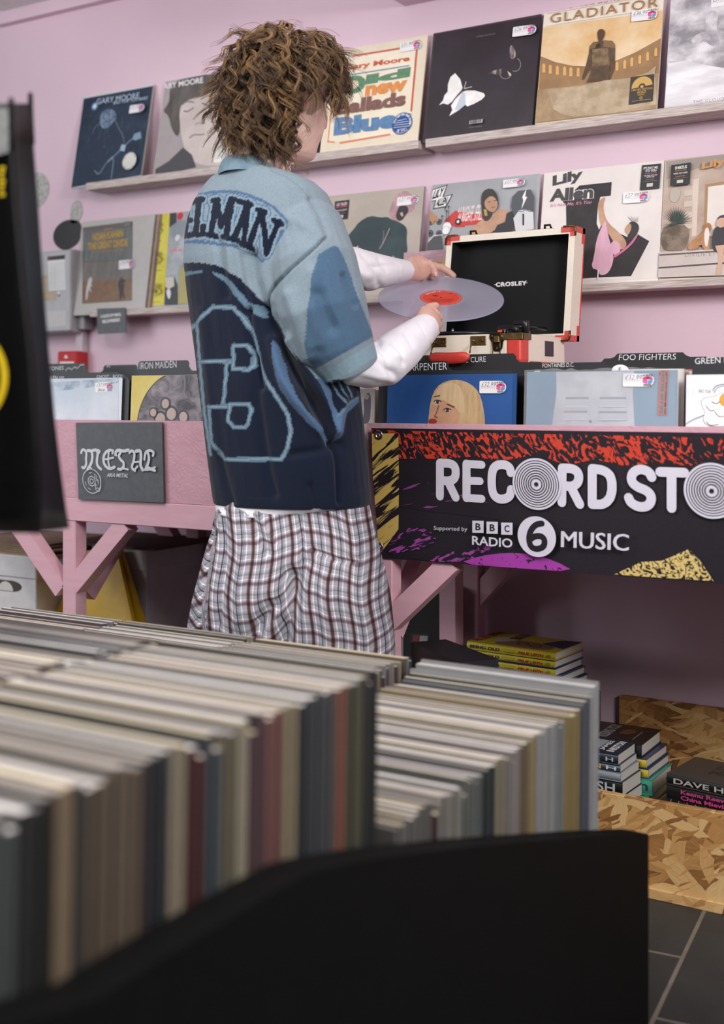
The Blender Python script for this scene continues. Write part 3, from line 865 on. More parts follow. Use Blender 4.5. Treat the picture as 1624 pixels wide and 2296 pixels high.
def art(P):
    f = lambda *a: frame_of(a, 3.658, 1180, 0)
    P.poly(f((1190, -60), (1700, -140), (1700, 810), (1130, 880)), two_tone('engraved_clouds', '#8f8b92', '#e6e4e8', 9, (1, 1, 1.6), lo=.38, hi=.62, detail=9))
    P.poly(f((1165, 520), (1300, 500), (1624, 560), (1700, 560), (1700, 810), (1135, 880)), two_tone('pale_clouds', '#cfccd3', '#f1eff2', 10, (.6, 1, 2.5), lo=.35, hi=.6, detail=8))
    P.poly(f((1470, 120), (1540, 80), (1580, 120), (1560, 240), (1600, 380), (1520, 380), (1460, 330), (1380, 360), (1345, 330), (1420, 270), (1480, 260)), two_tone('pale_figure_print', '#9d99a0', '#d9d6da', 30, lo=.35, hi=.65), smooth=1)
    P.text('THE CLOUD', *f((1368, 850), (1624, 822), (1372, 826)), K('#8d898f'), -0.005, 0, 1.2)
wall_record(1489, False, 'pale grey engraved cloud record at the ledge end past the armoured figure', '#d5d2d6', art, edge='#a7a4a9', stick=((1596, -4), (1650, -12), (1595, 17), '£27.99'))

# ---- lower ledge: silver slipcase and the cardboard sleeves behind it
def flat_card(x0, y, z, w, label, group, mat, lean=TB, th=.004, name='record', h=S):
    uy = Vector((0, math.sin(lean), math.cos(lean))); o = Vector((x0, y, z)); ux = Vector((1, 0, 0)); n = ux.cross(uy)
    mb = sleeve_mesh(MB(), [o, o + ux * w, o + ux * w + uy * h, o + uy * h], -n * th, mat, mat)
    ob = mb.build(name); tag(ob, label, 'record', group); return ob
CB = two_tone('brown_card', '#9a8577', '#ae9a8b', 40, lo=.3, hi=.7)
SILV = M('#a9a5a3', 0.16, 0.65, 0.04)
def art(P):
    f = lambda *a: frame_of(a, 4.274, 90, 440)
    P.poly(f((410, 300), (890, 240), (880, 1000), (405, 1030)), M('#857b78', 0.2, 0.35, 0.05))
    P.poly(f((410, 340), (890, 290), (885, 600), (408, 630)), two_tone('dusk_trees', '#5f6466', '#7c7f80', 12, (6, 1, 1), lo=.3, hi=.7, rough=.25))
    P.poly(f((408, 640), (885, 605), (882, 800), (406, 815)), two_tone('dusk_haze', '#6f6b69', '#86807c', 12, (6, 1, 1), lo=.3, hi=.7, rough=.25))
    P.poly(f((406, 815), (882, 790), (880, 1000), (405, 1030)), two_tone('brown_field', '#7d6351', '#8f7360', 40, lo=.3, hi=.7, rough=.25))
    GD = K('#c29a45', 0.3)
    P.text('NOAH KAHAN', *f((503, 432), (798, 392), (505, 358)), GD, 0.03, 0, .92); P.text('THE GREAT DIVIDE', *f((458, 518), (842, 478), (460, 448)), GD, 0.03, 0, .92)
    P.text('LIMITED EDITION TRANSLUCENT VINYL', *f((490, 550), (808, 520), (491, 532)), GD, 0.0); P.stroke(f((612, 320), (698, 310)), .0022, GD)
    P.poly(f((808, 245), (866, 238), (866, 286), (808, 294)), K('#77777a', .3))
    P.poly(f((470, 790), (495, 770), (505, 800), (492, 850), (508, 862), (480, 870), (500, 930), (480, 905), (470, 890), (455, 1000), (440, 995), (445, 900), (455, 850)), K('#c9c4c6'), smooth=1); P.disc(f((497, 778))[0], .0035, K('#b08a72'))
    P.poly(f((765, 800), (790, 790), (830, 815), (825, 840), (805, 850), (800, 930), (820, 995), (800, 970), (785, 925), (780, 1000), (762, 985), (765, 900), (748, 850)), K('#3d3b40'), smooth=1); P.disc(f((783, 785))[0], .0035, K('#5b453c'))
    P.stroke(f((808, 842), (828, 822)), .003, K('#b98a6d'))
wall_record(159.5, True, 'shiny silver slipcased record with gold lettering at the end of the lower ledge', '#bdbab8', art, edge='#8e8880', dy=-.010, stick=((268, 585), (304, 581.5), (268, 605), '£34.99'), coat=1.0)
for i in range(5):
    flat_card(xat(325.5, YB - .01) - S + .004 + (i + 1) * .0042, YB - .002 + i * .0062, ZB + .0005 * i, S, 'brown card sleeve edge, %s behind the silver slipcase on the lower ledge' % ('next', 'second', 'third', 'fourth', 'fifth')[i], 'card sleeves behind the silver slipcase', CB, .1597 - .004 * i)
def art(P):
    f = lambda *a: frame_of(a, 4.274, 90, 440)
    YE = two_tone('yellow_print', '#d3c53f', '#ddd257', 20); WT = K('#d6d9dc'); DKG = K('#3a3c42')
    P.poly(f((1110, 175), (1245, 155), (1185, 1045), (1060, 1050)), YE)
    P.poly(f((1245, 155), (1500, 120), (1450, 1040), (1188, 1046)), two_tone('comic_grey', '#8d949d', '#b8bec4', 10))
    P.poly(f((1245, 158), (1310, 150), (1310, 250), (1240, 300)), DKG); P.disc(f((1345, 190))[0], .0125, K('#c8323a'), 24); P.poly(f((1230, 530), (1255, 500), (1275, 528), (1300, 495), (1320, 528), (1345, 498), (1372, 525)), K('#e27f92'))
    P.poly(f((1290, 410), (1310, 368), (1340, 370), (1345, 400), (1310, 440)), WT, smooth=1); P.poly(f((1205, 780), (1290, 770), (1320, 860), (1325, 1040), (1195, 1045)), DKG)
    P.poly(f((1205, 780), (1285, 772), (1290, 860), (1240, 890), (1204, 870)), K('#c9c2ba')); P.poly(f((1215, 900), (1240, 880), (1262, 930), (1240, 1000), (1215, 940)), WT, smooth=1)
    P.poly(f((1340, 690), (1420, 680), (1420, 1030), (1325, 1035)), K('#a8a064'))
    for cy in (330, 610, 915):
        P.poly(f((1115, cy), (1135, cy - 35), (1165, cy - 20), (1180, cy + 5), (1150, cy + 25), (1120, cy + 22)), K('#c4b93c'), smooth=1)
        for k in range(9):
            P.stroke(f((1112 + k * 8, cy - 60 - (k % 3) * 10), (1125 + k * 7, cy - 40)), .0011, INK)
        P.stroke(f((1100, cy + 10), (1125, cy - 35), (1160, cy - 30), (1185, cy + 5)), .0022, INK, smooth=1); P.ring(f((1130, cy))[0], .003, .0055, INK, 16)
        P.stroke(f((1100, cy + 110), (1170, cy + 100)), .0012, INK); P.stroke(f((1110, cy + 45), (1150, cy + 40), (1175, cy + 20)), .0014, INK, smooth=1)
wall_record(340, True, 'yellow and grey comic-strip record on the lower ledge beside the person\'s shoulder', '#a5aab0', art, edge='#b0a58d', lx=xat(339, YB) + .003)

# ---- lower ledge: behind the player
def black_label(P, f, q, lines):
    """small black cover label: q = tl, tr, br, bl"""
    P.poly(f(*q), K('#1f1b1d'))
    tl, tr, br, bl_ = [np.array(z, float) for z in q]
    for (y0, y1, x0, x1, c, txt) in lines:
        g = lambda x, y: tuple((tl * (1 - x) + tr * x) * (1 - y) + (bl_ * (1 - x) + br * x) * y)
        P.text(txt, *f(g(x0, y1), g(x1, y1), g(x0, y0)), K(c), 0.02)
    g = lambda x, y: tuple((tl * (1 - x) + tr * x) * (1 - y) + (bl_ * (1 - x) + br * x) * y)
    P.poly(f(g(.34, .76), g(.66, .76), g(.66, .90), g(.34, .90)), K('#c9c9c9')); P.stroke(f(g(.15, .68), g(.85, .68)), .0005, K('#a8a2a5'))
def art(P):
    f = lambda *a: frame_of(a, 5.075, 720, 360)
    P.poly(f((95, 430), (1188, 312), (1120, 1330), (200, 1480), (60, 1480)), two_tone('greige_print', '#b2a79d', '#bdb2a8', 6))
    TE = two_tone('dark_teal_jacket', '#2f3f44', '#3b4d52', 8)
    P.poly(f((240, 920), (360, 800), (430, 700), (560, 625), (680, 650), (760, 640), (800, 670), (870, 690), (960, 740), (985, 800), (975, 900), (990, 1040), (930, 1200), (850, 1200), (830, 1060), (800, 1140), (780, 1300), (500, 1330), (420, 1200), (400, 1060), (440, 950), (360, 1020)), TE, smooth=1)
    P.poly(f((240, 920), (360, 1020), (560, 1080), (900, 1290), (900, 1500), (100, 1500)), K('#3d6f7c')) if False else None
    P.poly(f((790, 540), (830, 430), (900, 360), (970, 340), (1040, 390), (1080, 480), (1060, 570), (980, 610), (930, 680), (880, 700), (800, 660), (770, 600)), two_tone('dyed_pink_hair', '#a8838a', '#c39aa2', 30), smooth=1)
    P.poly(f((870, 560), (910, 500), (990, 520), (1000, 580), (960, 630), (930, 680), (880, 690), (850, 640)), K('#2e2a33'), smooth=1)
    P.poly(f((900, 600), (930, 585), (940, 630), (920, 640)), K('#c4a29d')); P.stroke(f((785, 770), (750, 850), (715, 930), (670, 1005)), .0024, K('#b9a3a3')); P.stroke(f((715, 800), (718, 850), (700, 960)), .0014, K('#9c8b8e'))
    black_label(P, f, [(162, 468), (328, 447), (308, 664), (152, 690)], [(.10, .24, .14, .86, '#e9e6e8', 'LILY ALLEN'), (.24, .36, .12, .88, '#c7577f', 'NO SHAME'), (.46, .53, .1, .9, '#d9d6d8', 'HIGHER & BIGGER'), (.56, .62, .25, .75, '#b0577f', 'Crystal Clear')])
wall_record(730, True, 'beige record with a dark-jacketed pink-haired figure beside the raised white sleeve', '#b6aba1', art, edge='#8e7f7d', lx=xat(932, YB) - S, stick=((893, 443.5), (941, 438), (891, 463), '£27.99'))
def art(P):
    f = lambda *a: frame_of(a, 5.075, 720, 360)
    h = lambda *a: frame_of(a, 2.707, 720, 480)
    P.poly(f((1212, 275), (2450, 140), (2450, 800), (1178, 1480)), two_tone('grey_halftone', '#9fa2a7', '#acafb4', 4))
    P.poly(h((840, 0), (1300, 0), (1290, 300), (640, 360), (640, 60)), K('#cfd0d3')) if False else None
    P.poly(f((1265, 330), (1445, 272), (1398, 408), (1506, 380), (1428, 535), (1405, 580), (1410, 535), (1272, 556), (1300, 460), (1238, 470)), INK)
    P.poly(f((1275, 338), (1428, 290), (1380, 420), (1486, 396), (1418, 518), (1290, 540), (1316, 448), (1250, 458)), WHITE)
    P.text('LiLY', *f((1262, 445), (1380, 405), (1300, 340)), INK, 0.05); P.text('ALLEN', *f((1300, 530), (1425, 500), (1330, 440)), INK, 0.04, 0, .9)
    RD = K('#c93b34'); P.poly(f((1400, 690), (1530, 570), (1640, 590), (1640, 760), (1530, 760)), RD)
    P.text('ALRIGHT, STILL', *h((815, 62), (985, 44), (835, -42)), K('#e6d5d5'), 0.03)
    P.poly(h((815, 40), (835, -10), (990, 0), (985, 60), (830, 75)), RD); P.text('ALRIGHT, STILL', *h((822, 58), (975, 46), (838, -4)), K('#efe3e3'), 0.03)
    for (x, y, r) in ((1250, 700, .0095), (1245, 830, .0095), (1350, 700, .008), (1345, 830, .008)): P.disc(f((x, y))[0], r, INK, 24); P.ring(f((x, y))[0], r * .55, r * .65, K('#9da0a5'), 20)
    P.poly(f((1215, 600), (1250, 560), (1290, 620), (1345, 660), (1340, 700), (1290, 690), (1280, 740), (1255, 690), (1220, 650)), K('#b9855a'), smooth=1)
    for (x, y, r) in ((1440, 760, .014), (1430, 800, .012)): P.disc(f((x, y))[0], r, WHITE, 24); P.ring(f((x, y))[0], r * .94, r, INK, 24)
    P.disc(f((1568, 700))[0], .0092, INK, 24); P.disc(f((1568, 700))[0], .004, WHITE); P.disc(f((1568, 700))[0], .001, INK)
    P.poly(f((1200, 960), (1290, 870), (1380, 860), (1400, 1010), (1200, 1020)), K('#4b4d51')); P.stroke(f((1215, 930), (1300, 860), (1400, 850)), .0016, WHITE)
    for x0, y0 in ((1440, 580), (1463, 530), (1392, 640)): P.stroke(f((x0, y0), (x0 - 5, 700)), .0016, INK); P.disc(f((x0, y0))[0], .0028, INK, 10)
    n = lambda *a: frame_of(a, 1.796, 720, 360)
    SK = two_tone('printed_skin', '#b98f74', '#c9a187', 20)
    P.poly(n((600, 292), (625, 262), (665, 232), (700, 215), (722, 196), (760, 205), (778, 225), (770, 250), (735, 265), (690, 290), (640, 330), (600, 330)), SK, smooth=1)
    P.poly(n((700, 290), (715, 262), (745, 250), (752, 215), (776, 205), (780, 250), (778, 290)), K('#2a2c33'))
    P.poly(n((655, 235), (648, 160), (656, 125), (690, 112), (716, 140), (720, 190), (700, 205), (690, 235), (668, 250)), K('#33302f'), smooth=1)
    P.poly(n((662, 165), (690, 142), (712, 160), (718, 185), (702, 212), (682, 208), (665, 190)), SK, smooth=1)
    P.stroke(n((676, 172), (688, 168)), .002, INK); P.stroke(n((700, 166), (712, 164)), .002, INK); P.stroke(n((690, 194), (706, 190)), .0022, K('#8b4a45')); P.poly(n((660, 200), (672, 200), (676, 226), (664, 226)), K('#b99a4f'))
    P.poly(n((770, 190), (775, 150), (800, 125), (850, 120), (864, 150), (860, 265), (790, 268), (780, 220)), K('#4e535c')); P.poly(n((780, 235), (800, 205), (830, 200), (860, 210), (862, 280), (790, 290)), K('#d4d5d8')); P.poly(n((816, 150), (832, 118), (828, 150), (836, 150), (812, 200), (820, 165)), WHITE)
    P.stroke(n((820, 225), (820, 262)), .005, INK); P.disc(n((820, 222))[0], .0028, INK)
    P.stroke(n((782, 232), (800, 205), (815, 212), (830, 200), (850, 212), (862, 205)), .0014, INK, smooth=1)
wall_record(952, True, 'grey cartoon-collage record directly behind the open player lid', '#a5a8ad', art, edge='#d5d5d8', lx=xat(951, YB), stick=((1132, 406), (1181, 401), (1131, 424), '£27.99'))
def art(P):
    f = lambda *a: frame_of(a, 3.658, 1180, 340)
    P.poly(f((150, 172), (1136, 70), (1080, 1042), (120, 1060)), two_tone('off_white_print', '#e3dbd8', '#ebe4e1', 6))
    BK = two_tone('print_black', '#2b282a', '#343133', 30)
    P.poly(f((440, 278), (704, 250), (696, 362), (610, 372), (590, 450), (580, 590), (600, 640), (640, 560), (700, 640), (830, 700), (920, 680), (1012, 735), (862, 1022), (600, 1032), (410, 1046), (330, 600), (328, 440), (300, 410)), BK)
    P.text('Lily', *f((212, 312), (470, 248), (216, 196)), K('#ece6e4'), 0.10); P.text('Lily', *f((216, 309), (466, 246), (220, 200)), K('#3d3a3c'), 0.05)
    P.text('Allen', *f((188, 418), (556, 385), (196, 308)), K('#ece6e4'), 0.10); P.text('Allen', *f((192, 415), (551, 383), (200, 310)), K('#3d3a3c'), 0.05)
    P.text("It's Not Me, It's You", *f((198, 462), (538, 430), (202, 430)), K('#d98bb0'), 0.012, 0.25)
    SK = two_tone('printed_skin', '#b98f74', '#c9a187', 20); PK = two_tone('pink_dress_print', '#d9a5bd', '#e8bccf', 40, (1, 1, .3), lo=.3, hi=.7)
    P.poly(f((640, 375), (656, 380), (632, 440), (650, 540), (690, 600), (760, 660), (815, 720), (830, 770), (790, 810), (740, 780), (690, 690), (640, 620), (610, 600), (596, 500), (590, 430), (610, 395)), SK, smooth=1)
    P.poly(f((655, 560), (630, 600), (580, 720), (560, 860), (535, 955), (600, 975), (605, 1015), (660, 1010), (700, 960), (725, 860), (690, 740), (665, 640)), PK, smooth=1)
    P.poly(f((690, 760), (730, 725), (775, 760), (780, 810), (740, 860), (700, 820)), PK, smooth=1); P.stroke(f((730, 862), (820, 800), (880, 740), (912, 682)), .006, K('#d06a98'), smooth=1)
    P.poly(f((840, 590), (880, 570), (925, 595), (930, 640), (900, 700), (850, 740), (830, 720), (838, 680), (860, 640)), K('#201d20'), smooth=1); P.poly(f((830, 600), (862, 590), (870, 630), (840, 690), (808, 650)), SK, smooth=1)
    for k in range(7): P.stroke(f((870 + k * 8, 578), (840 + k * 14, 535 + (k % 2) * 12)), .0008, K('#55504f'))
    P.stroke(f((598, 975), (592, 1046)), .003, WHITE)
    black_label(P, f, [(956, 116), (1113, 101), (1098, 305), (938, 321)], [(.09, .2, .1, .86, '#ecebec', "IT'S NOT ME,"), (.2, .3, .22, .78, '#ecebec', "IT'S YOU"), (.33, .38, .2, .8, '#c7577f', 'includes the singles'), (.42, .48, .15, .85, '#d9d6d8', 'THE FEAR, NOT FAIR'), (.48, .54, .3, .7, '#d9d6d8', '& F**K YOU'), (.58, .64, .25, .7, '#b0577f', 'Crystal Clear')])
wall_record(1214, True, 'cream and black record with a figure in a pink dress', '#e0d8d4', art, edge='#cbbdb6', lx=xat(1475.8, YB) - S, stick=((1400, 434), (1457.5, 430), (1399, 458), '£27.99'))
def art(P):
    f = lambda *a: frame_of(a, 3.658, 1180, 340)
    P.poly(f((1150, 82), (1900, -20), (1900, 1010), (1085, 1038)), two_tone('stone_house', '#b29c8d', '#c8b5a8', 8))
    P.poly(f((1150, 82), (1900, -20), (1900, 60), (1560, 100), (1400, 140), (1155, 230)), K('#9a8f88')); P.poly(f((1470, 270), (1900, 200), (1900, 640), (1455, 720)), K('#a5835f')); P.poly(f((1495, 290), (1900, 230), (1900, 620), (1480, 700)), K('#e5dcd5'))
    P.poly(f((1365, 230), (1420, 220), (1400, 690), (1362, 700)), K('#d9c7b9')); 
    for k in range(5): P.poly(f((1300, 230 + k * 90), (1372, 222 + k * 90), (1370, 270 + k * 90), (1298, 278 + k * 90)), K('#cdbfb3'))
    P.poly(f((1180, 330), (1220, 290), (1270, 310), (1262, 390), (1220, 425), (1180, 400)), K('#b8ada2'), smooth=1)
    P.poly(f((1110, 800), (1110, 640), (1200, 600), (1340, 610), (1340, 720), (1300, 810), (1200, 820)), two_tone('weathered_urn', '#62544a', '#8d7c6d', 30), smooth=1)
    GRN = two_tone('dark_fronds', '#27312f', '#465450', 50, (1, 1, .4), lo=.35, hi=.65)
    for k in range(22):
        a = math.radians(-10 + k * 10); cx, cy = 1235, 590
        P.poly(f((cx - 12, cy), (cx + 135 * math.cos(a), cy - 140 * math.sin(a)), (cx + 14, cy + 6)), GRN)
    P.poly(f((1085, 830), (1900, 790), (1900, 1010), (1085, 1038)), two_tone('stone_steps', '#c9bdb8', '#d6ccc8', 8)); P.stroke(f((1090, 855), (1560, 825)), .004, K('#57493f')); P.stroke(f((1086, 960), (1900, 900)), .004, K('#4d4140'))
    P.text('DIVIDE ET', *f((1310, 872), (1560, 858), (1312, 842)), K('#8f8079'), -0.005, 0, 1.25)
    P.poly(f((1330, 810), (1350, 750), (1430, 690), (1470, 640), (1460, 610), (1490, 585), (1525, 600), (1530, 650), (1500, 700), (1510, 810), (1470, 812), (1440, 760), (1400, 815)), two_tone('tan_dog', '#a8744c', '#c79a73', 20), smooth=1); P.poly(f((1470, 650), (1500, 620), (1515, 690), (1490, 800), (1470, 760)), K('#e6ddd6'), smooth=1)
    P.poly(f((1535, 690), (1560, 620), (1640, 600), (1700, 640), (1700, 850), (1560, 840), (1530, 790)), K('#26232b'), smooth=1); P.poly(f((1575, 590), (1580, 540), (1640, 520), (1680, 560), (1660, 600)), K('#2f2a45'), smooth=1); P.disc(f((1610, 590))[0], .012, K('#cfa58d')); P.poly(f((1560, 780), (1640, 770), (1620, 900), (1610, 1010), (1560, 1015), (1590, 880)), K('#cfa890'))
    P.text('Lily', *f((1445, 170), (1640, 128), (1452, 95)), K('#c58f5a'), 0.05)
    black_label(P, f, [(1200, 120), (1362, 97), (1352, 275), (1190, 291)], [(.1, .24, .2, .8, '#ecebec', 'SHEEZUS'), (.28, .34, .22, .78, '#c98f4a', 'includes the single'), (.40, .48, .15, .85, '#d9d6d8', 'HARD OUT HERE'), (.55, .62, .25, .75, '#c98f4a', 'Crystal Clear')])
wall_record(1476, True, 'stone-house record with an urn plant and a dog, at the edge of the lower ledge', '#b9a698', art, edge='#34303d', lx=xat(1477, YB))

# ================================================================== things on the wall
t = thing('hanging_card', on_y(249, 749, 2.80), 'small grey shop card hanging from the lower ledge', 'sign')
q = [on_y(219, 692, 2.808), on_y(281, 690, 2.808), on_y(283, 746, 2.806), on_y(219.5, 749, 2.806)]
MB().prism([Vector((p.x, 2.8105, p.z)) for p in q], (0, -0.005, 0), GREYC).build('card', t)
P = Print((q[0].x, 2.8053, q[0].z), (1, 0, 0), (0, 0, 1))
P.text('A SLICE OF VINYL', (225.5, 713), (272, 708.5), (225.5, 706), WHITE, 0.03, 0, .95); P.text('RECOMMENDS', (230, 725), (269, 720.5), (230, 717.5), WHITE, 0.03, 0, .95)
P.mb.build('lettering', t, fix=False)

def wall_blob(name, pts, mats, label):
    t = thing(name, on_y(*pts[0], YW - .004), label, 'wall decal', 'drip-shaped wall decals')
    return t
GLIT = two_tone('silver_foil', '#8f8e8c', '#c4c2bf', 90, lo=.35, hi=.65, rough=.35, bumpy=.5)
DARKF = two_tone('black_foil', '#1d1c1e', '#2a292b', 120, lo=.4, hi=.75, rough=.35)
def decal(pts_list, label):
    t = thing('wall_decal', on_y(*pts_list[0][1][0], YW - .002), label, 'wall decal', 'drip-shaped wall decals')
    for nm, pts, mat in pts_list:
        q = [on_y(x, y, YW - .0012) for x, y in pts]
        for _ in range(2):
            q = [z for i in range(len(q)) for z in (q[i] * .75 + q[(i + 1) % len(q)] * .25, q[i] * .25 + q[(i + 1) % len(q)] * .75)]
        MB().prism(q, (0, -.0012, 0), mat).build(nm, t)
decal([('foil', [(60, 392), (90, 384), (108, 400), (112, 430), (98, 458), (80, 468), (58, 460)], GLIT)], 'rounded silver drip decal on the pink wall beside the black bag')
decal([('foil', [(160, 462), (170, 449), (182, 452), (186, 470), (182, 490), (170, 502), (157, 500), (158, 480)], GLIT), ('dark_foil', [(152, 492), (176, 494), (184, 508), (180, 540), (160, 558), (140, 562), (121, 546), (119, 522), (132, 502)], DARKF)], 'silver and black pear-shaped decal behind the silver slipcase')

# fuse box
BOX = M('#b9b9bd', 0.4); t = thing('fuse_box', on_y(120, 745, YW), 'grey wall fuse box with a paper log sheet and round lock', 'fuse box')
y0 = 2.81
a = on_y(157, 560, y0); b_ = on_y(158, 742, y0); xl_ = xat(20, y0)
MB().box((xl_, y0 + .012, b_.z - .004), (a.x, YW - .001, a.z + .004), M('#a9a8ac', 0.45), .004).build('housing', t)
MB().box((xl_ + .004, y0, b_.z), (a.x, y0 + .014, a.z), BOX, .004).build('door', t)
P = Print((xl_, y0, b_.z), (1, 0, 0), (0, 0, 1)); f = lambda *a: frame_of(a, 4.274, 90, 440)
P.poly(f((-60, 770), (70, 755), (75, 905), (150, 905), (152, 1000), (-60, 1010)), two_tone('brown_warning_label', '#b3a18b', '#bfae99', 20))
P.poly(f((-60, 1110), (70, 1105), (245, 1095), (245, 1240), (65, 1255)), K('#c9c8c8'))
P.poly(f((72, 580), (240, 562), (248, 895), (85, 910)), K('#e8e8ea')); P.poly(f((72, 580), (240, 562), (240, 602), (74, 618)), K('#2b292d')); P.poly(f((80, 605), (90, 585), (95, 605)), K('#c23a36'))
for i in range(15): P.stroke(f((78, 650 + i * 17), (244, 636 + i * 17)), .0006, K('#a4a4a8'))
for x in (112, 148): P.stroke(f((x, 632), (x + 5, 905)), .0006, K('#a4a4a8'))
P.mb.build('label', t, fix=False)
lk = on_y(133, 659, y0 + .001); mb = MB(); mb.lathe(lk, [(.0001, .008), (.0035, .008), (.0035, .0055), (.008, .005), (.0088, .002), (.0088, 0)], M('#e2e0de', .3, .2), 20, (0, -1, 0)); mb.build('lock', t)
cd = thing('cable_trunking', on_y(180, 745, YW), 'grey cable trunking and white conduit below the fuse box', 'conduit')
a = on_y(190, 706, 2.845); b_ = on_y(150, 740, 2.845)
MB().box((b_.x, 2.842, b_.z), (a.x, YW - .001, a.z), M('#97969a', .5), .002).build('trunking', cd)
a = on_y(170.5, 742, 2.865); b_ = on_y(186, 800, 2.865)
MB().box((a.x, 2.862, b_.z), (b_.x, YW - .001, a.z), M('#cbbfc6', .5), .002).build('conduit', cd)
# fire call point
t = thing('fire_call_point', on_y(160, 825, YW), 'red fire alarm call point on the wall below the conduit', 'fire alarm')
a = on_y(128, 788, 2.835); b_ = on_y(172, 832, 2.835); RDP = M('#c3282c', .35)
MB().box((a.x, 2.835, b_.z), (b_.x, YW - .001, a.z), RDP, .004).build('body', t)
P = Print((a.x, 2.835, b_.z), (1, 0, 0), (0, 0, 1)); P.poly([(134, 811), (166, 811), (166, 830), (134, 830)], WHITE); P.ring((148, 800), .0045, .0055, WHITE, 16); P.poly([(144, 803), (146, 797), (150, 797), (153, 803)], WHITE)
P.mb.build('front_label', t, fix=False)
# ================================================================== records, dividers in the pink tables
ZC = zfl + 0.001                       # bottoms of the records in the tables
def crate_record(xl, xr, Y, top, label, base, art=None, edge=None, stick=None, lean=0.05, th=0.004, group='records standing in the pink tables', coat=0.5):
    """a record standing in a table: right/left metres, top height"""
    o = Vector((xl, Y, top - S)); ux = Vector((1, 0, 0)); uy = Vector((0, math.sin(lean), math.cos(lean))); n = ux.cross(uy)
    w = xr - xl
    mb = sleeve_mesh(MB(), [o, o + ux * w, o + ux * w + uy * S, o + uy * S], -n * th, M(base, .42, 0, .04, coat), M(edge or base, .55))
    if art is None:
        ob = mb.build('record'); return tag(ob, label, 'record', group), None
    root = thing('record', o + Vector((w / 2, .01, 0)), label, 'record', group)
    mb.build('sleeve', root)
    P = Print(o, ux, uy); P.clip = (w, S); art(P); P.mb.build('cover_art', root, fix=False)
    if stick:
        Q = Print(o, ux, uy, lift=.0004 + P.k * P.step); sticker(Q, *stick); Q.mb.build('price_sticker', root, fix=False)
    return root, P
DIV = M('#26272a', .55); DIVG = M('#3f4246', .55); CHALK = M('#e4e6ea', .7)
def divider(xl, xr, Y, top, tab, label, texts=(), mat=DIV, bottom=None, tabh=None, lean=.05):
    """card with a raised tab; tab = (left px, right px, top px) or None"""
    o = Vector((0, Y, ZC)); uy = Vector((0, math.sin(lean), math.cos(lean))); ux = Vector((1, 0, 0))
    P = Print(o, ux, uy)
    if tab and P.p((tab[0], tab[2]))[0] < xl + .012:
        xl = P.p((tab[0], tab[2]))[0] - .001; xr = min(xr, xl + .36)
    t = thing('divider_card', ((xl + xr) / 2, Y, ZC), label, 'divider card', 'chalk-lettered divider cards')
    bt = (top - ZC); q = [(xl, 0), (xr, 0), (xr, bt - .008), (xr - .008, bt)]
    if tab:
        a, b = P.p((tab[0], tab[2])), P.p((tab[1], tab[2])); tt = a[1]; c = .010
        q += [(b[0] + c, bt), (b[0], bt + .4 * (tt - bt)), (b[0], tt - .006), (b[0] - .006, tt), (a[0] + .006, tt), (a[0], tt - .006), (a[0], bt + .3 * (tt - bt)), (a[0] - c, bt)] if a[0] - c > xl + .01 else \
             [(b[0] + c, bt), (b[0], bt + .4 * (tt - bt)), (b[0], tt - .006), (b[0] - .006, tt), (xl + .006, tt), (xl, tt - .006)]
    if not tab or a[0] - c > xl + .01: q += [(xl + .008, bt), (xl, bt - .008)]
    w3 = [o + ux * u + uy * v for u, v in q]
    MB().prism(w3, -P.n * .0012, mat).build('card', t)
    for (s_, bl, br, tl_) in texts:
        P.text(s_, bl, br, tl_, CHALK, -.004)
    if texts: P.mb.build('lettering', t, fix=False)
    return t, P
XE = lambda px, Y=2.275: xat(px, Y)
# ---- left table, first column: pale blue record
def art(P):
    P.poly([(60, 849), (266, 847), (266, 1180), (60, 1180)], two_tone('pale_blue_cover', '#c7d3df', '#dde4ec', 5))
    P.poly([(60, 860), (266, 848), (266, 858), (180, 872), (60, 880)], two_tone('pale_blue_cover_top', '#8b9cb0', '#c7d3df', 30, lo=.35, hi=.6))
x1 = XE(267)
crate_record(x1 - S, x1, 2.272, H + .0595, 'pale blue cloudy record at the front of the first table column', '#c9d3de', art, edge='#55524f', stick=((214, 858), (255, 856), (214, 879.5), '£37.99', True, 'Blue'))
for i in range(7):
    crate_record(x1 - S + .003, x1 + .004 + i * .0035, 2.283 + i * .011, H + .055 - (i % 3) * .003, 'dark-edged record, %s behind the pale blue cloudy record' % ('next', 'second', 'third', 'fourth', 'fifth', 'sixth', 'seventh')[i], ('#1d1c1e', '#2a292a', '#3b3836')[i % 3])
divider(x1 - S, XE(282, 2.28), 2.2785, H + .060, (215, 281, 840), 'grey divider card with a ghost joke, just behind the pale blue record', [('GHOST... BOO!', (217, 848.5), (274, 847), (217, 841.5))], DIVG)
divider(x1 - S - .01, XE(148, 2.28), 2.2805, H + .052, (92, 147, 842), 'low grey divider card with a sleepy chalk joke beside the black bag', [('TOKEN zzz', (100, 852), (144, 849), (100, 844.5))], DIVG)
divider(x1 - S, XE(296, 2.4), 2.40, H + .0785, (60, 194, 817), 'grey divider card with a chalk squiggle near the red fire call point', [('DEFTONES', (90, 832), (143, 829), (90, 823.5))], DIVG)[1]
P = Print((0, 2.3988, ZC), (1, 0, 0), (0, .05, 1)); 
squig = [(148, 830), (154, 824), (161, 830), (167, 822), (175, 827), (180, 818), (188, 818)]
for ob in [o for o in bpy.data.objects if o.get('label', '').startswith('grey divider card with a chalk squiggle')]:
    P.stroke(squig, .0035, CHALK, smooth=2); P.stroke(squig, .0015, DIVG, smooth=2); P.mb.build('chalk_drawing', ob, fix=False)
divider(x1 - S, XE(310, 2.5), 2.50, H + .082, (232, 308, 819), 'grey divider card half hidden behind the squiggle card', [('M', (240, 824), (247, 824), (240, 820))], DIVG)
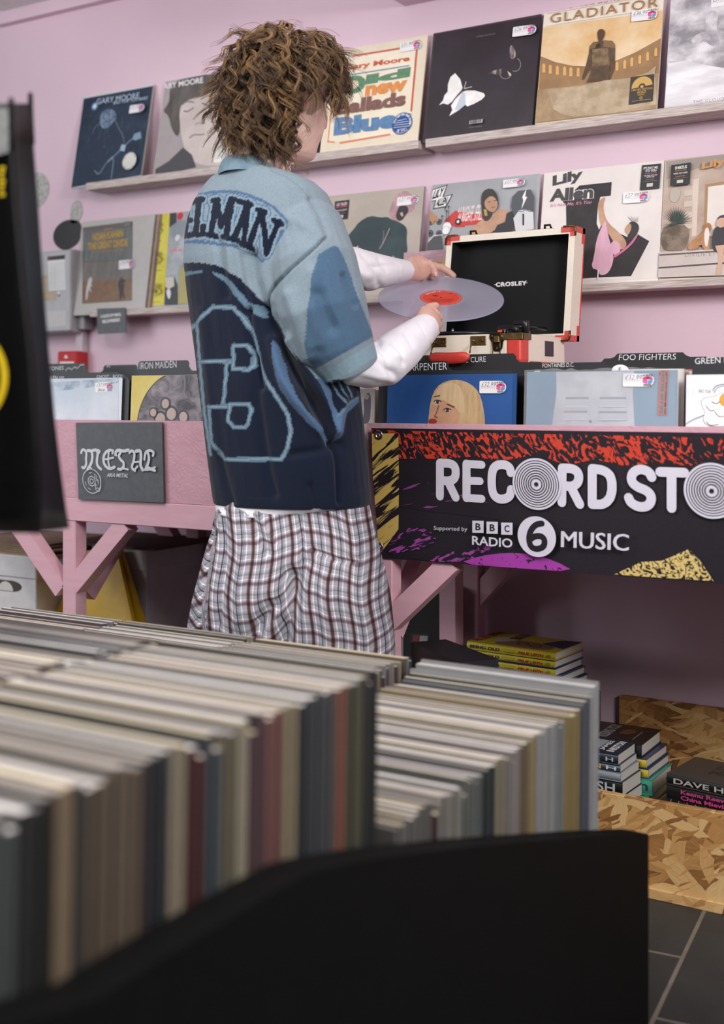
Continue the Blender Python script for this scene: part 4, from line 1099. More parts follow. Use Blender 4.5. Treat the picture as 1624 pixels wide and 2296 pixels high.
# second column: yellow picture-disc sleeve
x2 = XE(288)
def art(P):
    P.poly([(288, 840), (470, 838), (560, 1180), (288, 1180)], two_tone('yellow_sleeve', '#dcc66a', '#e6d584', 8))
    c = (402, 958); P.disc(c, .139, INK, 60); P.disc(c, .136, two_tone('group_photo_print', '#4f4d55', '#a39ba0', 22, lo=.35, hi=.65, dist=1), 60)
    for (x, y, r) in ((360, 940, .016), (385, 928, .015), (412, 935, .013), (372, 905, .012), (345, 925, .01)): P.disc((x, y), r, K('#b9a59b'), 16); P.ring((x, y), r, r * 1.35, K('#37343a'), 16)
    P.ring(c, .010, .012, INK, 20)
crate_record(x2, x2 + S, 2.272, H + .0645, 'yellow-bordered picture disc record beside the grey sign', '#dfcb76', art, edge='#cfc6a8', stick=((448, 846), (489, 844), (448, 868), '£29.99'))
for i in range(6):
    crate_record(x2 + .002, x2 + S + .003, 2.284 + i * .012, H + .058 - (i % 2) * .004, 'record edge, %s behind the yellow picture disc record' % ('next', 'second', 'third', 'fourth', 'fifth', 'sixth')[i], ('#2a292a', '#8b8780', '#1d1c1e')[i % 3])
divider(x2 - .004, x2 + S, 2.40, H + .079, (311, 424, 810), 'grey divider card lettered for a heavy metal band above the yellow picture disc', [('IRON MAIDEN', (314, 828), (396, 824), (314, 813))], DIVG)
# ---- right table
x_l = xat(835, 2.31); 
def art(P):
    P.poly([(740, 868), (834, 868), (834, 1100), (740, 1100)], two_tone('pale_sketch_paper', '#b9b0aa', '#c9c0b9', 20)); P.poly([(740, 870), (806, 880), (806, 960), (740, 960)], K('#55506b'))
    P.poly([(816, 898), (822, 882), (830, 880), (833, 900), (830, 950), (812, 950), (818, 920)], K('#5d5561'), smooth=1); P.disc((823, 890), .006, K('#a99c97'))
crate_record(x_l - .225, x_l, 2.305, H + .028, 'narrow sketch-covered record half hidden behind the jersey', '#b5aca6', art, edge='#8e8781', stick=((770, 868), (810, 867), (770, 890), '£24.99'))
for i, cc in enumerate(('#d7cfc6', '#6a635c', '#c9c0b5', '#35312f', '#2a2627', '#8b857d')):
    crate_record(x_l - .225, x_l + .003 + i * .0042, 2.318 + i * .013, H + .026 - (i % 2) * .003, '%s record edge, %s behind the sketch-covered record' % (('cream', 'brown', 'pale', 'charcoal', 'black', 'grey')[i], ('next', 'second', 'third', 'fourth', 'fifth', 'sixth')[i]), cc)
x3 = xat(862, 2.295)
def art(P):
    f = lambda *a: frame_of(a, 2.707, 720, 480)
    P.poly(f((388, 968), (1166, 962), (1150, 1700), (340, 1700)), two_tone('royal_blue_print', '#1d4a86', '#27579a', 5))
    BL = two_tone('blonde_hair_print', '#a98a63', '#d3b48a', 30, (2.5, 1, .4), lo=.3, hi=.7); BL2 = two_tone('blonde_hair_light', '#c4a67d', '#ddc29b', 40, (2.5, 1, .4), lo=.3, hi=.7)
    P.poly(f((650, 1262), (668, 1120), (700, 1050), (760, 1012), (840, 1004), (910, 1030), (960, 1080), (985, 1160), (998, 1262), (990, 1420), (640, 1420)), BL, smooth=1)
    P.poly(f((655, 1400), (650, 1260), (672, 1170), (692, 1120), (740, 1095), (810, 1160), (838, 1200), (830, 1290), (790, 1400)), two_tone('printed_face', '#c2906f', '#d1a283', 10), smooth=1)
    P.poly(f((672, 1165), (690, 1085), (740, 1030), (810, 1020), (860, 1060), (880, 1200), (850, 1215), (810, 1170), (770, 1150), (735, 1120), (715, 1160)), BL2, smooth=1)
    for (x, y) in ((710, 1140), (770, 1190)): P.poly(f((x - 22, y), (x - 4, y - 13), (x + 20, y - 3), (x + 4, y + 12)), K('#e5dcd6'), smooth=1); P.disc(f((x, y))[0], .0042, K('#3b4a55'), 12); P.stroke(f((x - 24, y - 2), (x - 4, y - 14), (x + 24, y - 2)), .002, K('#40291f'), smooth=1)
    P.stroke(f((690, 1108), (725, 1102)), .0025, K('#7b5238')); P.stroke(f((770, 1152), (815, 1172)), .0025, K('#7b5238')); P.stroke(f((720, 1160), (706, 1210), (690, 1225), (712, 1235)), .0018, K('#8f5f45'), smooth=1)
    P.poly(f((658, 1262), (660, 1245), (690, 1240), (712, 1255), (700, 1270), (670, 1275)), K('#a83a36'), smooth=1)
crate_record(x3, x3 + S * .995, 2.295, H + .0578, 'blue record with a blonde fringe portrait on its cover', '#1f4d8a', art, edge='#101316', stick=((1077, 854), (1137, 854), (1076.5, 882), '£32.99'))
for i, cc in enumerate(('#0f1012', '#17171a', '#d9c9b0', '#b5452f', '#d8d4cf', '#c98a3a', '#3a2324', '#e0dad2', '#161518', '#7b2f2b')):
    crate_record(x3, x3 + S + .002 + i * .0042, (2.3305, 2.346, 2.362, 2.378, 2.446, 2.475, 2.505, 2.54, 2.58, 2.62)[i], H + (.0535 if i < 4 else .0775), '%s record edge, %s behind the blonde portrait record' % (('black', 'charcoal', 'tan', 'orange-red', 'white', 'amber', 'maroon', 'ivory', 'jet', 'crimson')[i], ('next', 'second', 'third', 'fourth', 'fifth', 'sixth', 'seventh', 'eighth', 'ninth', 'tenth')[i]), cc)
divider(x3 - .03, x3 + .300, 2.3065, H + .066, (866, 1006, 812), 'black divider card chalked with a carpenter surname under the red handle', [('SABRINA CARPENTER', (833, 834), (1003, 829), (833, 818))])
divider(x3 - .02, x3 + S + .012, 2.4135, H + .0850, (940, 1157, 797), 'black divider card tucked under the record player front', [('THE CURE', (1026, 814), (1090, 811), (1026, 802))], lean=.025)
# third column: clear plastic sleeve over a blue door cover
x4 = xat(1176, 2.30)
def art(P):
    f = lambda *a: frame_of(a, 3.099, 1100, 700)
    P.poly(f((258, 412), (1285, 402), (1285, 1200), (225, 1200)), two_tone('slate_blue_print', '#5d84a0', '#6f94ad', 5))
    DR = two_tone('white_door_print', '#b3b5bd', '#c6c8ce', 12); P.poly(f((458, 415), (1000, 410), (990, 560), (1002, 780), (1020, 1200), (400, 1200), (430, 780), (460, 560)), DR)
    L = K('#8f929c'); LL = K('#d5d7dc')
    for (x0, x1_, y0_, y1_) in ((525, 684, 590, 655), (510, 676, 685, 748), (764, 945, 590, 657), (758, 950, 688, 750)):
        P.poly(f((x0, y0_), (x1_, y0_), (x1_, y1_), (x0, y1_)), K('#bcbec6')); P.poly(f((x0, y0_), (x1_, y0_), (x1_, y0_ + 14), (x0, y0_ + 14)), L); P.stroke(f((x0, y1_), (x1_, y1_)), .0012, LL)
    P.disc(f((699, 760))[0], .0025, K('#56627a')); 
    RD = K('#a3382f'); P.poly(f((1178, 405), (1243, 402), (1228, 715), (1163, 717)), RD)
    P.text('BILLIE EILISH', *f((1200, 706), (1216, 408), (1180, 705)), INK, .04); P.text('HIT ME HARD AND SOFT', *f((1222, 706), (1236, 408), (1208, 706)), INK, .02)
def clear_mat(name, tint, a, rough=.12):
    m, nt, b = base_mat(name); out = nt.nodes['Material Output']
    tr = nt.nodes.new('ShaderNodeBsdfTransparent'); tr.inputs[0].default_value = (*tint, 1)
    b.inputs['Base Color'].default_value = (*[min(1, x * .95) for x in tint], 1); b.inputs['Roughness'].default_value = rough
    n = noise_node(nt, 14, 3, .5, (1, 1, 3)); bump(nt, b, n.outputs['Fac'], .25, .004)
    mx = nt.nodes.new('ShaderNodeMixShader'); mx.inputs[0].default_value = a
    nt.links.new(tr.outputs[0], mx.inputs[1]); nt.links.new(b.outputs[0], mx.inputs[2]); nt.links.new(mx.outputs[0], out.inputs[0])
    return m
PLAST = clear_mat('clear_plastic_sleeve', (.93, .94, .96), .22)
r4, P4 = crate_record(x4, x4 + S * 1.01, 2.298, H + .061, 'slate blue record with a white door, in a crinkled clear plastic sleeve', '#6288a2', art, edge='#cfc9c4', stick=((1399, 838), (1469, 838), (1398, 867), '£32.99'))
# the plastic outer: crinkled open top
mb = MB(); N = 22; rows = []
for j, (zz) in enumerate((-.02, .10, .20, .296, .309, .3155)):
    row = []
    for i in range(N + 1):
        u = i / N; cr = (random.random() - .5) * (.0035 if j >= 4 else .0008)
        row.append((x4 - .004 + u * (S * 1.01 + .008), 2.2945 + zz * .05 + cr - (.002 if j == 5 else 0), H + .061 - S + zz + (random.random() * .006 if j == 5 else 0)))
    rows.append(row)
mb.loft(rows, PLAST, False, True, closed=False); mb.build('plastic_sleeve', r4, fix=False)
for i, cc in enumerate(('#e4dfda', '#c8b9a6', '#d9d4d6', '#cf5a56', '#1a181a', '#211f22', '#b9a58a', '#cdc7c0')):
    crate_record(x4 + .002, x4 + S + .006 + i * .0036, 2.3325 + i * .014, H + .064 - (i % 3) * .002, '%s record edge, %s behind the white door record' % (('white', 'tan', 'pale grey', 'coral', 'black', 'charcoal', 'sand', 'stone')[i], ('next', 'second', 'third', 'fourth', 'fifth', 'sixth', 'seventh', 'eighth')[i]), cc)
divider(x4 + .03, x4 + .20, 2.3125, H + .0685, (1213, 1361, 814), 'low black divider card with small chalk lettering beside the red base corner', [('FONTAINES D.C.', (1217, 824.5), (1288, 822), (1217, 815.5))])
divider(x4 - .002, x4 + S + .022, 2.452, H + .079, None, 'plain black divider card below the tall chalk-lettered one')
divider(x4 + .10, x4 + S + .02, 2.4625, H + .092, (1379, 1538, 793), 'tall black divider card chalked in capitals above the white door record', [('FOO FIGHTERS', (1388, 808), (1516, 806), (1389, 795))])
ob = thing('index_tag', (xat(1391, 2.325), 2.324, H + .06), 'white oval index tag standing behind the white door record', 'index tag')
q = [on_y(1391 + 18.5 * math.cos(a), 830 + 12.5 * math.sin(a), 2.326) for a in [i * math.pi / 14 for i in range(28)]]
MB().prism(q + [], (0, .001, 0), WHITE).build('card', ob)
MB().box((on_y(1386, 845, 2.326).x, 2.3265, H - .2), (on_y(1396, 845, 2.326).x, 2.327, on_y(1391, 840, 2.326).z), WHITE).build('stem', ob)
P = Print(q[0], (1, 0, 0), (0, 0, 1)); P.text('F', (1388, 832), (1394, 832), (1388, 824), INK); P.mb.build('lettering', ob, fix=False)
x5 = xat(1536, 2.30)
def art(P):
    f = lambda *a: frame_of(a, 3.099, 1100, 700)
    P.poly(f((1388, 455), (2400, 450), (2400, 1300), (1335, 1300)), two_tone('very_pale_blue', '#dfe5ec', '#e9edf2', 5))
    def cloud(pts):
        P.poly(f(*pts), INK, smooth=2)
        c = np.mean(np.array(pts, float), 0); P.poly(f(*[tuple(c + (np.array(p) - c) * .985) for p in pts]), WHITE, smooth=2)
    cloud([(1400, 560), (1420, 520), (1480, 515), (1545, 545), (1575, 575), (1540, 590), (1470, 592), (1415, 585)])
    P.text('BAD YEAR', *f((1450, 558), (1532, 566), (1452, 534)), INK, -.01)
    P.stroke(f((1548, 545), (1560, 520), (1590, 505), (1640, 500)), .0012, INK, smooth=1); P.stroke(f((1556, 560), (1572, 530), (1600, 516), (1640, 512)), .0008, INK, smooth=1)
    cloud([(1475, 660), (1462, 620), (1500, 590), (1560, 590), (1600, 560), (1680, 570), (1760, 560), (1800, 640), (1790, 760), (1600, 800), (1500, 790), (1475, 740), (1500, 700)])
    P.disc(f((1640, 610))[0], .013, K('#dba23c'), 24)
    for pts in (((1500, 650), (1530, 690), (1560, 680)), ((1560, 690), (1590, 730), (1640, 720)), ((1500, 760), (1530, 790), (1590, 780)), ((1540, 620), (1570, 640), (1600, 620))): P.stroke(f(*pts), .0011, INK, smooth=1)
    P.stroke(f((1345, 790), (1400, 750), (1490, 715)), .0011, INK, smooth=1)
crate_record(x5, x5 + S, 2.295, H + .051, 'pale cartoon cloud record at the end of the pink table', '#e3e8ee', art, edge='#d5d5d8')
for i, cc in enumerate(('#d8d5d6', '#2b292c', '#c4beb8', '#9a938c', '#3a3738')):
    crate_record(x5 - .003 - i * .003, x5 + S, 2.308 + i * .016, H + .049 - (i % 2) * .002, '%s record edge, %s behind the cartoon cloud record' % (('silver', 'black', 'grey', 'taupe', 'charcoal')[i], ('next', 'second', 'third', 'fourth', 'fifth')[i]), cc)
divider(x5 + .004, x5 + S, 2.3025, H + .079, (1554, 1800, 802), 'black divider card chalked with a colour name above the cartoon cloud record', [('GREEN DAY', (1559, 816.5), (1662, 812), (1559, 803))])
# pink bootleg sleeve behind the player
def art(P):
    P.poly([(904, 567), (1090, 553), (1090, 800), (900, 800)], two_tone('dusty_pink_print', '#b9949d', '#c4a0a8', 10)); g = K('#e0cdd2')
    P.text('May, 1993', (945, 573), (966, 571), (945, 567), g, -.01, .2); P.text('Live at the Los Angeles Sports Arena', (921, 582), (991, 575), (921, 576), g, -.01, .2); P.stroke([(935, 586), (971, 582)], .0016, g)
    for i in range(26): P.disc((random.uniform(906, 995), random.uniform(567, 600)), .0008, K('#8c6a78'), 6)
    P.poly([(968, 588), (1000, 586), (1000, 598), (967, 600)], K('#c9a83c')); P.text('THE LEGENDARY', (971, 592), (995, 590.5), (971, 589), INK, .01); P.poly([(968, 593.5), (1000, 592), (1000, 597), (967.5, 599)], K('#d6c9a2')); P.text('BOOTLEG', (975, 597), (989, 596), (975, 594), INK, .01)
zp = on_y(905, 566, 2.79).z; xp = xat(904, 2.79)
crate_record(xp, xp + S, 2.785, zp, 'dusty pink bootleg record standing on others behind the player lid', '#b9949d', art, edge='#d5bfc3', lean=.03)
for i in range(2):
    crate_record(xp - .02 + i * .01, xp + S, 2.770 + i * .020, H + .060, 'plain %s record standing under the dusty pink bootleg' % ('ochre', 'slate')[i], ('#a98d4d', '#5d6670')[i], lean=.02)

# ================================================================== the suitcase record player
CREAM = two_tone('cream_leatherette', '#e3d9c8', '#eae1d2', 160, lo=.3, hi=.7, rough=.45, bumpy=.15, bdist=.0006)
REDL = two_tone('red_leatherette', '#c7392f', '#d0443a', 160, lo=.3, hi=.7, rough=.42, bumpy=.15, bdist=.0006)
BRASS = two_tone('aged_brass', '#57462d', '#8a7348', 60, lo=.3, hi=.7, rough=.38); BRASS.node_tree.nodes['Principled BSDF'].inputs['Metallic'].default_value = .85
FELT = M('#0d0e11', .9); BLKP = M('#141417', .35)
Yf_, Yb_ = 2.434, 2.690
X1 = -1.0835; X0 = -1.436
zb_ = H + .0797; ztp = on_y(1160, 747, Yf_).z
t = thing('record_player', ((X0 + X1) / 2, (Yf_ + Yb_) / 2, zb_), 'cream and red suitcase record player standing open on the records', 'record player')
def rbox(lo, hi, r, seg=4):
    """box rounded in plan and at the bottom"""
    x0, y0, z0 = lo; x1, y1, z1 = hi; rings = []
    for k in range(seg + 1):
        a = math.pi / 2 * k / seg; ins = r * (1 - math.sin(a)); z = z0 + r * (1 - math.cos(a)); rr = r
        ring = []
        for (cx, cy, a0) in ((x1 - r, y0 + r, -90), (x1 - r, y1 - r, 0), (x0 + r, y1 - r, 90), (x0 + r, y0 + r, 180)):
            for m in range(seg + 1):
                b = math.radians(a0 + 90 * m / seg); q = rr - ins
                ring.append((cx + q * math.cos(b), cy + q * math.sin(b), z))
        rings.append(ring)
    rings.append([(p[0], p[1], z1) for p in rings[-1]])
    return rings
mb = MB(); mb.loft(rbox((X0, Yf_, zb_), (X1, Yb_, ztp), .012), CREAM, True, False); base = mb.build('base', t)
cw = .044
for xc_, sx in ((X1, 1), (X0, -1)):   # red leather corners and bottom welt
    lo = (xc_ - cw if sx > 0 else xc_ - .0012, Yf_ - .0012, zb_ - .0012); hi = (xc_ + .0012 if sx > 0 else xc_ + cw, Yf_ + cw, ztp - .010)
    mb = MB(); mb.loft(rbox(lo, hi, .013), REDL, True, False); mb.build('corner_leather', t)
mb = MB(); mb.box((X1 - .02, Yf_ + cw, zb_ - .001), (X1 + .001, Yb_ + .001, zb_ + .010), REDL, .002)
mb.build('bottom_welt', t)
mb = MB(); ST = M('#eadfd6', .6)
for (x, y) in ((X1 - cw + .003, Yf_ - .0016),):
    for k in range(18): mb.box((x - .0004, y - .0002, zb_ + .012 + k * .0036), (x + .0004, y + .0004, zb_ + .0141 + k * .0036), ST)
for k in range(18): mb.box((X1 + .0011, Yf_ + cw - .0035, zb_ + .012 + k * .0036), (X1 + .0017, Yf_ + cw - .0027, zb_ + .0141 + k * .0036), ST)
mb.build('stitching', t)
mb = MB()
mb.box((X1 - cw - .008, Yf_ - .003, ztp - .014), (X1 + .003, Yf_ + .004, ztp + .001), BRASS, .001); mb.box((X1 - .004, Yf_ - .002, ztp - .014), (X1 + .003, Yf_ + cw + .003, ztp + .001), BRASS, .001)
mb.lathe((X1 - cw - .002, Yf_ - .003, ztp - .008), [(.0001, .0022), (.002, .0018), (.003, 0)], BRASS, 12, (0, -1, 0))
mb.build('corner_bracket', t)
# deck, platter, spindle, tonearm
MB().box((X0 + .008, Yf_ + .008, ztp - .001), (X1 - .008, Yb_ - .008, ztp + .0015), BLKP, .001).build('deck', t)
pc = Vector((X0 + .150, (Yf_ + Yb_) / 2 - .002, ztp + .002))
mb = MB(); mb.lathe(pc, [(.0001, .009), (.098, .009), (.1, .0075), (.1, .001), (.094, 0)], BLKP, 56); mb.build('platter', t)
mb = MB(); sp = on_y(1016, 744, pc.y); mb.lathe((sp.x, pc.y, ztp + .010), [(.0033, 0), (.0033, .010), (.002, .014), (.0001, .0155)], M('#c9c6c4', .2, 1.0), 14); mb.build('spindle', t)
mb = MB(); ay = Yf_ + .085
za = ztp + .004
mb.tube([(X1 - .030, Yb_ - .05, za + .016), (X1 - .034, Yf_ + .13, za + .017), (X1 - .052, ay, za + .016)], .0042, BLKP, 8)
mb.box((X1 - .094, ay - .012, za + .008), (X1 - .050, ay + .006, za + .019), BLKP, .002)
mb.box((X1 - .060, ay - .006, za - .002), (X1 - .048, ay + .004, za + .012), BLKP, .001)
mb.build('tonearm', t)
mb = MB(); mb.box((X1 - .093, ay - .014, za + .003), (X1 - .070, ay - .002, za + .0095), M('#e2562a', .35), .0015); mb.build('stylus', t)
mb = MB(); mb.lathe((X1 - .030, Yf_ + .035, za - .002), [(.0075, 0), (.0075, .016), (.0001, .017)], BLKP, 18); mb.lathe((X1 - .012 - .006, Yf_ + .06, za - .002), [(.009, 0), (.009, .026), (.007, .029), (.0001, .030)], BLKP, 20); mb.lathe((X1 - .055, Yf_ + .03, za - .002), [(.006, 0), (.006, .011), (.0001, .012)], BLKP, 16)
mb.box((X1 - .045, Yf_ + .055, za + .018), (X1 - .010, Yf_ + .066, za + .028), BLKP, .002); mb.build('control_knob', t)
# front hardware
def on_front(px, py): return on_y(px, py, Yf_)
for (px, py) in ((1073, 764), (985, 768)):
    c = on_front(px, py); mb = MB(); mb.box((c.x - .0195, Yf_ - .0025, c.z - .0105), (c.x + .0195, Yf_ + .001, c.z + .0105), BRASS, .0012)
    for dx in (-.011, .011): mb.lathe((c.x + dx, Yf_ - .0025, c.z), [(.0001, .0022), (.0026, .0018), (.0034, 0)], BRASS, 12, (0, -1, 0))
    mb.build('handle_plate', t)
a = on_front(975, 778); b_ = on_front(1070, 772); hz = on_front(1000, 800).z
hx0, hx1 = on_front(976, 800).x, on_front(1067, 800).x
for x, zt_ in ((hx0 + .004, a.z), (hx1 - .001, b_.z)):
    mb = MB(); mb.tube([(x, Yf_ - .004, zt_ + .006), (x, Yf_ - .022, zt_ - .004), (x + .001, Yf_ - .030, hz + .006)], .0018, BRASS, 8); mb.build('handle_wire', t)
mb = MB(); prof = []
cx_ = (hx0 + hx1) / 2; hw = (hx1 - hx0) / 2
for k in range(13):
    u = -1 + 2 * k / 12; e = (1 - abs(u) ** 6) ** .5 if abs(u) < 1 else .0
    zc_ = hz - .002 - .003 * (1 - u * u); hh = .0135 * max(e, .35)
    prof.append([(cx_ + u * hw, Yf_ - .0305 + .0075 * math.cos(m * math.pi / 6) * max(e, .4), zc_ + hh * math.sin(m * math.pi / 6)) for m in range(12)])
mb.loft(prof, REDL, True, True); mb.build('handle', t)
lc = on_front(1116, 765); mb = MB()
mb.prism([Vector((lc.x + dx, Yf_ + .0005, lc.z + dz)) for dx, dz in ((-.018, .017), (.018, .017), (.019, .008), (.014, -.002), (.012, -.016), (.006, -.0225), (-.006, -.0225), (-.012, -.016), (-.014, -.002), (-.019, .008))], (0, -.003, 0), M('#2c2822', .4, .8))
mb.box((lc.x - .007, Yf_ - .008, lc.z - .004), (lc.x + .007, Yf_ - .002, lc.z + .012), BRASS, .002)
for dx, dz in ((-.012, .011), (.012, .011), (0, -.016)): mb.lathe((lc.x + dx, Yf_ - .003, lc.z + dz), [(.0001, .002), (.0022, .0016), (.003, 0)], BRASS, 10, (0, -1, 0))
mb.build('latch', t)
mb = MB(); mb.tube([(lc.x - .009, Yf_ - .005, lc.z + .004), (lc.x - .0095, Yf_ - .006, lc.z - .030), (lc.x + .0085, Yf_ - .006, lc.z - .030), (lc.x + .009, Yf_ - .005, lc.z + .004)], .0014, BRASS, 8); mb.build('latch_loop', t)
g0 = on_x(1222, 764, X1); g1 = on_x(1241, 800, X1)
mb = MB(); mb.box((X1 - .002, g0.y, min(g0.z, g1.z)), (X1 + .0015, g1.y, max(g0.z, g1.z)), M('#3a3034', .6), .001); mb.build('side_grille', t)
# lid: tray standing upright behind
LY0 = 2.662
lid_o = Vector((-1.4085, LY0, ztp - .006)); LH = on_y(1284, 508, 2.70).z - lid_o.z
tilt = 0.15
def L3(u, v, w): return Vector((lid_o.x + u, LY0 + w + v * tilt, lid_o.z + v))
Wl = .3445
mb = MB()
m_ = .016
outer = [(0, 0), (Wl, 0), (Wl, LH), (0, LH)]; inner = [(m_, m_), (Wl - m_, m_), (Wl - m_, LH - m_), (m_, LH - m_)]
v8 = [L3(*p, 0) for p in outer] + [L3(*p, 0) for p in inner] + [L3(*p, .058) for p in outer]
mb.raw(v8, [(0, 1, 5, 4), (1, 2, 6, 5), (2, 3, 7, 6), (3, 0, 4, 7), (0, 8, 9, 1), (1, 9, 10, 2), (2, 10, 11, 3), (3, 11, 8, 0), (8, 11, 10, 9)], CREAM)
lid = mb.build('lid', t)
mb = MB(); v = [L3(*p, 0.0004) for p in inner] + [L3(*[x * .992 + y for x, y in zip(p, (.0014, .001))], .045) for p in inner]
mb.raw(v, [(0, 4, 5, 1), (1, 5, 6, 2), (2, 6, 7, 3), (3, 7, 4, 0), (4, 7, 6, 5)], FELT); mb.build('lid_lining', lid, fix=False)
cl = .036
for (u0, v0, su, sv) in ((0, 0, 1, 1), (Wl, 0, -1, 1), (Wl, LH, -1, -1), (0, LH, 1, -1)):
    e = .0016; mb = MB()
    def bx(ua, ub, va, vb, wa, wb):
        ua, ub = sorted((ua, ub)); va, vb = sorted((va, vb))
        mb.hexa([L3(ua, va, wa), L3(ub, va, wa), L3(ub, va, wb), L3(ua, va, wb), L3(ua, vb, wa), L3(ub, vb, wa), L3(ub, vb, wb), L3(ua, vb, wb)], REDL)
    bx(u0 - su * e, u0 + su * cl, v0 - sv * e, v0 + sv * .012, -e, .06); bx(u0 - su * e, u0 + su * .012, v0 - sv * e, v0 + sv * .022, -e, .0)
    bx(u0 - su * e, u0 + su * .004, v0 - sv * e, v0 + sv * cl, .044, .06)
    mb.build('lid_corner_leather', lid)
mb = MB(); bx(Wl - .004, Wl + .0012, cl, LH - cl, .0565, .0605); mb.build('lid_edge_welt', lid)
mb = MB()
for (u0, v0, sv) in ((Wl, 0, 1), (Wl, LH, -1), (0, LH, -1)):
    su = -1 if u0 > 0 else 1
    mb.tube([L3(u0 + su * .030, v0 - sv * .002, -.003), L3(u0 + su * .004, v0 - sv * .002, -.003), L3(u0 - su * .002, v0 + sv * .004, -.003), L3(u0 - su * .002, v0 + sv * .022, -.003)], .0024, BRASS, 8)
mb.build('lid_corner_bracket', lid)
for px in (1057, 1224):
    mb = MB(); u = on_y(px, 520, 2.70).x - lid_o.x
    mb.hexa([L3(u - .016, LH - .001, .010), L3(u + .016, LH - .001, .010), L3(u + .016, LH - .001, .030), L3(u - .016, LH - .001, .030), L3(u - .016, LH + .0025, .010), L3(u + .016, LH + .0025, .010), L3(u + .016, LH + .0025, .030), L3(u - .016, LH + .0025, .030)], BRASS)
    mb.tube([L3(u - .008, LH + .002, .012), L3(u - .007, LH + .010, .006), L3(u + .007, LH + .010, .006), L3(u + .008, LH + .002, .012)], .003, M('#2c2822', .4, .8), 8)
    mb.build('lid_catch', lid)
lo_ = L3(0, 0, .0442); uyl = (L3(0, 1, 0) - L3(0, 0, 0)).normalized()
P = Print(lo_, (1, 0, 0), uyl); LW2 = M('#e9e9ec', .5)
P.text('CROSLEY', (1112, 643.5), (1182, 639.5), (1112, 633.5), LW2, .05, .0, 1.15)
for (a, b_) in ((1108.5, 1113), (1122, 1126), (1131, 1134), (1142, 1145), (1153, 1156), (1164, 1167), (1176, 1184)): P.stroke([(a, 638.6 - (a - 1108) * .056), (b_, 638.6 - (b_ - 1108) * .056)], .0011, LW2)
P.mb.build('lid_lettering', lid, fix=False)
# ================================================================== the person
RV = np.array([CA, SA, 0.0]); DV = np.array([-SA, CA, 0.0]); ZV = np.array([0, 0, 1.0])
def atn(px, py, dep): return np.array(at(px, py, dep))
pc_ = at(640, YH, 2.50); PROOT = Vector((pc_.x, pc_.y, 0))
person = thing('person', PROOT, 'person with curly brown hair and plaid shorts holding a clear record over the player', 'person')

def remeshed(mb, voxel, smooth=4, fac=.5):
    me = mb.mesh('soft_shape'); o = bpy.data.objects.new('soft_shape', me); col.objects.link(o)
    import bmesh
    bm = bmesh.new(); bm.from_mesh(me); bmesh.ops.recalc_face_normals(bm, faces=bm.faces); bm.to_mesh(me); bm.free()
    md = o.modifiers.new('r', 'REMESH'); md.mode = 'VOXEL'; md.voxel_size = voxel
    if smooth:
        s = o.modifiers.new('s', 'SMOOTH'); s.iterations = smooth; s.factor = fac
    dg = bpy.context.evaluated_depsgraph_get()
    out = bpy.data.meshes.new_from_object(o.evaluated_get(dg))
    bpy.data.objects.remove(o); bpy.data.meshes.remove(me)
    return out
def verts_of(me):
    v = np.zeros(len(me.vertices) * 3); me.vertices.foreach_get('co', v); return v.reshape(-1, 3)
def normals_of(me):
    n = np.zeros(len(me.vertices) * 3); me.vertices.foreach_get('normal', n); return n.reshape(-1, 3)
def finish(me, V, name, parent, mat, colr=None):
    V = V - np.array(PROOT)
    me.vertices.foreach_set('co', V.ravel())
    me.materials.clear(); me.materials.append(mat)
    me.polygons.foreach_set('material_index', np.zeros(len(me.polygons), dtype=np.int32))
    me.polygons.foreach_set('use_smooth', np.ones(len(me.polygons), dtype=bool))
    if colr is not None:
        a = me.color_attributes.new('knit', 'FLOAT_COLOR', 'POINT')
        a.data.foreach_set('color', np.concatenate([colr, np.ones((len(colr), 1))], 1).astype(np.float32).ravel())
    me.update()
    o = bpy.data.objects.new(name, me); col.objects.link(o); o.parent = parent
    return o
def inpoly(P, poly):
    x, y = P[:, 0], P[:, 1]; r = np.zeros(len(P), bool); n = len(poly)
    for i in range(n):
        x0, y0 = poly[i]; x1, y1 = poly[(i + 1) % n]
        if y0 == y1: continue
        c = ((y0 > y) != (y1 > y)) & (x < (x1 - x0) * (y - y0) / (y1 - y0) + x0)
        r ^= c
    return r
def dline(P, pl):
    d = np.full(len(P), 1e9)
    for (a, b) in zip(pl, pl[1:]):
        a = np.array(a, float); b = np.array(b, float); ab = b - a
        t = np.clip(((P - a) @ ab) / (ab @ ab), 0, 1)
        d = np.minimum(d, np.hypot(*(P - (a + t[:, None] * ab)).T))
    return d
def ring_at(y, xl, xr, k, psi, dep, e=2.3, n=40, ky=0.0):
    c = atn((xl + xr) / 2, y, dep); w = (xr - xl) / 2 * dep / F
    rb = RV * math.cos(psi) - DV * math.sin(psi); fb = RV * math.sin(psi) + DV * math.cos(psi)
    a = w / math.sqrt(math.cos(psi) ** 2 + (k * math.sin(psi)) ** 2); b = k * a
    out = []
    for i in range(n):
        t = 2 * math.pi * i / n; cs, sn = math.cos(t), math.sin(t)
        out.append(c + rb * a * math.copysign(abs(cs) ** (2 / e), cs) + fb * b * math.copysign(abs(sn) ** (2 / e), sn) + ZV * ky * sn * b)
    return out
def limb(mb, pts, mat, n=24, cap=True):
    """pts: (px, py, depth, half-width px across, half-depth m)"""
    P = [Vector(atn(p[0], p[1], p[2])) for p in pts]
    mb.tube(P, [(p[3] * p[2] / F, p[4]) for p in pts], mat, n, ref=tuple(DV), round_end=False)
TMP = M('#808080')

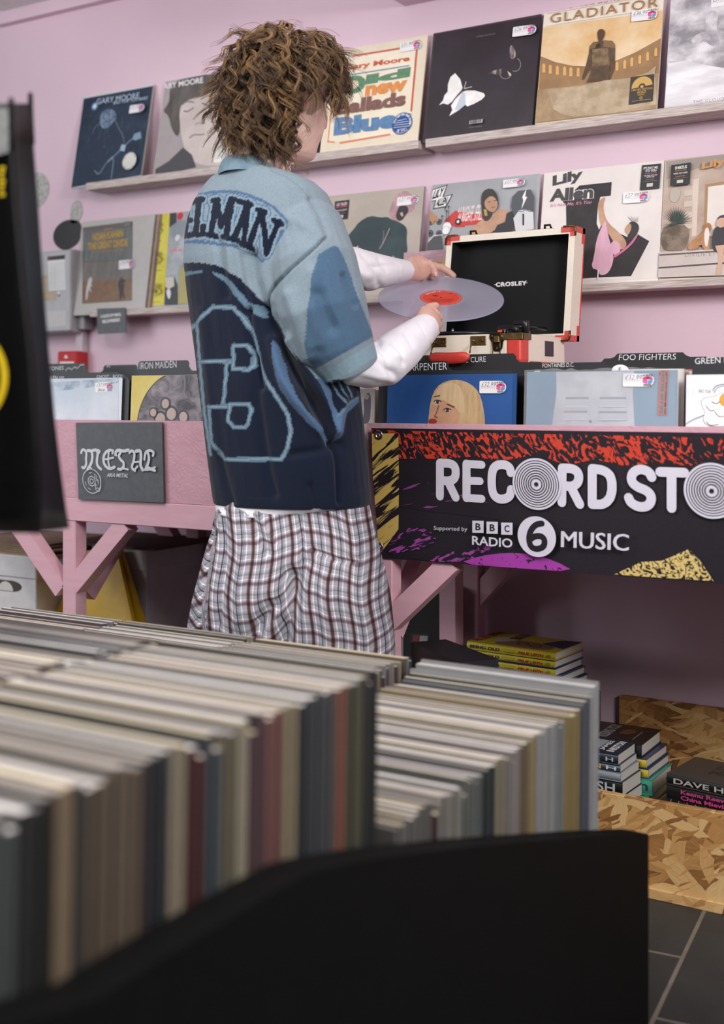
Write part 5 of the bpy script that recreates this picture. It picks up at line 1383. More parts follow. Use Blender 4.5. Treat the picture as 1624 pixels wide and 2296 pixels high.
# ------------------------------------------------------------------ knit jersey
def knit_mat():
    m, nt, b = base_mat('jacquard_knit')
    at_ = nt.nodes.new('ShaderNodeAttribute'); at_.attribute_name = 'knit'
    n = noise_node(nt, 420, 2, .6); r = ramp(nt, n.outputs['Fac'], [(.25, (.80, .80, .80)), (.75, (1.12, 1.12, 1.12))])
    mx = nt.nodes.new('ShaderNodeMixRGB'); mx.blend_type = 'MULTIPLY'; mx.inputs[0].default_value = 1
    nt.links.new(at_.outputs['Color'], mx.inputs[1]); nt.links.new(r.outputs[0], mx.inputs[2]); nt.links.new(mx.outputs[0], b.inputs['Base Color'])
    b.inputs['Roughness'].default_value = .9; b.inputs['Sheen Weight'].default_value = .12; b.inputs['Specular IOR Level'].default_value = .15
    n2 = noise_node(nt, 16, 3, .5, (1.6, 1.6, .5)); n3 = noise_node(nt, 300, 2)
    ad = nt.nodes.new('ShaderNodeMath'); ad.operation = 'MULTIPLY_ADD'; ad.inputs[1].default_value = .06
    nt.links.new(n3.outputs['Fac'], ad.inputs[0]); nt.links.new(n2.outputs['Fac'], ad.inputs[2])
    bump(nt, b, ad.outputs[0], .35, .012)
    return m
KNIT = knit_mat()
mb = MB()
D2R = math.radians
TOR = [(394, 496, 655, .74, 40, 2.46), (405, 468, 682, .62, 40, 2.465), (420, 450, 708, .58, 40, 2.47), (445, 431, 732, .58, 40, 2.475),
       (480, 418, 748, .60, 40, 2.48), (520, 412, 756, .64, 40, 2.485), (580, 411, 764, .68, 38, 2.49), (650, 419, 770, .70, 36, 2.49), (730, 430, 776, .72, 34, 2.49),
       (800, 440, 786, .74, 32, 2.49), (870, 448, 802, .76, 30, 2.49), (950, 458, 812, .77, 26, 2.49), (1050, 470, 823, .77, 24, 2.49), (1110, 478, 828, .77, 22, 2.49), (1131, 482, 827, .77, 22, 2.49)]
mb.loft([ring_at(y, a, b, k, D2R(p), dd, ky={394: -.20, 405: -.16, 420: -.10, 445: -.04}.get(y, 0)) for y, a, b, k, p, dd in TOR], TMP)
limb(mb, [(652, 470, 2.44, 62, .06), (690, 520, 2.40, 84, .085), (703, 590, 2.375, 98, .095), (720, 690, 2.37, 104, .10), (750, 765, 2.385, 90, .098), (772, 806, 2.40, 76, .092), (779, 824, 2.405, 73, .090)], TMP)
limb(mb, [(480, 470, 2.58, 55, .06), (500, 540, 2.62, 66, .08), (545, 610, 2.66, 74, .09), (600, 660, 2.68, 72, .09)], TMP)
me = remeshed(mb, .0027, 8)
V = verts_of(me); N = normals_of(me)
px, dep = project_np(V)
view = (V - np.array(CAM)); view /= np.linalg.norm(view, axis=1)[:, None]
front = (N * view).sum(1) < 0.15
def c2(*a): return [(400 + x / 2.8, 340 + y / 2.8) for x, y in a]
disp = np.zeros(len(V))
def fold(pl, amp, w, taper=True):
    global disp
    pl = c2(*pl); d = dline(px, pl); disp += np.where(front, amp * np.exp(-(d / (w / 2.8)) ** 2), 0)
fold([(545, 1000), (620, 1150), (700, 1330), (800, 1500), (900, 1680), (968, 1830)], -.016, 40)
fold([(600, 1180), (660, 1430), (740, 1560), (900, 1740)], .010, 42)
fold([(700, 1180), (800, 1400), (900, 1560), (975, 1760)], .010, 34)
fold([(972, 1830), (1000, 1950), (1010, 2200)], -.007, 16)
fold([(1030, 1560), (1000, 1700), (975, 1840)], .008, 30)
fold([(460, 660), (470, 800), (520, 960)], -.010, 42)
fold([(250, 560), (262, 700), (300, 900)], -.004, 26); fold([(360, 600), (380, 760), (440, 1000)], -.005, 28); fold([(310, 560), (330, 760)], .003, 22)
fold([(480, 1300), (500, 1600), (560, 2000), (600, 2150)], -.005, 30); fold([(250, 1900), (330, 2200)], -.004, 26); fold([(830, 2100), (870, 2250)], -.004, 22); fold([(700, 1900), (850, 1880), (960, 1850)], -.004, 26)
fold([(930, 540), (830, 630), (700, 740), (610, 830), (570, 900), (556, 970)], -.0045, 9)
fold([(830, 300), (880, 380), (930, 520)], -.004, 18); fold([(700, 420), (820, 470), (900, 540)], .004, 40)
fold([(880, 900), (930, 1040), (960, 1100)], -.007, 44); fold([(1040, 780), (1090, 900), (1110, 960)], -.005, 20); fold([(700, 900), (760, 1100), (830, 1280)], .006, 40); fold([(840, 760), (860, 980), (880, 1200)], .004, 44)
fold([(150, 1000), (200, 1500), (240, 1900)], .003, 30); fold([(430, 1000), (470, 1250), (520, 1480)], -.006, 22)
V2 = V + N * (disp * 1.6)[:, None]
LIGHT, NAVY, MID, SLATE, TRIM = (np.array(lin(h)) for h in ('#80909b', '#121a2d', '#4c6584', '#5d7689', '#7f95a3'))
C = np.tile(LIGHT, (len(V), 1))
jag = np.stack([np.sin(px[:, 1] * 1.9) * .9, np.zeros(len(px))], 1)
Q = px + jag * np.where(np.abs(px[:, :1]) > 0, 1, 1)
low = c2((-60, 712), (40, 700), (130, 696), (230, 712), (300, 742), (360, 782), (410, 832), (465, 890), (520, 960), (560, 1010), (700, 1200), (840, 1380), (860, 1430), (1300, 1430), (1300, 2400), (-100, 2400))
is_low = inpoly(Q, low)
# far side of the body, not seen from here: same yoke height
zy = V[:, 2]; is_low = np.where(front, is_low, zy < (H + (YH - 605) * 2.49 / F))
sleeve_r = inpoly(px, c2((556, 968), (570, 900), (610, 830), (700, 740), (830, 630), (930, 525), (1050, 560), (1300, 1100), (1300, 1300), (930, 1450), (845, 1402), (700, 1180))) & (dep < 2.47)
C[is_low] = NAVY
def band(pl, w, colr, cond=None):
    d = dline(Q, c2(*pl)); k = (d < w / 2.8 / 2) & front & ~sleeve_r
    if cond is not None: k &= cond
    C[k] = colr
def area_(pl, colr, cond=None):
    k = inpoly(Q, c2(*pl)) & front & ~sleeve_r
    C[k] = colr
area_([(20, 756), (150, 744), (158, 755), (60, 780), (20, 790)], SLATE)
area_([(205, 752), (250, 765), (310, 795), (360, 850), (395, 900), (430, 945), (470, 960), (510, 968), (545, 1040), (540, 1048), (470, 1020), (420, 985), (375, 930), (330, 870), (270, 810)], SLATE)
OUT = [(-10, 1180), (112, 1085), (215, 975), (345, 978), (400, 1040), (450, 1120), (482, 1190), (498, 1280), (520, 1380), (570, 1470), (640, 1570), (690, 1660), (705, 1740), (690, 1850), (645, 1932), (285, 1932), (215, 1815), (202, 1600)]
band(OUT, 30, SLATE); band(OUT, 9, TRIM)
for pl in ([(120, 1085), (135, 1320), (165, 1640), (205, 1900)], [(130, 1318), (345, 1318)], [(305, 1330), (282, 1600)], [(195, 1600), (330, 1598)],
           [(345, 1215), (430, 1215), (462, 1270), (468, 1340), (440, 1368), (345, 1365), (345, 1215)], [(322, 1588), (440, 1582), (456, 1620), (440, 1705), (415, 1730), (345, 1728), (312, 1690), (322, 1588)]):
    band(pl, 27, SLATE); band(pl, 8, TRIM)
area_([(590, 1200), (600, 1180), (640, 1250), (690, 1400), (740, 1520), (800, 1620), (900, 1720), (968, 1815), (960, 1858), (880, 1765), (800, 1690), (720, 1600), (640, 1490), (603, 1340)], MID)
area_([(870, 1430), (930, 1430), (960, 1520), (985, 1650), (1035, 1595), (1130, 1540), (1140, 1570), (1055, 1640), (1030, 1760), (985, 1825), (965, 1700), (930, 1560)], MID)
for pl in ([(960, 1440), (1000, 1520), (1040, 1600)], [(1010, 1450), (1060, 1560)], [(1060, 1460), (1090, 1540)]): band(pl, 13, SLATE)
band([(985, 1660), (1035, 1600), (1130, 1545)], 16, SLATE)
# name band lettering
EN = [(20, 300), (70, 292), (130, 272), (200, 256), (290, 250), (360, 252), (430, 268), (520, 305), (600, 350), (690, 440)]
band(EN, 18, MID); band([(20, 566), (100, 566), (180, 572), (330, 588), (400, 612), (460, 645), (525, 690), (560, 640), (620, 560), (690, 440)], 18, MID)
LET = [[(58, 322), (50, 430), (40, 530)], [(50, 334), (90, 318)], [(46, 430), (76, 430)], [(40, 528), (74, 524)],
       [(130, 300), (110, 510)], [(104, 305), (152, 298)], [(94, 520), (150, 520)], [(150, 520), (158, 468)],
       [(236, 310), (205, 520)], [(242, 305), (268, 470)], [(268, 470), (332, 300)], [(340, 300), (300, 530)], [(182, 520), (232, 530)], [(280, 535), (328, 545)], [(216, 308), (250, 304)], [(330, 298), (352, 300)],
       [(440, 320), (350, 545)], [(440, 320), (410, 575)], [(385, 460), (425, 470)], [(326, 545), (372, 556)], [(392, 580), (432, 595)], [(380, 312), (455, 332)],
       [(520, 372), (440, 600)], [(524, 372), (555, 620)], [(550, 640), (630, 440)], [(500, 365), (545, 380)], [(425, 590), (462, 610)], [(598, 432), (652, 455)]]
for pl in LET: band(pl, 78, MID)
for pl in LET: band(pl, 64, TRIM)
for pl in LET: band(pl, 37, NAVY)
# sleeve panel and hem trim
pan = inpoly(Q, c2((975, 588), (880, 645), (845, 760), (812, 1000), (808, 1200), (850, 1372), (1225, 1160), (1180, 1050), (1090, 800), (1035, 650), (1005, 600))) & sleeve_r & front
C[sleeve_r] = LIGHT; C[pan] = np.array(lin('#4b657f'))
hemd = dline(px, c2((830, 1400), (930, 1420), (1000, 1390), (1260, 1225)))
C[(hemd < 44 / 2.8) & sleeve_r] = np.array(lin('#849dab'))
seam = dline(px, c2((935, 525), (830, 630), (700, 740), (610, 830), (570, 900), (556, 970))); C[(seam < 1.3) & front] *= .6
seam = dline(px, c2((575, 118), (680, 160), (760, 220), (830, 300), (900, 420), (935, 525))); C[(seam < 1.0) & front] *= .75
seam = dline(px, c2((215, 2128), (450, 2175), (800, 2180), (1185, 2130))); C[(seam < 0.7) & front] *= 1.35
jersey = finish(me, V2, 'knit_jersey', person, KNIT, C)
# ribbed collar
RIB = two_tone('ribbed_collar_knit', '#5d7686', '#7a92a1', 30, lo=.3, hi=.7, rough=.9)
mb = MB(); rings = []
n = 110
def col_ring(y, xl, xr, ky, rib):
    out = ring_at(y, xl, xr, .95, D2R(38), 2.458, 2.0, n, ky)
    c = np.mean(out, 0); return [c + (p - c) * (1 + (rib * (.5 if i % 2 else -.5))) for i, p in enumerate(out)]
rings = [col_ring(410, 488, 650, -.22, 0), col_ring(399, 489, 648, -.22, .016), col_ring(386, 493, 641, -.22, .022), col_ring(375, 498, 634, -.22, .020), col_ring(370, 502, 629, -.22, .0), col_ring(373, 508, 622, -.22, 0), col_ring(405, 508, 622, -.22, 0)]
mb.loft(rings, RIB, False, True); cl_ = mb.build('collar', jersey)

# ------------------------------------------------------------------ white long-sleeved undershirt
SHIRT = two_tone('white_cotton', '#e6e4ec', '#f3f1f6', 12, lo=.3, hi=.7, rough=.85)
def cloth_bump(m, sc, stretch, st, dist):
    nt = m.node_tree; b = nt.nodes['Principled BSDF']; n = noise_node(nt, sc, 3, .5, stretch); bump(nt, b, n.outputs['Fac'], st, dist)
cloth_bump(SHIRT, 14, (1, 1, 1.4), .35, .012)
mb = MB()
limb(mb, [(748, 770, 2.40, 56, .07), (790, 815, 2.42, 55, .068), (826, 822, 2.44, 50, .062), (862, 812, 2.47, 55, .058), (896, 786, 2.52, 50, .052), (926, 760, 2.58, 42, .046), (945, 743, 2.625, 36, .041), (952, 737, 2.64, 34, .039)], TMP)
limb(mb, [(640, 610, 2.66, 48, .06), (735, 601, 2.70, 52, .06), (790, 603, 2.74, 50, .055), (830, 609, 2.79, 44, .05), (868, 609, 2.84, 34, .043), (896, 608, 2.885, 27, .036), (906, 608, 2.90, 25, .034)], TMP)
me = remeshed(mb, .0045, 4)
V = verts_of(me); N = normals_of(me); px, dep = project_np(V)
disp = np.zeros(len(V)); fr = np.ones(len(V), bool)
def foldp(pl, amp, w):
    global disp
    d = dline(px, pl); disp += amp * np.exp(-(d / w) ** 2)
foldp([(800, 800), (840, 806), (880, 838)], -.006, 7); foldp([(846, 768), (870, 800), (880, 840)], -.007, 8); foldp([(880, 762), (900, 790), (905, 815)], -.004, 6); foldp([(812, 835), (850, 845), (880, 850)], .005, 8); foldp([(905, 740), (925, 775)], -.003, 5); foldp([(860, 775), (900, 800)], .004, 8)
foldp([(935, 715), (966, 772)], -.0018, 2.0); foldp([(780, 560), (800, 610), (810, 650)], -.005, 7); foldp([(815, 570), (840, 600), (850, 640)], -.005, 7); foldp([(850, 580), (868, 605)], -.004, 5); foldp([(830, 600), (890, 592)], -.003, 5); foldp([(897, 586), (895, 632)], -.0015, 1.6); foldp([(770, 600), (830, 620)], .004, 10)
V = V + N * disp[:, None]
under = finish(me, V, 'white_undershirt', person, SHIRT)
mb = MB()
hr = [ring_at(1128, 484, 822, .76, D2R(20), 2.49), ring_at(1146, 486, 770, .78, D2R(20), 2.485), ring_at(1153, 492, 705, .82, D2R(20), 2.465), ring_at(1147, 496, 702, .76, D2R(20), 2.465), ring_at(1124, 490, 790, .74, D2R(20), 2.48)]
mb.loft(hr, SHIRT, False, True); mb.build('shirt_hem', under)

# ------------------------------------------------------------------ plaid shorts
def plaid_mat():
    m, nt, b = base_mat('plaid_cotton')
    uv = nt.nodes.new('ShaderNodeUVMap'); uv.uv_map = 'plaid'
    sp = nt.nodes.new('ShaderNodeSeparateXYZ'); nt.links.new(uv.outputs[0], sp.inputs[0])
    def stripes(out, period, stops):
        mu = nt.nodes.new('ShaderNodeMath'); mu.operation = 'DIVIDE'; mu.inputs[1].default_value = period; nt.links.new(out, mu.inputs[0])
        fr_ = nt.nodes.new('ShaderNodeMath'); fr_.operation = 'FRACT'; nt.links.new(mu.outputs[0], fr_.inputs[0])
        return ramp(nt, fr_.outputs[0], stops)
    g = lambda v: (v, v, v)
    WH = lin('#dfdde5')
    base = lin('#bdbbc4')
    base, gy, dk = lin('#9f9ea8'), lin('#918f99'), lin('#33333f')
    warp = stripes(sp.outputs[0], .0385, [(0.0, base), (.14, base), (.17, lin('#a08d88')), (.22, lin('#54424a')), (.30, lin('#473840')), (.335, lin('#5d464a')), (.36, lin('#a38d86')), (.39, base), (.455, base), (.468, WH), (.508, WH), (.52, gy), (.60, base), (.70, base), (.715, dk), (.75, dk), (.765, base), (.80, gy), (.815, lin('#6a6975')), (.835, base), (.92, base), (.935, WH), (.96, WH), (.975, base)])
    weft = stripes(sp.outputs[1], .0385, [(0.0, g(1.0)), (.14, g(.97)), (.18, (.78, .67, .63)), (.22, (.42, .33, .35)), (.32, (.38, .30, .33)), (.37, (.78, .67, .63)), (.41, g(1.0)), (.455, g(1.0)), (.468, g(1.6)), (.508, g(1.6)), (.52, g(.95)), (.70, g(.95)), (.712, g(.42)), (.745, g(.42)), (.757, g(.98)), (.81, g(.62)), (.83, g(1.0)), (.93, g(.98)), (.94, g(1.4)), (.96, g(1.4)), (.97, g(1.0))])
    mx = nt.nodes.new('ShaderNodeMixRGB'); mx.blend_type = 'MULTIPLY'; mx.inputs[0].default_value = 1
    nt.links.new(warp.outputs[0], mx.inputs[1]); nt.links.new(weft.outputs[0], mx.inputs[2])
    nt.links.new(mx.outputs[0], b.inputs['Base Color']); b.inputs['Roughness'].default_value = .85; b.inputs['Specular IOR Level'].default_value = .2
    n = noise_node(nt, 22, 3, .5, (2, 2, .6)); bump(nt, b, n.outputs['Fac'], .18, .006)
    return m
mb = MB()
SR = [(1112, 492, 820, .72), (1140, 487, 829, .74), (1180, 478, 838, .77), (1240, 462, 853, .80), (1300, 446, 868, .80), (1345, 434, 876, .78), (1400, 423, 881, .72), (1450, 411, 885, .66)]
mb.loft([ring_at(y, a, b, k, D2R(12), 2.49, 2.4) for y, a, b, k in SR], TMP)
mb.loft([ring_at(y, a, b, k, D2R(8), dd, 2.2) for y, a, b, k, dd in [(1330, 445, 690, .9, 2.50), (1380, 428, 690, .9, 2.50), (1440, 412, 682, .9, 2.51), (1500, 400, 672, .95, 2.52), (1570, 392, 660, 1.0, 2.53)]], TMP)
mb.loft([ring_at(y, a, b, k, D2R(8), dd, 2.2) for y, a, b, k, dd in [(1330, 600, 868, .9, 2.47), (1380, 605, 876, .9, 2.465), (1440, 622, 884, .9, 2.46), (1500, 635, 889, 1.0, 2.455), (1570, 645, 893, 1.0, 2.45)]], TMP)
me = remeshed(mb, .006, 6)
V = verts_of(me); N = normals_of(me); px, dep = project_np(V); disp = np.zeros(len(V))
foldp([(700, 1230), (760, 1257), (800, 1258)], -.006, 6); foldp([(655, 1290), (660, 1340), (640, 1420), (625, 1480)], -.020, 18); foldp([(600, 1360), (570, 1430)], -.010, 16); foldp([(690, 1260), (665, 1310), (640, 1340), (580, 1400)], -.007, 14); foldp([(675, 1140), (680, 1260)], -.004, 5)
foldp([(520, 1140), (540, 1240), (530, 1400)], .005, 12); foldp([(560, 1150), (600, 1240)], -.005, 8); foldp([(575, 1150), (620, 1230)], .004, 7); foldp([(500, 1150), (505, 1260), (490, 1400)], -.005, 7); foldp([(780, 1150), (800, 1260), (820, 1460)], .004, 16); foldp([(730, 1300), (740, 1460)], .005, 18); foldp([(480, 1190), (462, 1300), (450, 1430)], -.010, 6)
V = V + N * disp[:, None]
px, dep = project_np(V)
# cloth coordinates: round the body and down it; the flared side panel is cut on the bias
rc = (V - np.array(at(640, YH, 2.49))); r_ = rc @ RV; d_ = rc @ DV; ang = np.arctan2(r_, -d_)
legc = np.where(px[:, 1] > 1345, np.where(r_ > 0, .115, -.115), 0)
U = ang * .19; Wv = V[:, 2] + .012 * np.sin(px[:, 0] / 40) + disp * 1.2
U = np.where(d_ < 0.03, (px[:, 0] - 640) * 2.40 / F * (1 - (px[:, 1] - 1140) / 4200) + disp * .6 + .004 * np.sin(px[:, 1] / 34), U)
xe = np.interp(px[:, 1], [1140, 1200, 1300, 1430, 1500], [488, 482, 466, 452, 446])
bias = px[:, 0] < xe
U2 = U * .77 + Wv * .64; W2 = -U * .64 + Wv * .77
U = np.where(bias, U2, U); Wv = np.where(bias, W2, Wv)
uvl = me.uv_layers.new(name='plaid')
li = np.zeros(len(me.loops), dtype=np.int32); me.loops.foreach_get('vertex_index', li)
uvl.data.foreach_set('uv', np.stack([U[li], Wv[li]], 1).astype(np.float32).ravel())
PLAID = plaid_mat(); shorts = finish(me, V, 'plaid_shorts', person, PLAID)

# ------------------------------------------------------------------ body: head, neck, arms, hands, legs in one surface
YAW, PIT, ROL = .872, .07, .18
fh = RV * math.sin(YAW) + DV * math.cos(YAW); rh = RV * math.cos(YAW) - DV * math.sin(YAW)
f2 = fh * math.cos(PIT) - ZV * math.sin(PIT); u2 = ZV * math.cos(PIT) + fh * math.sin(PIT)
r3 = rh * math.cos(ROL) - u2 * math.sin(ROL); u3 = u2 * math.cos(ROL) + rh * math.sin(ROL)
HC = atn(643, 222, 2.46)
def hd(x, y, z): return HC + r3 * x + f2 * y + u3 * z
def head_rings():
    zs = np.array([-.121, -.116, -.108, -.098, -.086, -.072, -.058, -.045, -.033, -.02, -.008, .004, .016, .03, .045, .06, .075, .09, .102, .111, .116])
    fr_ = np.interp(zs, [-.121, -.116, -.108, -.098, -.08, -.06, -.04, -.02, 0, .012, .028, .05, .07, .09, .105, .116], [.060, .076, .086, .089, .085, .091, .089, .088, .085, .084, .092, .091, .082, .062, .038, .008])
    bk = np.interp(zs, [-.121, -.108, -.09, -.07, -.05, -.03, 0, .04, .07, .09, .105, .116], [-.030, -.020, .0, .030, .060, .080, .096, .101, .092, .074, .048, .010])
    wd = np.interp(zs, [-.121, -.116, -.108, -.098, -.08, -.06, -.04, -.02, 0, .03, .05, .07, .09, .105, .116], [.012, .024, .036, .044, .053, .060, .065, .068, .071, .076, .076, .071, .057, .036, .010])
    rings = []
    for z, f, b, w in zip(zs, fr_, bk, wd):
        ring = []
        for i in range(48):
            t = 2 * math.pi * i / 48; s_, c_ = math.sin(t), math.cos(t)
            e = 2.35 if s_ > 0 else 2.1
            x = w * math.copysign(abs(c_) ** (2 / e), c_)
            y = (f if s_ > 0 else b) * math.copysign(abs(s_) ** (2 / e), s_)
            if s_ <= 0: y = -b * abs(s_) ** (2 / e)
            if s_ > 0:   # face relief
                y += -.012 * math.exp(-(((abs(x) - .031) / .014) ** 2 + ((z - .004) / .012) ** 2))
                y += .006 * math.exp(-(((abs(x) - .031) / .009) ** 2 + ((z - .0) / .007) ** 2))
                y += .005 * math.exp(-(((abs(x) - .03) / .02) ** 2 + ((z - .027) / .008) ** 2))
                y += .006 * math.exp(-(((abs(x) - .042) / .016) ** 2 + ((z + .028) / .016) ** 2))
                y += .005 * math.exp(-((x / .018) ** 2 + ((z + .056) / .005) ** 2)) + .005 * math.exp(-((x / .016) ** 2 + ((z + .070) / .005) ** 2)) - .004 * math.exp(-((x / .02) ** 2 + ((z + .063) / .003) ** 2))
            ring.append(hd(x, y, z))
        rings.append(ring)
    return rings
mb = MB(); mb.loft(head_rings(), TMP)
# nose
nr = []
for z, p, w in ((.012, .084, .006), (.0, .089, .0075), (-.014, .098, .009), (-.026, .106, .0115), (-.034, .110, .014), (-.040, .106, .0145), (-.046, .094, .011)):
    nr.append([hd(w * math.cos(2 * math.pi * i / 14), p - .012 + .012 * math.sin(2 * math.pi * i / 14), z) for i in range(14)])
mb.loft(nr, TMP)
# ears
for sx in (1, -1):
    er = []
    for k in range(9):
        u = -1 + 2 * k / 8; hh = math.sqrt(max(0, 1 - u * u)); ww = (.016 + .004 * u) * (hh ** .6) + .001
        cz = .002 + u * .031; cy = -.012 - .006 * u; off = .072 + .010 * hh
        er.append([hd(sx * (off + .0052 * math.cos(2 * math.pi * i / 14) + .35 * -(math.sin(2 * math.pi * i / 14)) * ww), cy + ww * math.sin(2 * math.pi * i / 14), cz) for i in range(14)])
    mb.loft(er, TMP)
# neck and shoulders
def nk(c, rx, ry, n=28, psi=D2R(42)):
    rb = RV * math.cos(psi) - DV * math.sin(psi); fb = RV * math.sin(psi) + DV * math.cos(psi)
    return [c + rb * rx * math.cos(2 * math.pi * i / n) + fb * ry * math.sin(2 * math.pi * i / n) for i in range(n)]
mb.loft([nk(atn(576, 470, 2.47), .13, .07), nk(atn(578, 420, 2.465), .095, .066), nk(atn(582, 395, 2.462), .068, .063), nk(atn(588, 365, 2.462), .058, .060), nk(atn(596, 335, 2.46), .056, .060), nk(atn(606, 300, 2.46), .055, .062), nk(atn(616, 265, 2.46), .05, .06)], TMP)
# torso and legs under the clothes
mb.loft([ring_at(y, a, b, k, D2R(p), 2.49) for y, a, b, k, p in ((440, 470, 690, .45, 40), (520, 450, 716, .5, 40), (650, 470, 712, .55, 36), (820, 500, 730, .6, 30), (980, 520, 760, .62, 26), (1120, 510, 790, .66, 20), (1240, 505, 800, .68, 15), (1330, 500, 800, .66, 12))], TMP)
def leg_tube(x0, dep0, x1, dep1):
    pts = []; rad = []
    for (t, r) in ((0, .085), (.3, .075), (.52, .058), (.6, .055), (.7, .058), (.85, .045), (.97, .037), (1, .038)):
        y_top = 1290; a = atn(x0, y_top, dep0); b = np.array((at(x1, YH, dep1).x, at(x1, YH, dep1).y, .06)); pts.append(Vector(a + (b - a) * t)); rad.append(r)
    mb.tube(pts, rad, TMP, 20)
    return pts[-1]
fl_ = leg_tube(560, 2.50, 545, 2.53); fr_t = leg_tube(735, 2.455, 745, 2.46)
# arms
limb(mb, [(700, 480, 2.41, 50, .05), (735, 600, 2.385, 52, .052), (770, 730, 2.40, 46, .046), (800, 806, 2.43, 42, .042), (850, 797, 2.48, 38, .038), (900, 770, 2.56, 32, .033), (940, 744, 2.63, 27, .026), (956, 731, 2.662, 25, .022)], TMP)
limb(mb, [(480, 480, 2.57, 46, .05), (560, 590, 2.61, 46, .05), (660, 640, 2.65, 42, .045), (760, 618, 2.71, 36, .04), (850, 608, 2.83, 30, .034), (905, 607, 2.905, 25, .025), (926, 604, 2.935, 24, .021)], TMP)
def digit(pts, r0, r1):
    P = [Vector(atn(*p)) for p in pts]; n_ = len(P)
    mb.tube(P, [r0 + (r1 - r0) * i / (n_ - 1) for i in range(n_)], TMP, 12, round_end=True)
# near hand: palm, index pinching the rim, three fingers folded under, thumb on top
mb.tube([Vector(atn(948, 735, 2.645)), Vector(atn(958, 722, 2.672)), Vector(atn(966, 714, 2.70)), Vector(atn(971, 712, 2.715))], [(.024, .022), (.030, .022), (.034, .019), (.030, .014)], TMP, 18, ref=tuple(DV), round_end=True)
digit([(955, 703, 2.69), (963, 689, 2.715), (977, 686, 2.735), (979, 694, 2.752), (971, 703, 2.757)], .0105, .0085)
digit([(965, 708, 2.70), (978, 703, 2.72), (986, 711, 2.735), (981, 721, 2.750), (968, 722, 2.752)], .0105, .0085)
digit([(966, 722, 2.695), (979, 719, 2.715), (985, 729, 2.728), (979, 739, 2.742), (966, 738, 2.745)], .0100, .008)
digit([(963, 736, 2.69), (974, 736, 2.71), (980, 745, 2.720), (975, 754, 2.732), (964, 752, 2.736)], .0090, .0072)
digit([(950, 716, 2.68), (952, 700, 2.715), (958, 694, 2.742), (966, 692, 2.764)], .0115, .0085)
# far hand: thumb on top of the rim, index stretched along it, the rest under
mb.tube([Vector(atn(915, 606, 2.92)), Vector(atn(930, 603, 2.945)), Vector(atn(946, 600, 2.968)), Vector(atn(958, 600, 2.985))], [(.026, .020), (.031, .020), (.031, .018), (.022, .013)], TMP, 18, ref=tuple(DV), round_end=True)
digit([(948, 592, 2.955), (962, 591, 2.962), (972, 602, 2.965), (976, 616, 2.968)], .0115, .0085)
digit([(955, 594, 2.985), (972, 596, 3.0), (992, 601, 3.012), (1006, 609, 3.018), (1017, 618, 3.022)], .0105, .0082)
digit([(956, 604, 2.99), (970, 612, 3.01), (978, 624, 3.03), (974, 634, 3.04)], .0105, .0082)
digit([(950, 610, 2.985), (960, 620, 3.005), (965, 632, 3.022), (960, 641, 3.03)], .0100, .008)
digit([(942, 614, 2.975), (948, 625, 2.992), (950, 637, 3.006), (946, 645, 3.014)], .0090, .0072)
me = remeshed(mb, .0026, 4, .5)
V = verts_of(me); N = normals_of(me); px, dep = project_np(V)
hl = np.stack([(V - HC) @ r3, (V - HC) @ f2, (V - HC) @ u3], 1)
SK0 = np.array(lin('#e4c2b4')); C = np.tile(SK0, (len(V), 1))
red = np.array(lin('#cf8f80'))
def blend(k, colr):
    global C
    k = np.clip(k, 0, 1)[:, None]; C = C * (1 - k) + colr * k
e_ = np.exp(-(((np.abs(hl[:, 0]) - .082) / .012) ** 2 + ((hl[:, 1] + .012) / .02) ** 2 + ((hl[:, 2] + .004) / .035) ** 2)); blend(e_ * .9, red)
blend(np.exp(-((hl[:, 0] / .016) ** 2 + ((hl[:, 1] - .112) / .014) ** 2 + ((hl[:, 2] + .036) / .014) ** 2)) * .6, red)
blend(np.exp(-(((np.abs(hl[:, 0]) - .045) / .02) ** 2 + ((hl[:, 1] - .07) / .03) ** 2 + ((hl[:, 2] + .03) / .022) ** 2)) * .35, red)
blend(np.exp(-((hl[:, 0] / .02) ** 2 + ((hl[:, 1] - .092) / .012) ** 2 + ((hl[:, 2] + .063) / .010) ** 2)) * .8, np.array(lin('#b96a62')))
blend(np.exp(-(((np.abs(hl[:, 0]) - .031) / .016) ** 2 + ((hl[:, 1] - .09) / .016) ** 2 + ((hl[:, 2] - .026) / .0045) ** 2)) * .8, np.array(lin('#5b4332')))
blend(np.exp(-(((np.abs(hl[:, 0]) - .031) / .014) ** 2 + ((hl[:, 1] - .086) / .016) ** 2 + ((hl[:, 2] + .005) / .0022) ** 2)), np.array(lin('#43302a')))
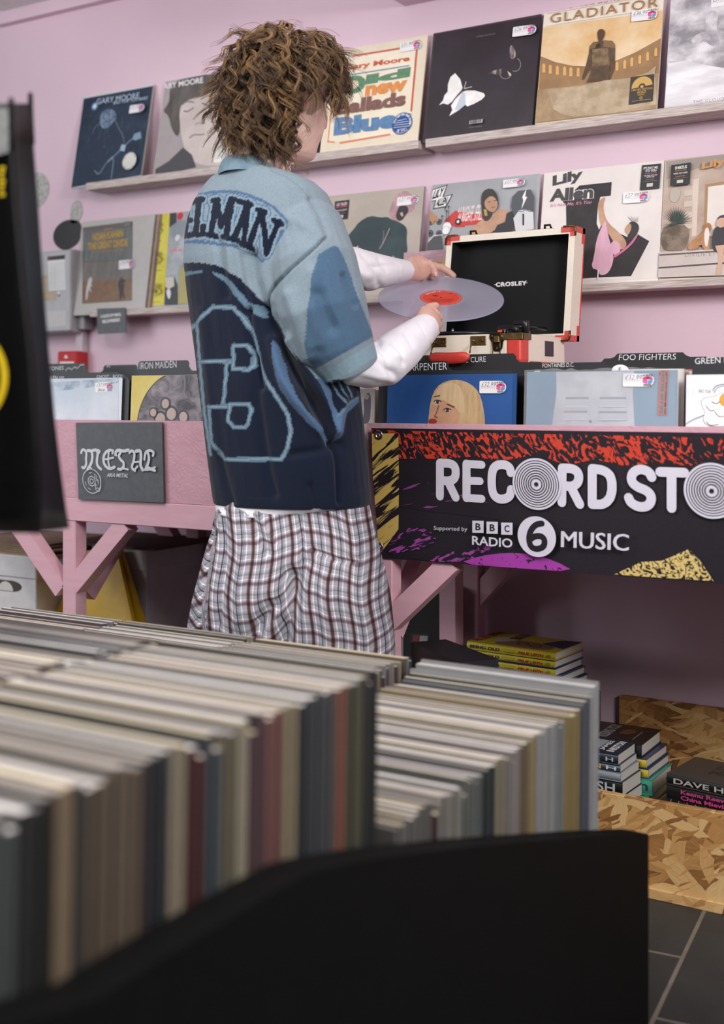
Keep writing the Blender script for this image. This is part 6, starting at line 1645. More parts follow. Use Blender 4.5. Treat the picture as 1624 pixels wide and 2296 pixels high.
# clipped hair: sideburn in front of the ear, hairline above it, nape
sb = (np.abs(hl[:, 0]) > .045) & (hl[:, 1] > .006) & (hl[:, 1] < .046 + hl[:, 2] * .25) & (hl[:, 2] > -.03 + (hl[:, 1] - .02).clip(0) * .9)
sc = (hl[:, 2] > .05) | ((hl[:, 1] < -.02) & (hl[:, 2] > -.06)) | (sb & (hl[:, 2] > -.03)) | ((hl[:, 2] > .028) & (hl[:, 1] < .06))
inh = (np.abs(hl) < .14).all(1)
C[sc & inh] = C[sc & inh] * .25 + np.array(lin('#6e5545')) * .75
hand = ((px[:, 0] > 925) & (px[:, 0] < 1030) & (px[:, 1] > 560) & (px[:, 1] < 780))
C[hand] = C[hand] * .55 + np.array(lin('#d99e8b')) * .45
def skin_mat():
    m, nt, b = base_mat('skin')
    a_ = nt.nodes.new('ShaderNodeAttribute'); a_.attribute_name = 'knit'
    n = noise_node(nt, 60, 4); r = ramp(nt, n.outputs['Fac'], [(.3, (.93, .9, .9)), (.7, (1.05, 1.03, 1.03))])
    mx = nt.nodes.new('ShaderNodeMixRGB'); mx.blend_type = 'MULTIPLY'; mx.inputs[0].default_value = 1
    nt.links.new(a_.outputs['Color'], mx.inputs[1]); nt.links.new(r.outputs[0], mx.inputs[2]); nt.links.new(mx.outputs[0], b.inputs['Base Color'])
    b.inputs['Roughness'].default_value = .5; b.inputs['Subsurface Weight'].default_value = .12; b.inputs['Subsurface Radius'].default_value = (.012, .005, .003); b.inputs['Subsurface Scale'].default_value = .6
    n2 = noise_node(nt, 500, 2); bump(nt, b, n2.outputs['Fac'], .08, .001)
    return m
SKIN = skin_mat()
body = finish(me, V, 'body', person, SKIN, C)
# nails
NAIL = M('#e3b8ad', .3)
for (a, b_) in (((977, 612, 2.958), (978, 618, 2.959)),):
    mb = MB(); mb.tube([Vector(atn(*a)), Vector(atn(*b_))], [(.0045, .0018), (.0040, .0016)], NAIL, 10, ref=tuple(DV), round_end=True); mb.build('fingernail', person)
# shoes
for q in (fl_, fr_t):
    mb = MB(); fd = Vector(RV * math.sin(.3) + DV * math.cos(.3)); sd = Vector(RV * math.cos(.3) - DV * math.sin(.3)); rs = []
    for (u, w, h) in ((-.085, .024, .05), (-.07, .034, .075), (-.02, .037, .095), (.04, .040, .085), (.10, .046, .06), (.15, .042, .045), (.185, .022, .03)):
        c = Vector((q.x, q.y, 0)) + fd * u
        rs.append([c + sd * w * math.cos(k * math.pi / 8) * (1 if k <= 8 else .96) + Vector((0, 0, max(.001, h * math.sin(k * math.pi / 8)) if k <= 8 else .001)) for k in range(9)])
    mb.loft(rs, M('#e2dfdc', .6), True, True); mb.build('shoe', person)

# ------------------------------------------------------------------ hair: a cap and some two thousand curling locks
def hair_mat(name, a, b_):
    m, nt, bs_ = base_mat(name)
    n = noise_node(nt, 26, 3, .6); r = ramp(nt, n.outputs['Fac'], [(.3, lin(a)), (.7, lin(b_))]); nt.links.new(r.outputs[0], bs_.inputs['Base Color'])
    bs_.inputs['Roughness'].default_value = .42; bs_.inputs['Specular IOR Level'].default_value = .5; bs_.inputs['Anisotropic'].default_value = .4
    return m
HM = [hair_mat('brown_hair', '#48372a', '#5c4634'), hair_mat('mid_brown_hair', '#604a35', '#7a5e42'), hair_mat('golden_brown_hair', '#846543', '#a07c52'), hair_mat('dark_brown_hair', '#2d2119', '#3e2d22')]
mb = MB()
cap = []
for k in range(11):
    ph = -0.55 + (math.pi / 2 + .5) * k / 10
    ring = []
    for i in range(40):
        t = 2 * math.pi * i / 40; c_, s_ = math.cos(t), math.sin(t)
        fy = .098 if s_ > 0 else .118
        low_front = s_ > .15 and ph < .5
        q = math.cos(ph)
        x = .086 * q * c_; y = fy * q * s_; z = .006 + .118 * math.sin(ph) + (0.05 * (s_ > 0) * max(0, s_) * max(0, 1 - (ph + .55) / 1.1))
        if low_front: x *= .9; y *= .80
        if abs(c_) > .6 and s_ > -.35 and ph < .35: z += .045 * (1 - (ph + .55) / .9); x *= .88
        ring.append(hd(x, y, z))
    cap.append(ring)
mb.loft(cap, HM[3], True, True)
zloc = np.array([ZV @ r3, ZV @ f2, ZV @ u3])   # world up in head space
AXS = np.array([.081, .097, .119])
def on_skull(w, lift):
    """push a point out to the skull surface times lift"""
    q = w - np.array([0, 0, .004]); a = AXS.copy(); a[1] = .096 if q[1] > 0 else .107
    e = math.sqrt(((q / a) ** 2).sum())
    return np.array([0, 0, .004]) + q / max(e, 1e-6) * lift, e
def clump(p0, dr, L, amp, per, lift0, lift1, n_str, mat, wide, flip=0.0):
    """a wavy clump of hair lying over the head: centre line, then a few strands round it"""
    ns = 18; p = np.array(p0, float); d = np.array(dr, float); ph = random.uniform(0, 6.28); line = []
    for k in range(ns + 1):
        s = k / ns; lift = lift0 + (lift1 - lift0) * min(1, s * 1.6)
        w, e = on_skull(p, lift)
        if e > lift: w = p.copy()
        nrm_ = w - np.array([0, 0, .004]); nrm_ /= np.linalg.norm(nrm_)
        side = np.cross(nrm_, d); side /= max(np.linalg.norm(side), 1e-6)
        a_ = amp * min(1, s * 2.2) * (1 + .5 * s)
        line.append(w + side * a_ * math.sin(ph + s * L / per * 6.28) + nrm_ * (a_ * .55 * math.cos(ph + s * L / per * 6.28) + flip * max(0, s - .6) ** 1.5))
        dt = d - nrm_ * d.dot(nrm_) * .75 - zloc * (.35 + .5 * s) * .35; d = dt / np.linalg.norm(dt)
        p = w + d * L / ns
    for m in range(n_str):
        o = np.array([random.gauss(0, 1) for _ in range(3)]) * wide; o2 = o * random.uniform(.3, 1.4) + np.array([random.gauss(0, 1) for _ in range(3)]) * wide * .6
        r0 = random.uniform(.00055, .0012)
        mt = mat if random.random() < .72 else random.choice(HM)
        cut = ns - random.choice((0, 0, 1, 2))
        pts = [Vector(hd(*(line[k] + o * (1 - k / ns) + o2 * (k / ns)))) for k in range(cut + 1)]
        mb.tube(pts, [(r0 * 1.25 * (1 - .8 * (k / cut) ** 2.5), r0 * .7 * (1 - .8 * (k / cut) ** 2.5)) for k in range(cut + 1)], mt, 5)
cnt = 0
CROWN = np.array([0, -.02, 1.0])
while cnt < 560:
    u, v = random.uniform(-1, 1), random.uniform(0, 6.2832); s_ = math.sqrt(1 - u * u)
    n_ = np.array([s_ * math.cos(v), s_ * math.sin(v), u])
    p = n_ * np.array([.081, .095 if n_[1] > 0 else .107, .119]) + np.array([0, 0, .004])
    x, y, z = p
    if y > .02 and z < .072: continue                             # forehead, face
    if abs(x) > .045 and y > -.030 and z < .066: continue         # above and round the ears
    if y > -.030 and z < .02: continue
    if z < -.075: continue
    rad_ = n_ - CROWN / np.linalg.norm(CROWN) * n_.dot(CROWN / np.linalg.norm(CROWN))
    rad_ /= max(np.linalg.norm(rad_), .15)
    jit = np.array([random.uniform(-.5, .5) for _ in range(3)])
    hi = random.random(); mat = HM[2] if hi < (.34 if z > .02 else .16) else HM[1] if hi < .58 else HM[0] if hi < .80 else HM[3]
    deep = random.random()
    if y > .035 and z > .06:       # fringe thrown forward, falling past the brow
        clump(p, np.array([random.uniform(-.2, .45), 1.0, .15]) + jit * .4, random.uniform(.08, .12), random.uniform(.003, .006), random.uniform(.05, .075), 1.05, random.uniform(1.16, 1.40), 10, mat, .0026, .03)
    elif z > .05:
        clump(p, rad_ + jit * 1.5, random.uniform(.09, .16), random.uniform(.005, .012), random.uniform(.045, .08), 1.06 + .12 * deep, 1.12 + .36 * deep, 10, mat, .0024, random.uniform(-.05, .2))
    else:
        lowp = z < -.02
        clump(p, -zloc + jit * 1.2 + n_ * .3, random.uniform(.075, .12) * (.7 if lowp else 1), random.uniform(.006, .013), random.uniform(.035, .06), 1.05 + .12 * deep, 1.10 + (.20 if lowp else .34) * deep, 10, mat, .0025, random.uniform(-.02, .22))
    cnt += 1
for _ in range(80):   # flyaway single hairs
    u, v = random.uniform(.2, 1), random.uniform(0, 6.28); s_ = math.sqrt(1 - u * u); n_ = np.array([s_ * math.cos(v), s_ * math.sin(v), u])
    if n_[1] > .5 and u < .6: continue
    p = n_ * np.array([.095, .11, .138]) * random.uniform(.98, 1.08)
    d = n_ * .5 + np.array([random.uniform(-1, 1), random.uniform(-1, .6), .2]); d /= np.linalg.norm(d); pts = []; q = p.copy()
    for k in range(10):
        pts.append(Vector(hd(*q))); d = d - zloc * .16 - n_ * .05; d /= np.linalg.norm(d); q = q + d * .008
    mb.tube(pts, .00035, HM[1], 4)
hair = mb.build('hair', person, fix=False)

# ------------------------------------------------------------------ the clear record in the hands
VIN = None
def vinyl_mat():
    m, nt, b = base_mat('clear_lilac_vinyl'); out = nt.nodes['Material Output']
    tr = nt.nodes.new('ShaderNodeBsdfTransparent'); tr.inputs[0].default_value = (.88, .88, .96, 1)
    b.inputs['Base Color'].default_value = (*lin('#cbcadd'), 1); b.inputs['Roughness'].default_value = .24; b.inputs['Specular IOR Level'].default_value = .7; b.inputs['Anisotropic'].default_value = .5
    tg = nt.nodes.new('ShaderNodeTangent'); tg.direction_type = 'RADIAL'; tg.axis = 'Z'; nt.links.new(tg.outputs[0], b.inputs['Tangent'])
    tc = nt.nodes.new('ShaderNodeTexCoord'); vm = nt.nodes.new('ShaderNodeVectorMath'); vm.operation = 'LENGTH'; nt.links.new(tc.outputs['Object'], vm.inputs[0])
    wv = nt.nodes.new('ShaderNodeMath'); wv.operation = 'SINE'; mu = nt.nodes.new('ShaderNodeMath'); mu.operation = 'MULTIPLY'; mu.inputs[1].default_value = 2600
    nt.links.new(vm.outputs['Value'], mu.inputs[0]); nt.links.new(mu.outputs[0], wv.inputs[0]); bump(nt, b, wv.outputs[0], .12, .0004)
    mx = nt.nodes.new('ShaderNodeMixShader'); mx.inputs[0].default_value = .46
    nt.links.new(tr.outputs[0], mx.inputs[1]); nt.links.new(b.outputs[0], mx.inputs[2]); nt.links.new(mx.outputs[0], out.inputs[0])
    return m
rcn = at(989, 668.5, 2.885)
rec = bpy.data.objects.new('vinyl_record', None); col.objects.link(rec); rec.location = rcn
tag(rec, 'clear lilac vinyl record with a red centre label held in both hands', 'vinyl record')
nrm = (Vector((0, 0, 1)) * math.cos(D2R(25.5)) - Vector(DV) * math.sin(D2R(25.5))).normalized()
rec.rotation_euler = nrm.to_track_quat('Z', 'Y').to_euler()
def local_obj(mb, name, parent):
    me = mb.mesh(name); o = bpy.data.objects.new(name, me); col.objects.link(o); o.parent = parent; return o
mb = MB(); mb.lathe((0, 0, 0), [(.0036, -.0009), (.0036, .0009), (.050, .0009), (.0505, .0007), (.060, .0007), (.0605, .0009), (.1465, .0009), (.1500, .0013), (.1510, .0009), (.1510, -.0009), (.1500, -.0013), (.1465, -.0009), (.0036, -.0009)], vinyl_mat(), 120)
local_obj(mb, 'disc', rec)
REDLB = M('#dd4634', .5)
mb = MB(); mb.lathe((0, 0, 0), [(.0036, .0010), (.0036, .0013), (.0498, .0013), (.0498, .0010)], REDLB, 72, smooth=False)
local_obj(mb, 'label', rec)
q_ = rec.rotation_euler.to_quaternion(); ex = (Vector(RV)); ex = (ex - nrm * ex.dot(nrm)).normalized()
ilx = q_.inverted() @ ex; il_y = Vector((0, 0, 1)).cross(ilx)
P = Print((0, 0, .0013), ilx, il_y, px=False, lift=.0002)
P.ring((0, 0), .0455, .0462, M('#f0c9be'), 60); P.arc_text('COLUMBIA', (0, 0), .040, 150, 88, .0055, M('#f4e6e0'), .03)
for (x, y, w) in ((-.02, .014, .014), (-.018, .009, .009), (.022, .026, .007)): P.stroke([(x, y), (x + w, y)], .0018, INK)
for i in range(4): P.stroke([(-.030 + i * .002, -.012 - i * .006), (.032 - i * .003, -.012 - i * .006)], .0011, M('#8f2c22'))
local_obj(P.mb, 'label_print', rec)
# ================================================================== books
PAGE = two_tone('page_edges', '#b9b4ae', '#dcd7d0', 40, (.3, .3, 90), lo=.3, hi=.7, rough=.8)
def book(pos, rz, L, W, T, cov, label, spine=None, top=None, group=None, hard=True, spine_col=None, extra=None):
    """book lying flat, spine to the front; pos = front right bottom corner of the spine"""
    t = thing('book', Vector(pos), label, 'book', group, rz)
    def add(mb, name, par=None):
        me = mb.mesh(name); o = bpy.data.objects.new(name, me); col.objects.link(o); o.parent = par or t; return o
    e = .0022 if hard else .0006; mb = MB(); cm = M(cov, .4, 0, .05, .3); sm = M(spine_col or cov, .4, 0, .05, .3)
    mb.box((-L, .001, 0), (0, W, e), cm); mb.box((-L, .001, T - e), (0, W, T), cm)
    mb.loft([[(x, .004 + .0 * x, e * .1)] + [(x, .0035 - .0045 * math.sin(math.pi * k / 6), T * k / 6) for k in range(7)] + [(x, .004, T * .999)] for x in (-L, 0)], sm)
    add(mb, 'cover')
    mb = MB(); i = .003 if hard else .0008
    mb.box((-L + i, .003, e), (-i, W - i, T - e), PAGE); add(mb, 'pages')
    if spine:
        P = Print((-L, -.0012, 0), (1, 0, 0), (0, 0, 1), px=False, lift=.0003)
        P3 = Print((-L, -.0012, 0), (1, 0, 0), (0, 0, 1), px=False, lift=.0003)
        for (s_, x0, x1, y0, y1, c, bd) in spine:
            (P3 if len(s_) == 1 else P).text(s_, (L * x0, T * y0), (L * x1, T * y0), (L * x0, T * y1), M(c, .5), bd)
        add(P.mb, 'lettering')
        if P3.k: add(P3.mb, 'publisher_mark')
    if top:
        P = Print((-L, 0, T), (1, 0, 0), (0, 1, 0), px=False, lift=.0003); top(P, L, W); add(P.mb, 'cover_print')
    return t
def being_top(P, L, W):
    P.poly([(0.02 * L, .02 * W), (.98 * L, .02 * W), (.98 * L, .98 * W), (.02 * L, .98 * W)], K('#c5b22e'))
    P.poly([(.25 * L, .1 * W), (.45 * L, .05 * W), (.9 * L, .05 * W), (.9 * L, .4 * W), (.6 * L, .55 * W), (.3 * L, .5 * W)], K('#8f6a4f'), smooth=1); P.poly([(.7 * L, .5 * W), (.99 * L, .3 * W), (.99 * L, .97 * W), (.8 * L, .9 * W)], K('#26355c'))
    P.poly([(.2 * L, .3 * W), (.3 * L, .2 * W), (.45 * L, .5 * W), (.3 * L, .7 * W), (.2 * L, .6 * W)], K('#b9b2a8'), smooth=1)
    P.ring((.55 * L, .30 * W), .012, .0145, INK); P.ring((.70 * L, .26 * W), .012, .0145, INK)
    P.text('PRUE LEITH', (.12 * L, .10 * W), (.12 * L, .95 * W), (.02 * L, .10 * W), K('#a8352f'), .03); P.text('BEING OLD', (.42 * L, .55 * W), (.42 * L, .98 * W), (.30 * L, .55 * W), INK, .03)
BS = [('BEING OLD', .04, .385, .28, .66, '#1d2148', .04), ('and learning', .41, .56, .52, .70, '#1d1c22', -.01), ('to love it!', .44, .54, .22, .42, '#1d1c22', -.01), ('PRUE LEITH', .60, .875, .30, .62, '#b5352d', .03), ('@', .90, .955, .26, .68, '#2a2622', -.01)]
pr = on_y(1247, 1463.5, 2.58); T_ = .0186; base_z = pr.z - 7 * T_
names = ('third', 'second', 'topmost')
for i in range(7):
    k = 6 - i
    lab = 'yellow-spined book, topmost of the tall stack under the table' if k == 0 else 'yellow-spined book, %s down in the tall stack under the table' % ('second', 'third', 'fourth', 'fifth', 'sixth', 'seventh')[k - 1]
    book((pr.x + random.uniform(-.003, .003) + (.006 * (k > 2)), pr.y + random.uniform(-.003, .003), base_z + i * T_), D2R(-4 + random.uniform(-1, 1)), .234, .150, T_, '#26355c' if k else '#c5b22e', lab, BS, being_top if k == 0 else None, 'yellow-spined books in the tall stack', spine_col='#d3bf35')
ob = MB().box((pr.x - .29, pr.y - .02, 0), (pr.x + .02, pr.y + .24, base_z - .0005), M('#1b1a1d', .6), .004).build('storage_box'); tag(ob, 'dark storage box carrying the tall stack of yellow-spined books', 'box')
# stack inside the strand-board box
def stack(px_, py_, Y, rz, items, zfloor, L, W, who, hard=False):
    p = on_y(px_, py_, Y); z = p.z
    for i, (T, cov, lab, spine, top, dx) in enumerate(items):
        z -= T
        if z < zfloor - .004: break
        book((p.x + dx, Y + random.uniform(-.003, .004), z), rz + D2R(random.uniform(-2, 2)), L, W, T - .0004, cov, lab, spine, top, who, hard, '#c9b53a' if lab.startswith('yellow') else None)
    return z
def prn_a(P, L, W):
    P.poly([(.0, .55 * W), (.72 * L, .30 * W), (.72 * L, .9 * W), (0, .95 * W)], K('#9aa0a8')); P.text('JAMES', (.80 * L, .2 * W), (.80 * L, .9 * W), (.73 * L, .2 * W), WHITE, .02); P.text('INKSTON', (.92 * L, .15 * W), (.92 * L, .95 * W), (.83 * L, .15 * W), WHITE, .03); P.poly([(.45 * L, .2 * W), (.6 * L, .18 * W), (.6 * L, .4 * W), (.45 * L, .4 * W)], INK)
BOXF = .021
stack(1386, 1693, 2.545, D2R(-2), [(.0225, '#232b38', 'navy paperback, topmost of the front stack in the strand-board box', [('INKSTON', .42, .75, .25, .75, '#d9dbe0', .02), ('H', .86, .95, .3, .7, '#aeb4bd', .02)], prn_a, 0),
      (.0165, '#3b4a5c', 'slate paperback with yellow lettering, second in the front stack', [('INKSTON', .40, .78, .2, .8, '#d6b54a', .03), ('H', .84, .96, .25, .75, '#c9ccd2', .02)], None, .004),
      (.020, '#8a929b', 'paperback with a painted spine, third in the front stack', None, None, .006), (.030, '#17171a', 'thick black paperback with tall grey capitals in the front stack', [('WELSH', .30, .92, .15, .85, '#b9bcc2', .02)], None, .010),
      (.026, '#1b1c20', 'black paperback, fifth in the front stack', None, None, .012), (.028, '#33373d', 'grey paperback, sixth in the front stack', None, None, .016), (.03, '#1c1b1f', 'dark paperback, seventh in the front stack', None, None, .018), (.03, '#2a2c31', 'charcoal paperback, eighth in the front stack', None, None, .012)], BOXF, .198, .112, 'paperbacks in the front stack')
def prn_b(P, L, W):
    P.text('KISSING YOU', (.62 * L, .15 * W), (.62 * L, .9 * W), (.50 * L, .15 * W), K('#a8a29c'), .02); P.poly([(.66 * L, .4 * W), (.8 * L, .45 * W), (.82 * L, .7 * W), (.7 * L, .8 * W)], K('#6b3f1f'), smooth=1); P.stroke([(.87 * L, .2 * W), (.87 * L, .7 * W)], .0025, K('#8d8880'))
ysp = [('PRUE LEITH', .60, .875, .28, .66, '#8f2f28', .03), ('@', .90, .955, .26, .72, '#2a2622', -.01)]
stack(1450, 1672, 2.662, D2R(-1), [(.0305, '#1a181a', 'big black hardback on top of the stack behind the navy paperback', None, prn_b, -.012), (.0225, '#26355c', 'yellow-spined book just under the big black hardback', ysp, None, .0), (.0225, '#27365e', 'yellow-spined book lying on the teal book', ysp, None, .004),
      (.036, '#3f9c86', 'thick teal book with red capitals', [('STONE', .45, .80, .25, .7, '#8a3b34', .03), ('n', .88, .96, .3, .7, '#1d3b36', .02)], None, .014), (.03, '#3a8a55', 'green book under the teal book', None, None, .006), (.03, '#2a2a30', 'dark book under the green book', None, None, .0), (.032, '#46413c', 'brown book near the bottom of the rear stack', None, None, .0), (.034, '#23252b', 'charcoal book at the bottom of the rear stack', None, None, .004)], BOXF, .236, .150, 'books in the stack behind the front paperbacks', True)
def prn_c(P, L, W):
    P.text('DAVE', (.30 * L, .62 * W), (.62 * L, .62 * W), (.30 * L, .80 * W), K('#3a3632'), .03); P.text('HILL', (.30 * L, .35 * W), (.62 * L, .35 * W), (.30 * L, .55 * W), K('#3a3632'), .03)
def prn_d(P, L, W):
    for k in range(5): P.ring((.45 * L, .25 * W), .03 + k * .017, .032 + k * .017, K('#8a7a5e'), 50)
    P.text('TAON', (.5 * L, .06 * W), (.75 * L, .06 * W), (.5 * L, .14 * W), K('#8a7a5e'), .02)
pC = on_y(1495, 1733, 2.60); 
stack_items = [(.0250, '#45413d', 'grey hardback with a broad lettered black spine, on top by the box edge', [('DAVE HILL', .07, .72, .22, .70, '#b7b2ac', .02)], prn_c, 0, '#19181a'), (.0315, '#161517', 'black hardback with pink author names under the grey hardback', [('Keanu Reeves', .14, .62, .55, .85, '#c2427f', .03), ('China Mieville', .14, .62, .15, .45, '#c2427f', .03)], None, .0, '#161517'),
      (.030, '#1f1d1c', 'dark book with a gold dial printed on its cover', None, prn_d, 0, None), (.036, '#2c2a2a', 'dark book under the dial-printed book', None, None, 0, None), (.034, '#3a3430', 'brown book at the bottom by the box edge', None, None, 0, None)]
z = pC.z
for T, cov, lab, sp_, tp, dx, sc_ in stack_items:
    z -= T; Ls, Ws = .240, .156
    if 'dial' in lab: Ls, Ws = .26, .19
    rz = D2R(-7 if 'dial' not in lab else -3); fx = pC.x + Ls * math.cos(rz); fy = 2.60 + Ls * math.sin(rz) - (.03 if 'dial' in lab else 0)
    book((fx + (0 if 'dial' not in lab else -.01), fy, z), rz, Ls, Ws, T - .0004, cov, lab, sp_, tp, 'books stacked by the box edge', True, sc_)
# strand-board box on the floor
t = thing('strand_board_box', (-.5, 2.7, 0), 'bare strand-board box full of books on the floor under the table', 'box')
xo0, xo1 = xat(1262, 2.50), .22; zt_o = on_y(1624, 1819, 2.499).z
MB().box((xo0, 2.482, .0), (xo1, 2.4995, zt_o), OSB, .001).build('front_board', t)
MB().box((xo0, 2.866, .0), (xo1, 2.884, on_y(1624, 1591, 2.866).z), OSB, .001).build('back_board', t)
MB().box((xo0, 2.501, .002), (xo1, 2.864, .020), OSB).build('bottom_board', t)
MB().box((xo0, 2.501, .0205), (xo0 + .018, 2.864, zt_o - .002), OSB).build('side_board', t)
MB().box((xo0, 2.474, .0), (xo1, 2.4815, .022), OSB, .001).build('base_strip', t)

# ================================================================== under the tables
# black speaker cabinet and black box between the legs
ys = 2.665; a = on_y(902, 1440, ys); b_ = on_y(1000, 1318, ys)
t = thing('speaker', ((a.x + b_.x) / 2, ys, 0), 'black speaker cabinet with a small sticker behind the pink brace', 'speaker')
MB().box((a.x, ys, 0), (b_.x, 2.735, b_.z), M('#131315', .55), .006).build('cabinet', t)
P = Print((a.x, ys, 0), (1, 0, 0), (0, 0, 1)); P.poly([(921, 1424), (924, 1419), (962, 1421), (964, 1426), (962, 1440), (920, 1440)], K('#2f2d31')); P.poly([(927, 1424), (940, 1424), (939, 1438), (926, 1438)], K('#8f3532')); P.poly([(942, 1425), (960, 1426), (959, 1438), (941, 1438)], K('#a9a6a8'))
P.mb.build('sticker', t, fix=False)
bk_ = at(1000, 1434, 2.69); e1 = Vector(RV * .42 - DV * .907); e2 = Vector(-RV * .907 - DV * .42)
q = [bk_, bk_ + e1 * .22, bk_ + e1 * .22 + e2 * .085, bk_ + e2 * .085]; q = [Vector((p.x, p.y, 0)) for p in q]
t = thing('black_box', q[0] + (q[2] - q[0]) / 2, 'black lidded box standing by the leg of the banner table', 'box')
MB().prism(q, (0, 0, bk_.z - .032), M('#17171a', .5)).build('box_body', t)
c_ = (q[0] + q[2]) / 2; q2 = [c_ + (p - c_) * 1.03 + Vector((0, 0, bk_.z - .0318)) for p in q]
MB().prism(q2, (0, 0, .0318), M('#1b1b1f', .45)).build('lid', t)
# archive boxes
CARD = two_tone('white_box_card', '#c9c6c8', '#dad7d8', 20, lo=.3, hi=.7, rough=.7)
def archive(x1, y0, zt_, w, d, h, label, hole=True):
    t = thing('archive_box', (x1 - w / 2, y0 + d / 2, zt_ - h), label, 'box', 'white archive boxes under the pink table')
    MB().box((x1 - w, y0 + .004, zt_ - h), (x1, y0 + d, zt_ - .004), CARD, .002).build('box_body', t)
    MB().box((x1 - w - .005, y0, zt_ - .062), (x1 + .005, y0 + d + .004, zt_), CARD, .003).build('lid', t)
    if hole:
        P = Print((x1 - w, y0 + .004, zt_ - h), (1, 0, 0), (0, 0, 1), px=False); cx_ = w - .12; cz_ = h - .088
        P.uvpoly([(cx_ + .045 * math.cos(a) + (.02 if math.cos(a) > 0 else -.02), cz_ + .016 * math.sin(a)) for a in [i * math.pi / 14 for i in range(28)]], M('#4a4441', .8))
        P.uvpoly([(cx_ + .03 * math.cos(a), cz_ - .014 + .026 * math.sin(a)) for a in [i * math.pi / 20 for i in range(21)]], M('#cdc9c6', .6))
        P.mb.build('hand_hole', t, fix=False)
    return t
c1_ = on_y(78, 1250, 2.36)
archive(c1_.x, 2.36, c1_.z, .34, .40, .26, 'white archive box with a hand hole, carrying the flattened cardboard')
archive(c1_.x + .01, 2.36, c1_.z - .2605, .34, .40, c1_.z - .261, 'white archive box on the floor under the one with the hand hole')
c2_ = on_y(327, 1232, 2.52)
archive(c2_.x, 2.52, c2_.z, .20, .30, .30, 'white archive box in the shade behind the yellow floor sign', False)
archive(c2_.x + .03, 2.52, c2_.z - .301, .22, .30, c2_.z - .301, 'white archive box on the floor beneath the shaded one', False)
CB2 = two_tone('corrugated_card', '#8f7660', '#a58b73', 30, lo=.3, hi=.7, rough=.8)
for i in range(5):
    x1_ = on_y((118, 96, 108, 84, 72)[i], 1240, 2.38).x
    ob = MB().box((x1_ - .36, 2.375 + i * .004, c1_.z + .0005 + i * .0052), (x1_, 2.74 - i * .006, c1_.z + .0052 + i * .0052), CB2, .0004).build('cardboard_sheet')
    tag(ob, 'flattened brown cardboard sheet, %s of the pile on the archive box' % ('bottom', 'second', 'third', 'fourth', 'topmost')[i], 'cardboard', 'flattened cardboard on the archive box')
ob = MB().box((c2_.x - .30, 2.50, c2_.z + .001), (c2_.x + .05, 2.80, c2_.z + .007), M('#5b4a40', .8), .0005).build('cardboard_sheet'); tag(ob, 'dark cardboard sheet lying on the shaded archive box', 'cardboard')
# yellow floor sign
t = thing('wet_floor_sign', on_y(220, 1400, 2.44), 'yellow plastic floor safety sign folded beside the pink table leg', 'safety sign')
YEL = M('#d3a91f', .4, 0, .05)
q = [on_y(124, 1372, 2.44), on_y(292, 1372, 2.44), on_y(262, 1234, 2.47), on_y(196, 1234, 2.47)]
dvec = (q[0] - q[3]); f_ = (q[0].z - .0) / (q[3].z - q[0].z); lo0 = q[0] + (q[0] - q[3]) * f_; lo1 = q[1] + (q[1] - q[2]) * f_
MB().prism([lo0, lo1, q[2], q[3]], (0, .012, 0), YEL).build('front_panel', t)
MB().prism([lo0 + Vector((0, .09, 0)), lo1 + Vector((0, .09, 0)), q[2] + Vector((0, .014, 0)), q[3] + Vector((0, .014, 0))], (0, .012, 0), YEL).build('back_panel', t)
P = Print(lo0, (1, 0, 0), (q[3] - lo0) - Vector((1, 0, 0)) * (q[3] - lo0).x)
f = lambda *a: frame_of(a, 3.248, 0, 900)
P.stroke(f((700, 1170), (690, 1380), (740, 1390), (820, 1330), (835, 1170)), .003, K('#b58f18'))
P.poly(f((716, 1520), (716, 1488), (808, 1432), (822, 1520)), INK); P.text('robert', *f((738, 1490), (806, 1462), (740, 1470)), K('#cfc7b0'), .01); P.text('scott', *f((728, 1518), (800, 1500), (728, 1498)), K('#cfc7b0'), .01)
P.mb.build('logo_print', t, fix=False)

# ================================================================== the near record bin
ZR, ZU = H - .44, H - .298          # tops of the lower, far tier and of the upper, near tier
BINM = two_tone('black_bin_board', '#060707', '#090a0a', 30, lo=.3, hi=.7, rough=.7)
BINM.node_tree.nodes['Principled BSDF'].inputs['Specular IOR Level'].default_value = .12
XP, XI = -.620, -.664
t = thing('record_bin', (-1.3, 1.0, 0), 'big black tiered record bin with a thick sloping side panel, full of second-hand records', 'record bin')
prof = [on_x(x, y, XP) for x, y in ((-420, 2440), (222, 2240), (332, 2168), (499, 2068), (610, 2002), (693, 1957), (735, 1945), (776, 1938), (867, 1921), (1068, 1896), (1340, 1875.5), (1455, 1870))]
loop = prof + [Vector((XP, prof[-1].y, 0)), Vector((XP, prof[0].y, 0))]
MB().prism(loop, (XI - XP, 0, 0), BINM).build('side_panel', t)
zu, zl_ = ZU - S - .010, ZR - S - .010
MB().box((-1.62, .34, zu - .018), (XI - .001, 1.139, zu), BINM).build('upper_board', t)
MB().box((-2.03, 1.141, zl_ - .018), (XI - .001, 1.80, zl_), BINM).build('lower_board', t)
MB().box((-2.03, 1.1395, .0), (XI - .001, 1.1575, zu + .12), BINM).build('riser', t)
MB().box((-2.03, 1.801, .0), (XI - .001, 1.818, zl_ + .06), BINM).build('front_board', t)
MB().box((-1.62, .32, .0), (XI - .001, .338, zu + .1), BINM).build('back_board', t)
MB().box((-2.048, 1.14, .0), (-2.031, 1.818, zl_ + .12), BINM).build('end_panel', t)

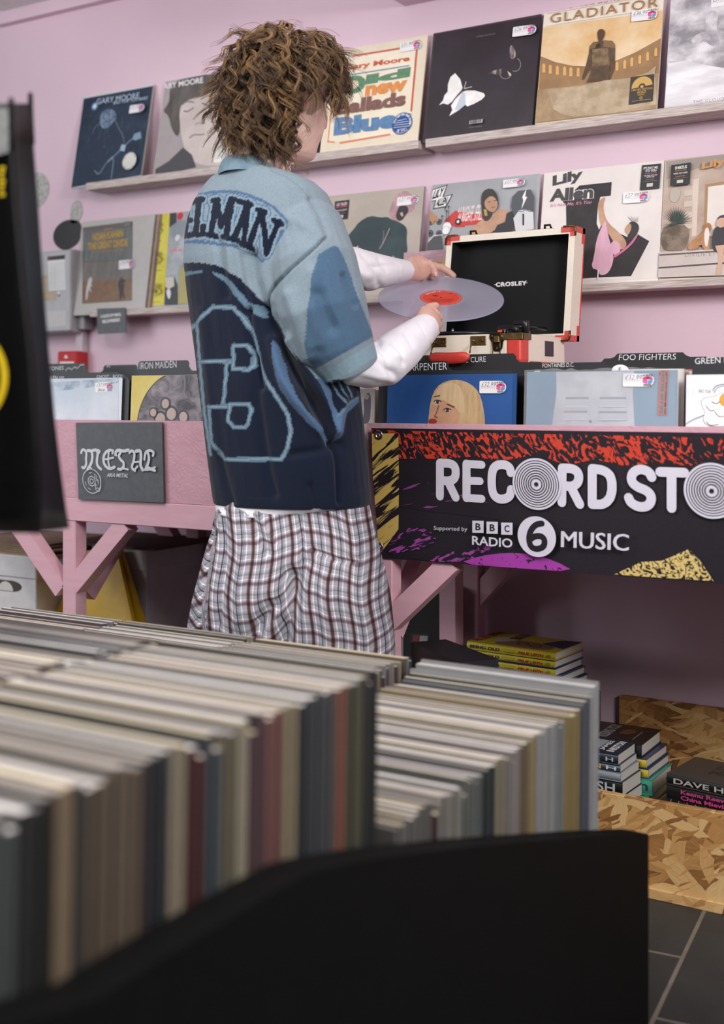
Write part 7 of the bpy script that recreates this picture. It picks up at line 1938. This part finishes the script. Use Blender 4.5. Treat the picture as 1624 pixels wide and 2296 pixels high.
SPINES1 = [(60, '#4a5351', 'grey-green'), (200, '#17191a', 'black'), (290, '#8b7252', 'tan'), (350, '#2f3532', 'dark green'), (430, '#5b4a37', 'brown'), (500, '#75604a', 'light brown'), (560, '#6b5742', 'brown'), (620, '#3b2f35', 'plum'), (670, '#20262d', 'blue-black'), (760, '#a39375', 'cream'), (830, '#571d20', 'dark red'), (890, '#3f4b55', 'slate blue'), (960, '#7c7057', 'khaki'), (1010, '#a59a7c', 'cream'), (1060, '#5e3d44', 'mauve'), (1140, '#7d4742', 'dusty red'), (1200, '#a08f6c', 'cream'), (1270, '#2e3338', 'charcoal'), (1330, '#42464a', 'grey'), (1362, '#5a5650', 'stone'), (1402, '#8c4836', 'orange-red'), (1470, '#53513a', 'olive'), (1540, '#1f2523', 'green-black'), (2000, '#b5a88c', 'cream')]
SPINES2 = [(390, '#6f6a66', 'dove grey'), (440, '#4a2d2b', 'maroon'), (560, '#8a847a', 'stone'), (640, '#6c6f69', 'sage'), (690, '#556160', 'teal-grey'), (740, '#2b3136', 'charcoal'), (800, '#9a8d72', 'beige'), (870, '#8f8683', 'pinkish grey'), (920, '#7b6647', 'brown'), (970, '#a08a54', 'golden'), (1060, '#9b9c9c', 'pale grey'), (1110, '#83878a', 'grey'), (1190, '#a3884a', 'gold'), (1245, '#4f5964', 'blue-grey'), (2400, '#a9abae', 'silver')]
TOPS = ['#b9b0a6', '#cfc6ba', '#a79e94', '#c3beb9', '#d8d1c8', '#b3a791', '#8f8a86', '#c9bda2', '#d9d5d2', '#aaa6a6', '#7b7774', '#bcae92']
_bm = {}
def mute(h):   # shade on the near spines, put into their colours: darker and greyer
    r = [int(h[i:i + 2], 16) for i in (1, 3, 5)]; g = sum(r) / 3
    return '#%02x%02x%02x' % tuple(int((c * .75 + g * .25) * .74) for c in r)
def bin_mesh(sp, tp, T):
    k = (sp, tp, round(T, 4))
    if k in _bm: return _bm[k]
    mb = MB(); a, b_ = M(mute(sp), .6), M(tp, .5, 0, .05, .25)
    x0, x1, z1 = -S, 0.0, S; r = .0012
    sk = .008   # all lean a touch
    P8 = [(x0, 0, 0), (x1 - r, 0, 0), (x1 - r, T, 0), (x0, T, 0), (x0, sk, z1), (x1 - r, sk, z1), (x1 - r, T + sk, z1), (x0, T + sk, z1)]
    mb.raw(P8, [(0, 3, 2, 1), (0, 1, 5, 4), (2, 3, 7, 6), (3, 0, 4, 7)], a); mb.raw(P8[4:], [(0, 1, 2, 3)], b_)
    mb.raw([(x1 - r, 0, 0), (x1, T * .3, 0), (x1, T * .7, 0), (x1 - r, T, 0), (x1 - r, sk, z1), (x1, sk + T * .3, z1), (x1, sk + T * .7, z1), (x1 - r, sk + T, z1)], [(0, 1, 5, 4), (1, 2, 6, 5), (2, 3, 7, 6), (4, 5, 6, 7)], a)
    me = mb.mesh('record'); _bm[k] = me; return me
def ordinal(n):
    return '%d%s' % (n, 'th' if 10 <= n % 100 <= 20 else {1: 'st', 2: 'nd', 3: 'rd'}.get(n % 10, 'th'))
def bin_row(xa, xb, ya, yb, zt_, table, scale, ox, who, pitch, sag=None):
    n = int((yb - ya) / pitch)
    for i in range(n):
        f_ = i / max(1, n - 1); y = ya + (yb - ya) * f_; x = xa + (xb - xa) * f_
        ppx, _ = project_np(np.array([[x, y, zt_]])); cx_ = (ppx[0][0] - ox) * scale
        if table:
            sp, nm = next((c, nn) for lim, c, nn in table if cx_ < lim)
        else: sp, nm = random.choice([('#a39375', 'cream'), ('#3b3a3c', 'charcoal'), ('#6b5742', 'brown'), ('#83878a', 'grey'), ('#5e3d44', 'mauve')])
        T = pitch * random.choice((.72, .82, .9)); tp = random.choice(TOPS if i > 3 else TOPS[-4:])
        o = bpy.data.objects.new('record', bin_mesh(sp, tp, T)); col.objects.link(o)
        dz = np.interp(y, *sag) if sag else 0
        o.location = (x + random.uniform(-.003, .002), y - .008, zt_ - S + random.uniform(-.006, .004) - (.012 if random.random() < .08 else 0) + dz)
        tag(o, '%s-spined record, %s from the far end of the %s in the bin' % (nm, ordinal(n - i), who), 'record', 'second-hand records in the black bin')
PT = .0083
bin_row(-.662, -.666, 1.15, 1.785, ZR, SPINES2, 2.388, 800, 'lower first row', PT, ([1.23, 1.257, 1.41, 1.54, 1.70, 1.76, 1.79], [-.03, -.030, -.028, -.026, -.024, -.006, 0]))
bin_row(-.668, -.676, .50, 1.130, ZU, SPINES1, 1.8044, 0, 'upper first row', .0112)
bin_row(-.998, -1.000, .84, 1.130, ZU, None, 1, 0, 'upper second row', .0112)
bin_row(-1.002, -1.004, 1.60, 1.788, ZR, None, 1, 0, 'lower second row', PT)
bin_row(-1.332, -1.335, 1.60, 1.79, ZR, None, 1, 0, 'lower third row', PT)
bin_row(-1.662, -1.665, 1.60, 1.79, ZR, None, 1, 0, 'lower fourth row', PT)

# ================================================================== black bag hanging in front
LEATH = two_tone('glossy_black_vinyl', '#050506', '#080809', 24, lo=.3, hi=.7, rough=.42, bumpy=.25, bdist=.004)
LEATH.node_tree.nodes['Principled BSDF'].inputs['Specular IOR Level'].default_value = .14
t = thing('shopping_bag', at(-40, 1190, 1.5), 'tall glossy black bag with yellow printing hanging at the shop front end', 'bag')
YS = [232, 330, 460, 640, 800, 950, 1060, 1140, 1188]
FR = np.interp(YS, [232, 400, 640, 800, 950, 1100, 1188], [30, 36, 58, 76, 86, 96, 90]); OU = np.interp(YS, [232, 330, 460, 620, 740, 900, 1010, 1150, 1188], [72, 76, 86, 96, 106, 119, 131, 150, 156])
def sec(i, off):
    y = YS[i]; f_, o_ = FR[i], OU[i]; m_ = (f_ + o_) / 2 - 8 + i; yb_ = y + (4 if i == 8 else 0)
    pts = [(-190, 1.60), (-60, 1.47), (f_ - 14, 1.44), (f_ - 2, 1.445), (f_ + 1, 1.455), (m_, 1.505), (o_ - 5, 1.555), (o_, 1.565), (o_ - 4, 1.578), (m_ - 30, 1.585), (-190, 1.62)]
    yy = [yb_ - 4, yb_ + 2, yb_ + 4, yb_ + 4, yb_, yb_ - 14, yb_ - 8, yb_ - 8, yb_ - 8, yb_ - 8, yb_ - 8] if i == 8 else [y] * 11
    return [Vector(at(p[0], q_, p[1])) for p, q_ in zip(pts, yy)]
rows = [sec(i, 0) for i in range(len(YS))]
def inner(row):
    c = sum(row, Vector()) / len(row); return [p + (c - p).normalized() * .0025 for p in row]
loops = [r + inner(r)[::-1] for r in rows]
mb = MB(); mb.loft(loops, LEATH, True, True); mb.build('bag_body', t)
for nm, x, y0_, y1_, dp in (('edge_strip', 26, 224, 330, 1.442), ('edge_strip', 69, 212, 320, 1.562)):
    mb = MB(); mb.tube([at(x - 1, y0_, dp), at(x, (y0_ + y1_) / 2, dp), at(x + (2 if dp < 1.5 else 3), y1_, dp)], [.0032, .0036, .0036], LEATH, 10, round_end=True); mb.build(nm, t)
P = Print(at(0, 700, 1.436), Vector(RV + DV * -.02), (0, 0, 1), lift=0)
P.n = -P.n if P.n.y > 0 else P.n
YP_ = M('#d3b51e', .35); GM = two_tone('grey_mesh_window', '#4d4f52', '#a9abaa', 900, lo=.42, hi=.58, rough=.4, detail=1)
def bag_print(): 
    q_ = Print(at(0, 700, 1.436), Vector(RV + DV * -.02), (0, 0, 1), lift=0); q_.n = -q_.n if q_.n.y > 0 else q_.n; return q_
P.poly([(-120, 246), (18, 243), (20, 340), (-10, 350), (-120, 352)], GM); P.mb.build('mesh_window', t, fix=False)
P = bag_print()
for i in range(7): P.poly([(0, 374 + i * 10), (11 - (i % 3) * 2, 373 + i * 10), (11 - (i % 3) * 2, 380 + i * 10), (0, 381 + i * 10)], YP_)
P.mb.build('lettering', t, fix=False)
P = bag_print(); P.stroke([(-95 + 105 * math.cos(a), 845 - 112 * math.sin(a)) for a in [i * math.pi / 24 - math.pi / 2 for i in range(25)]], .0085, YP_); P.mb.build('printed_ring', t, fix=False)
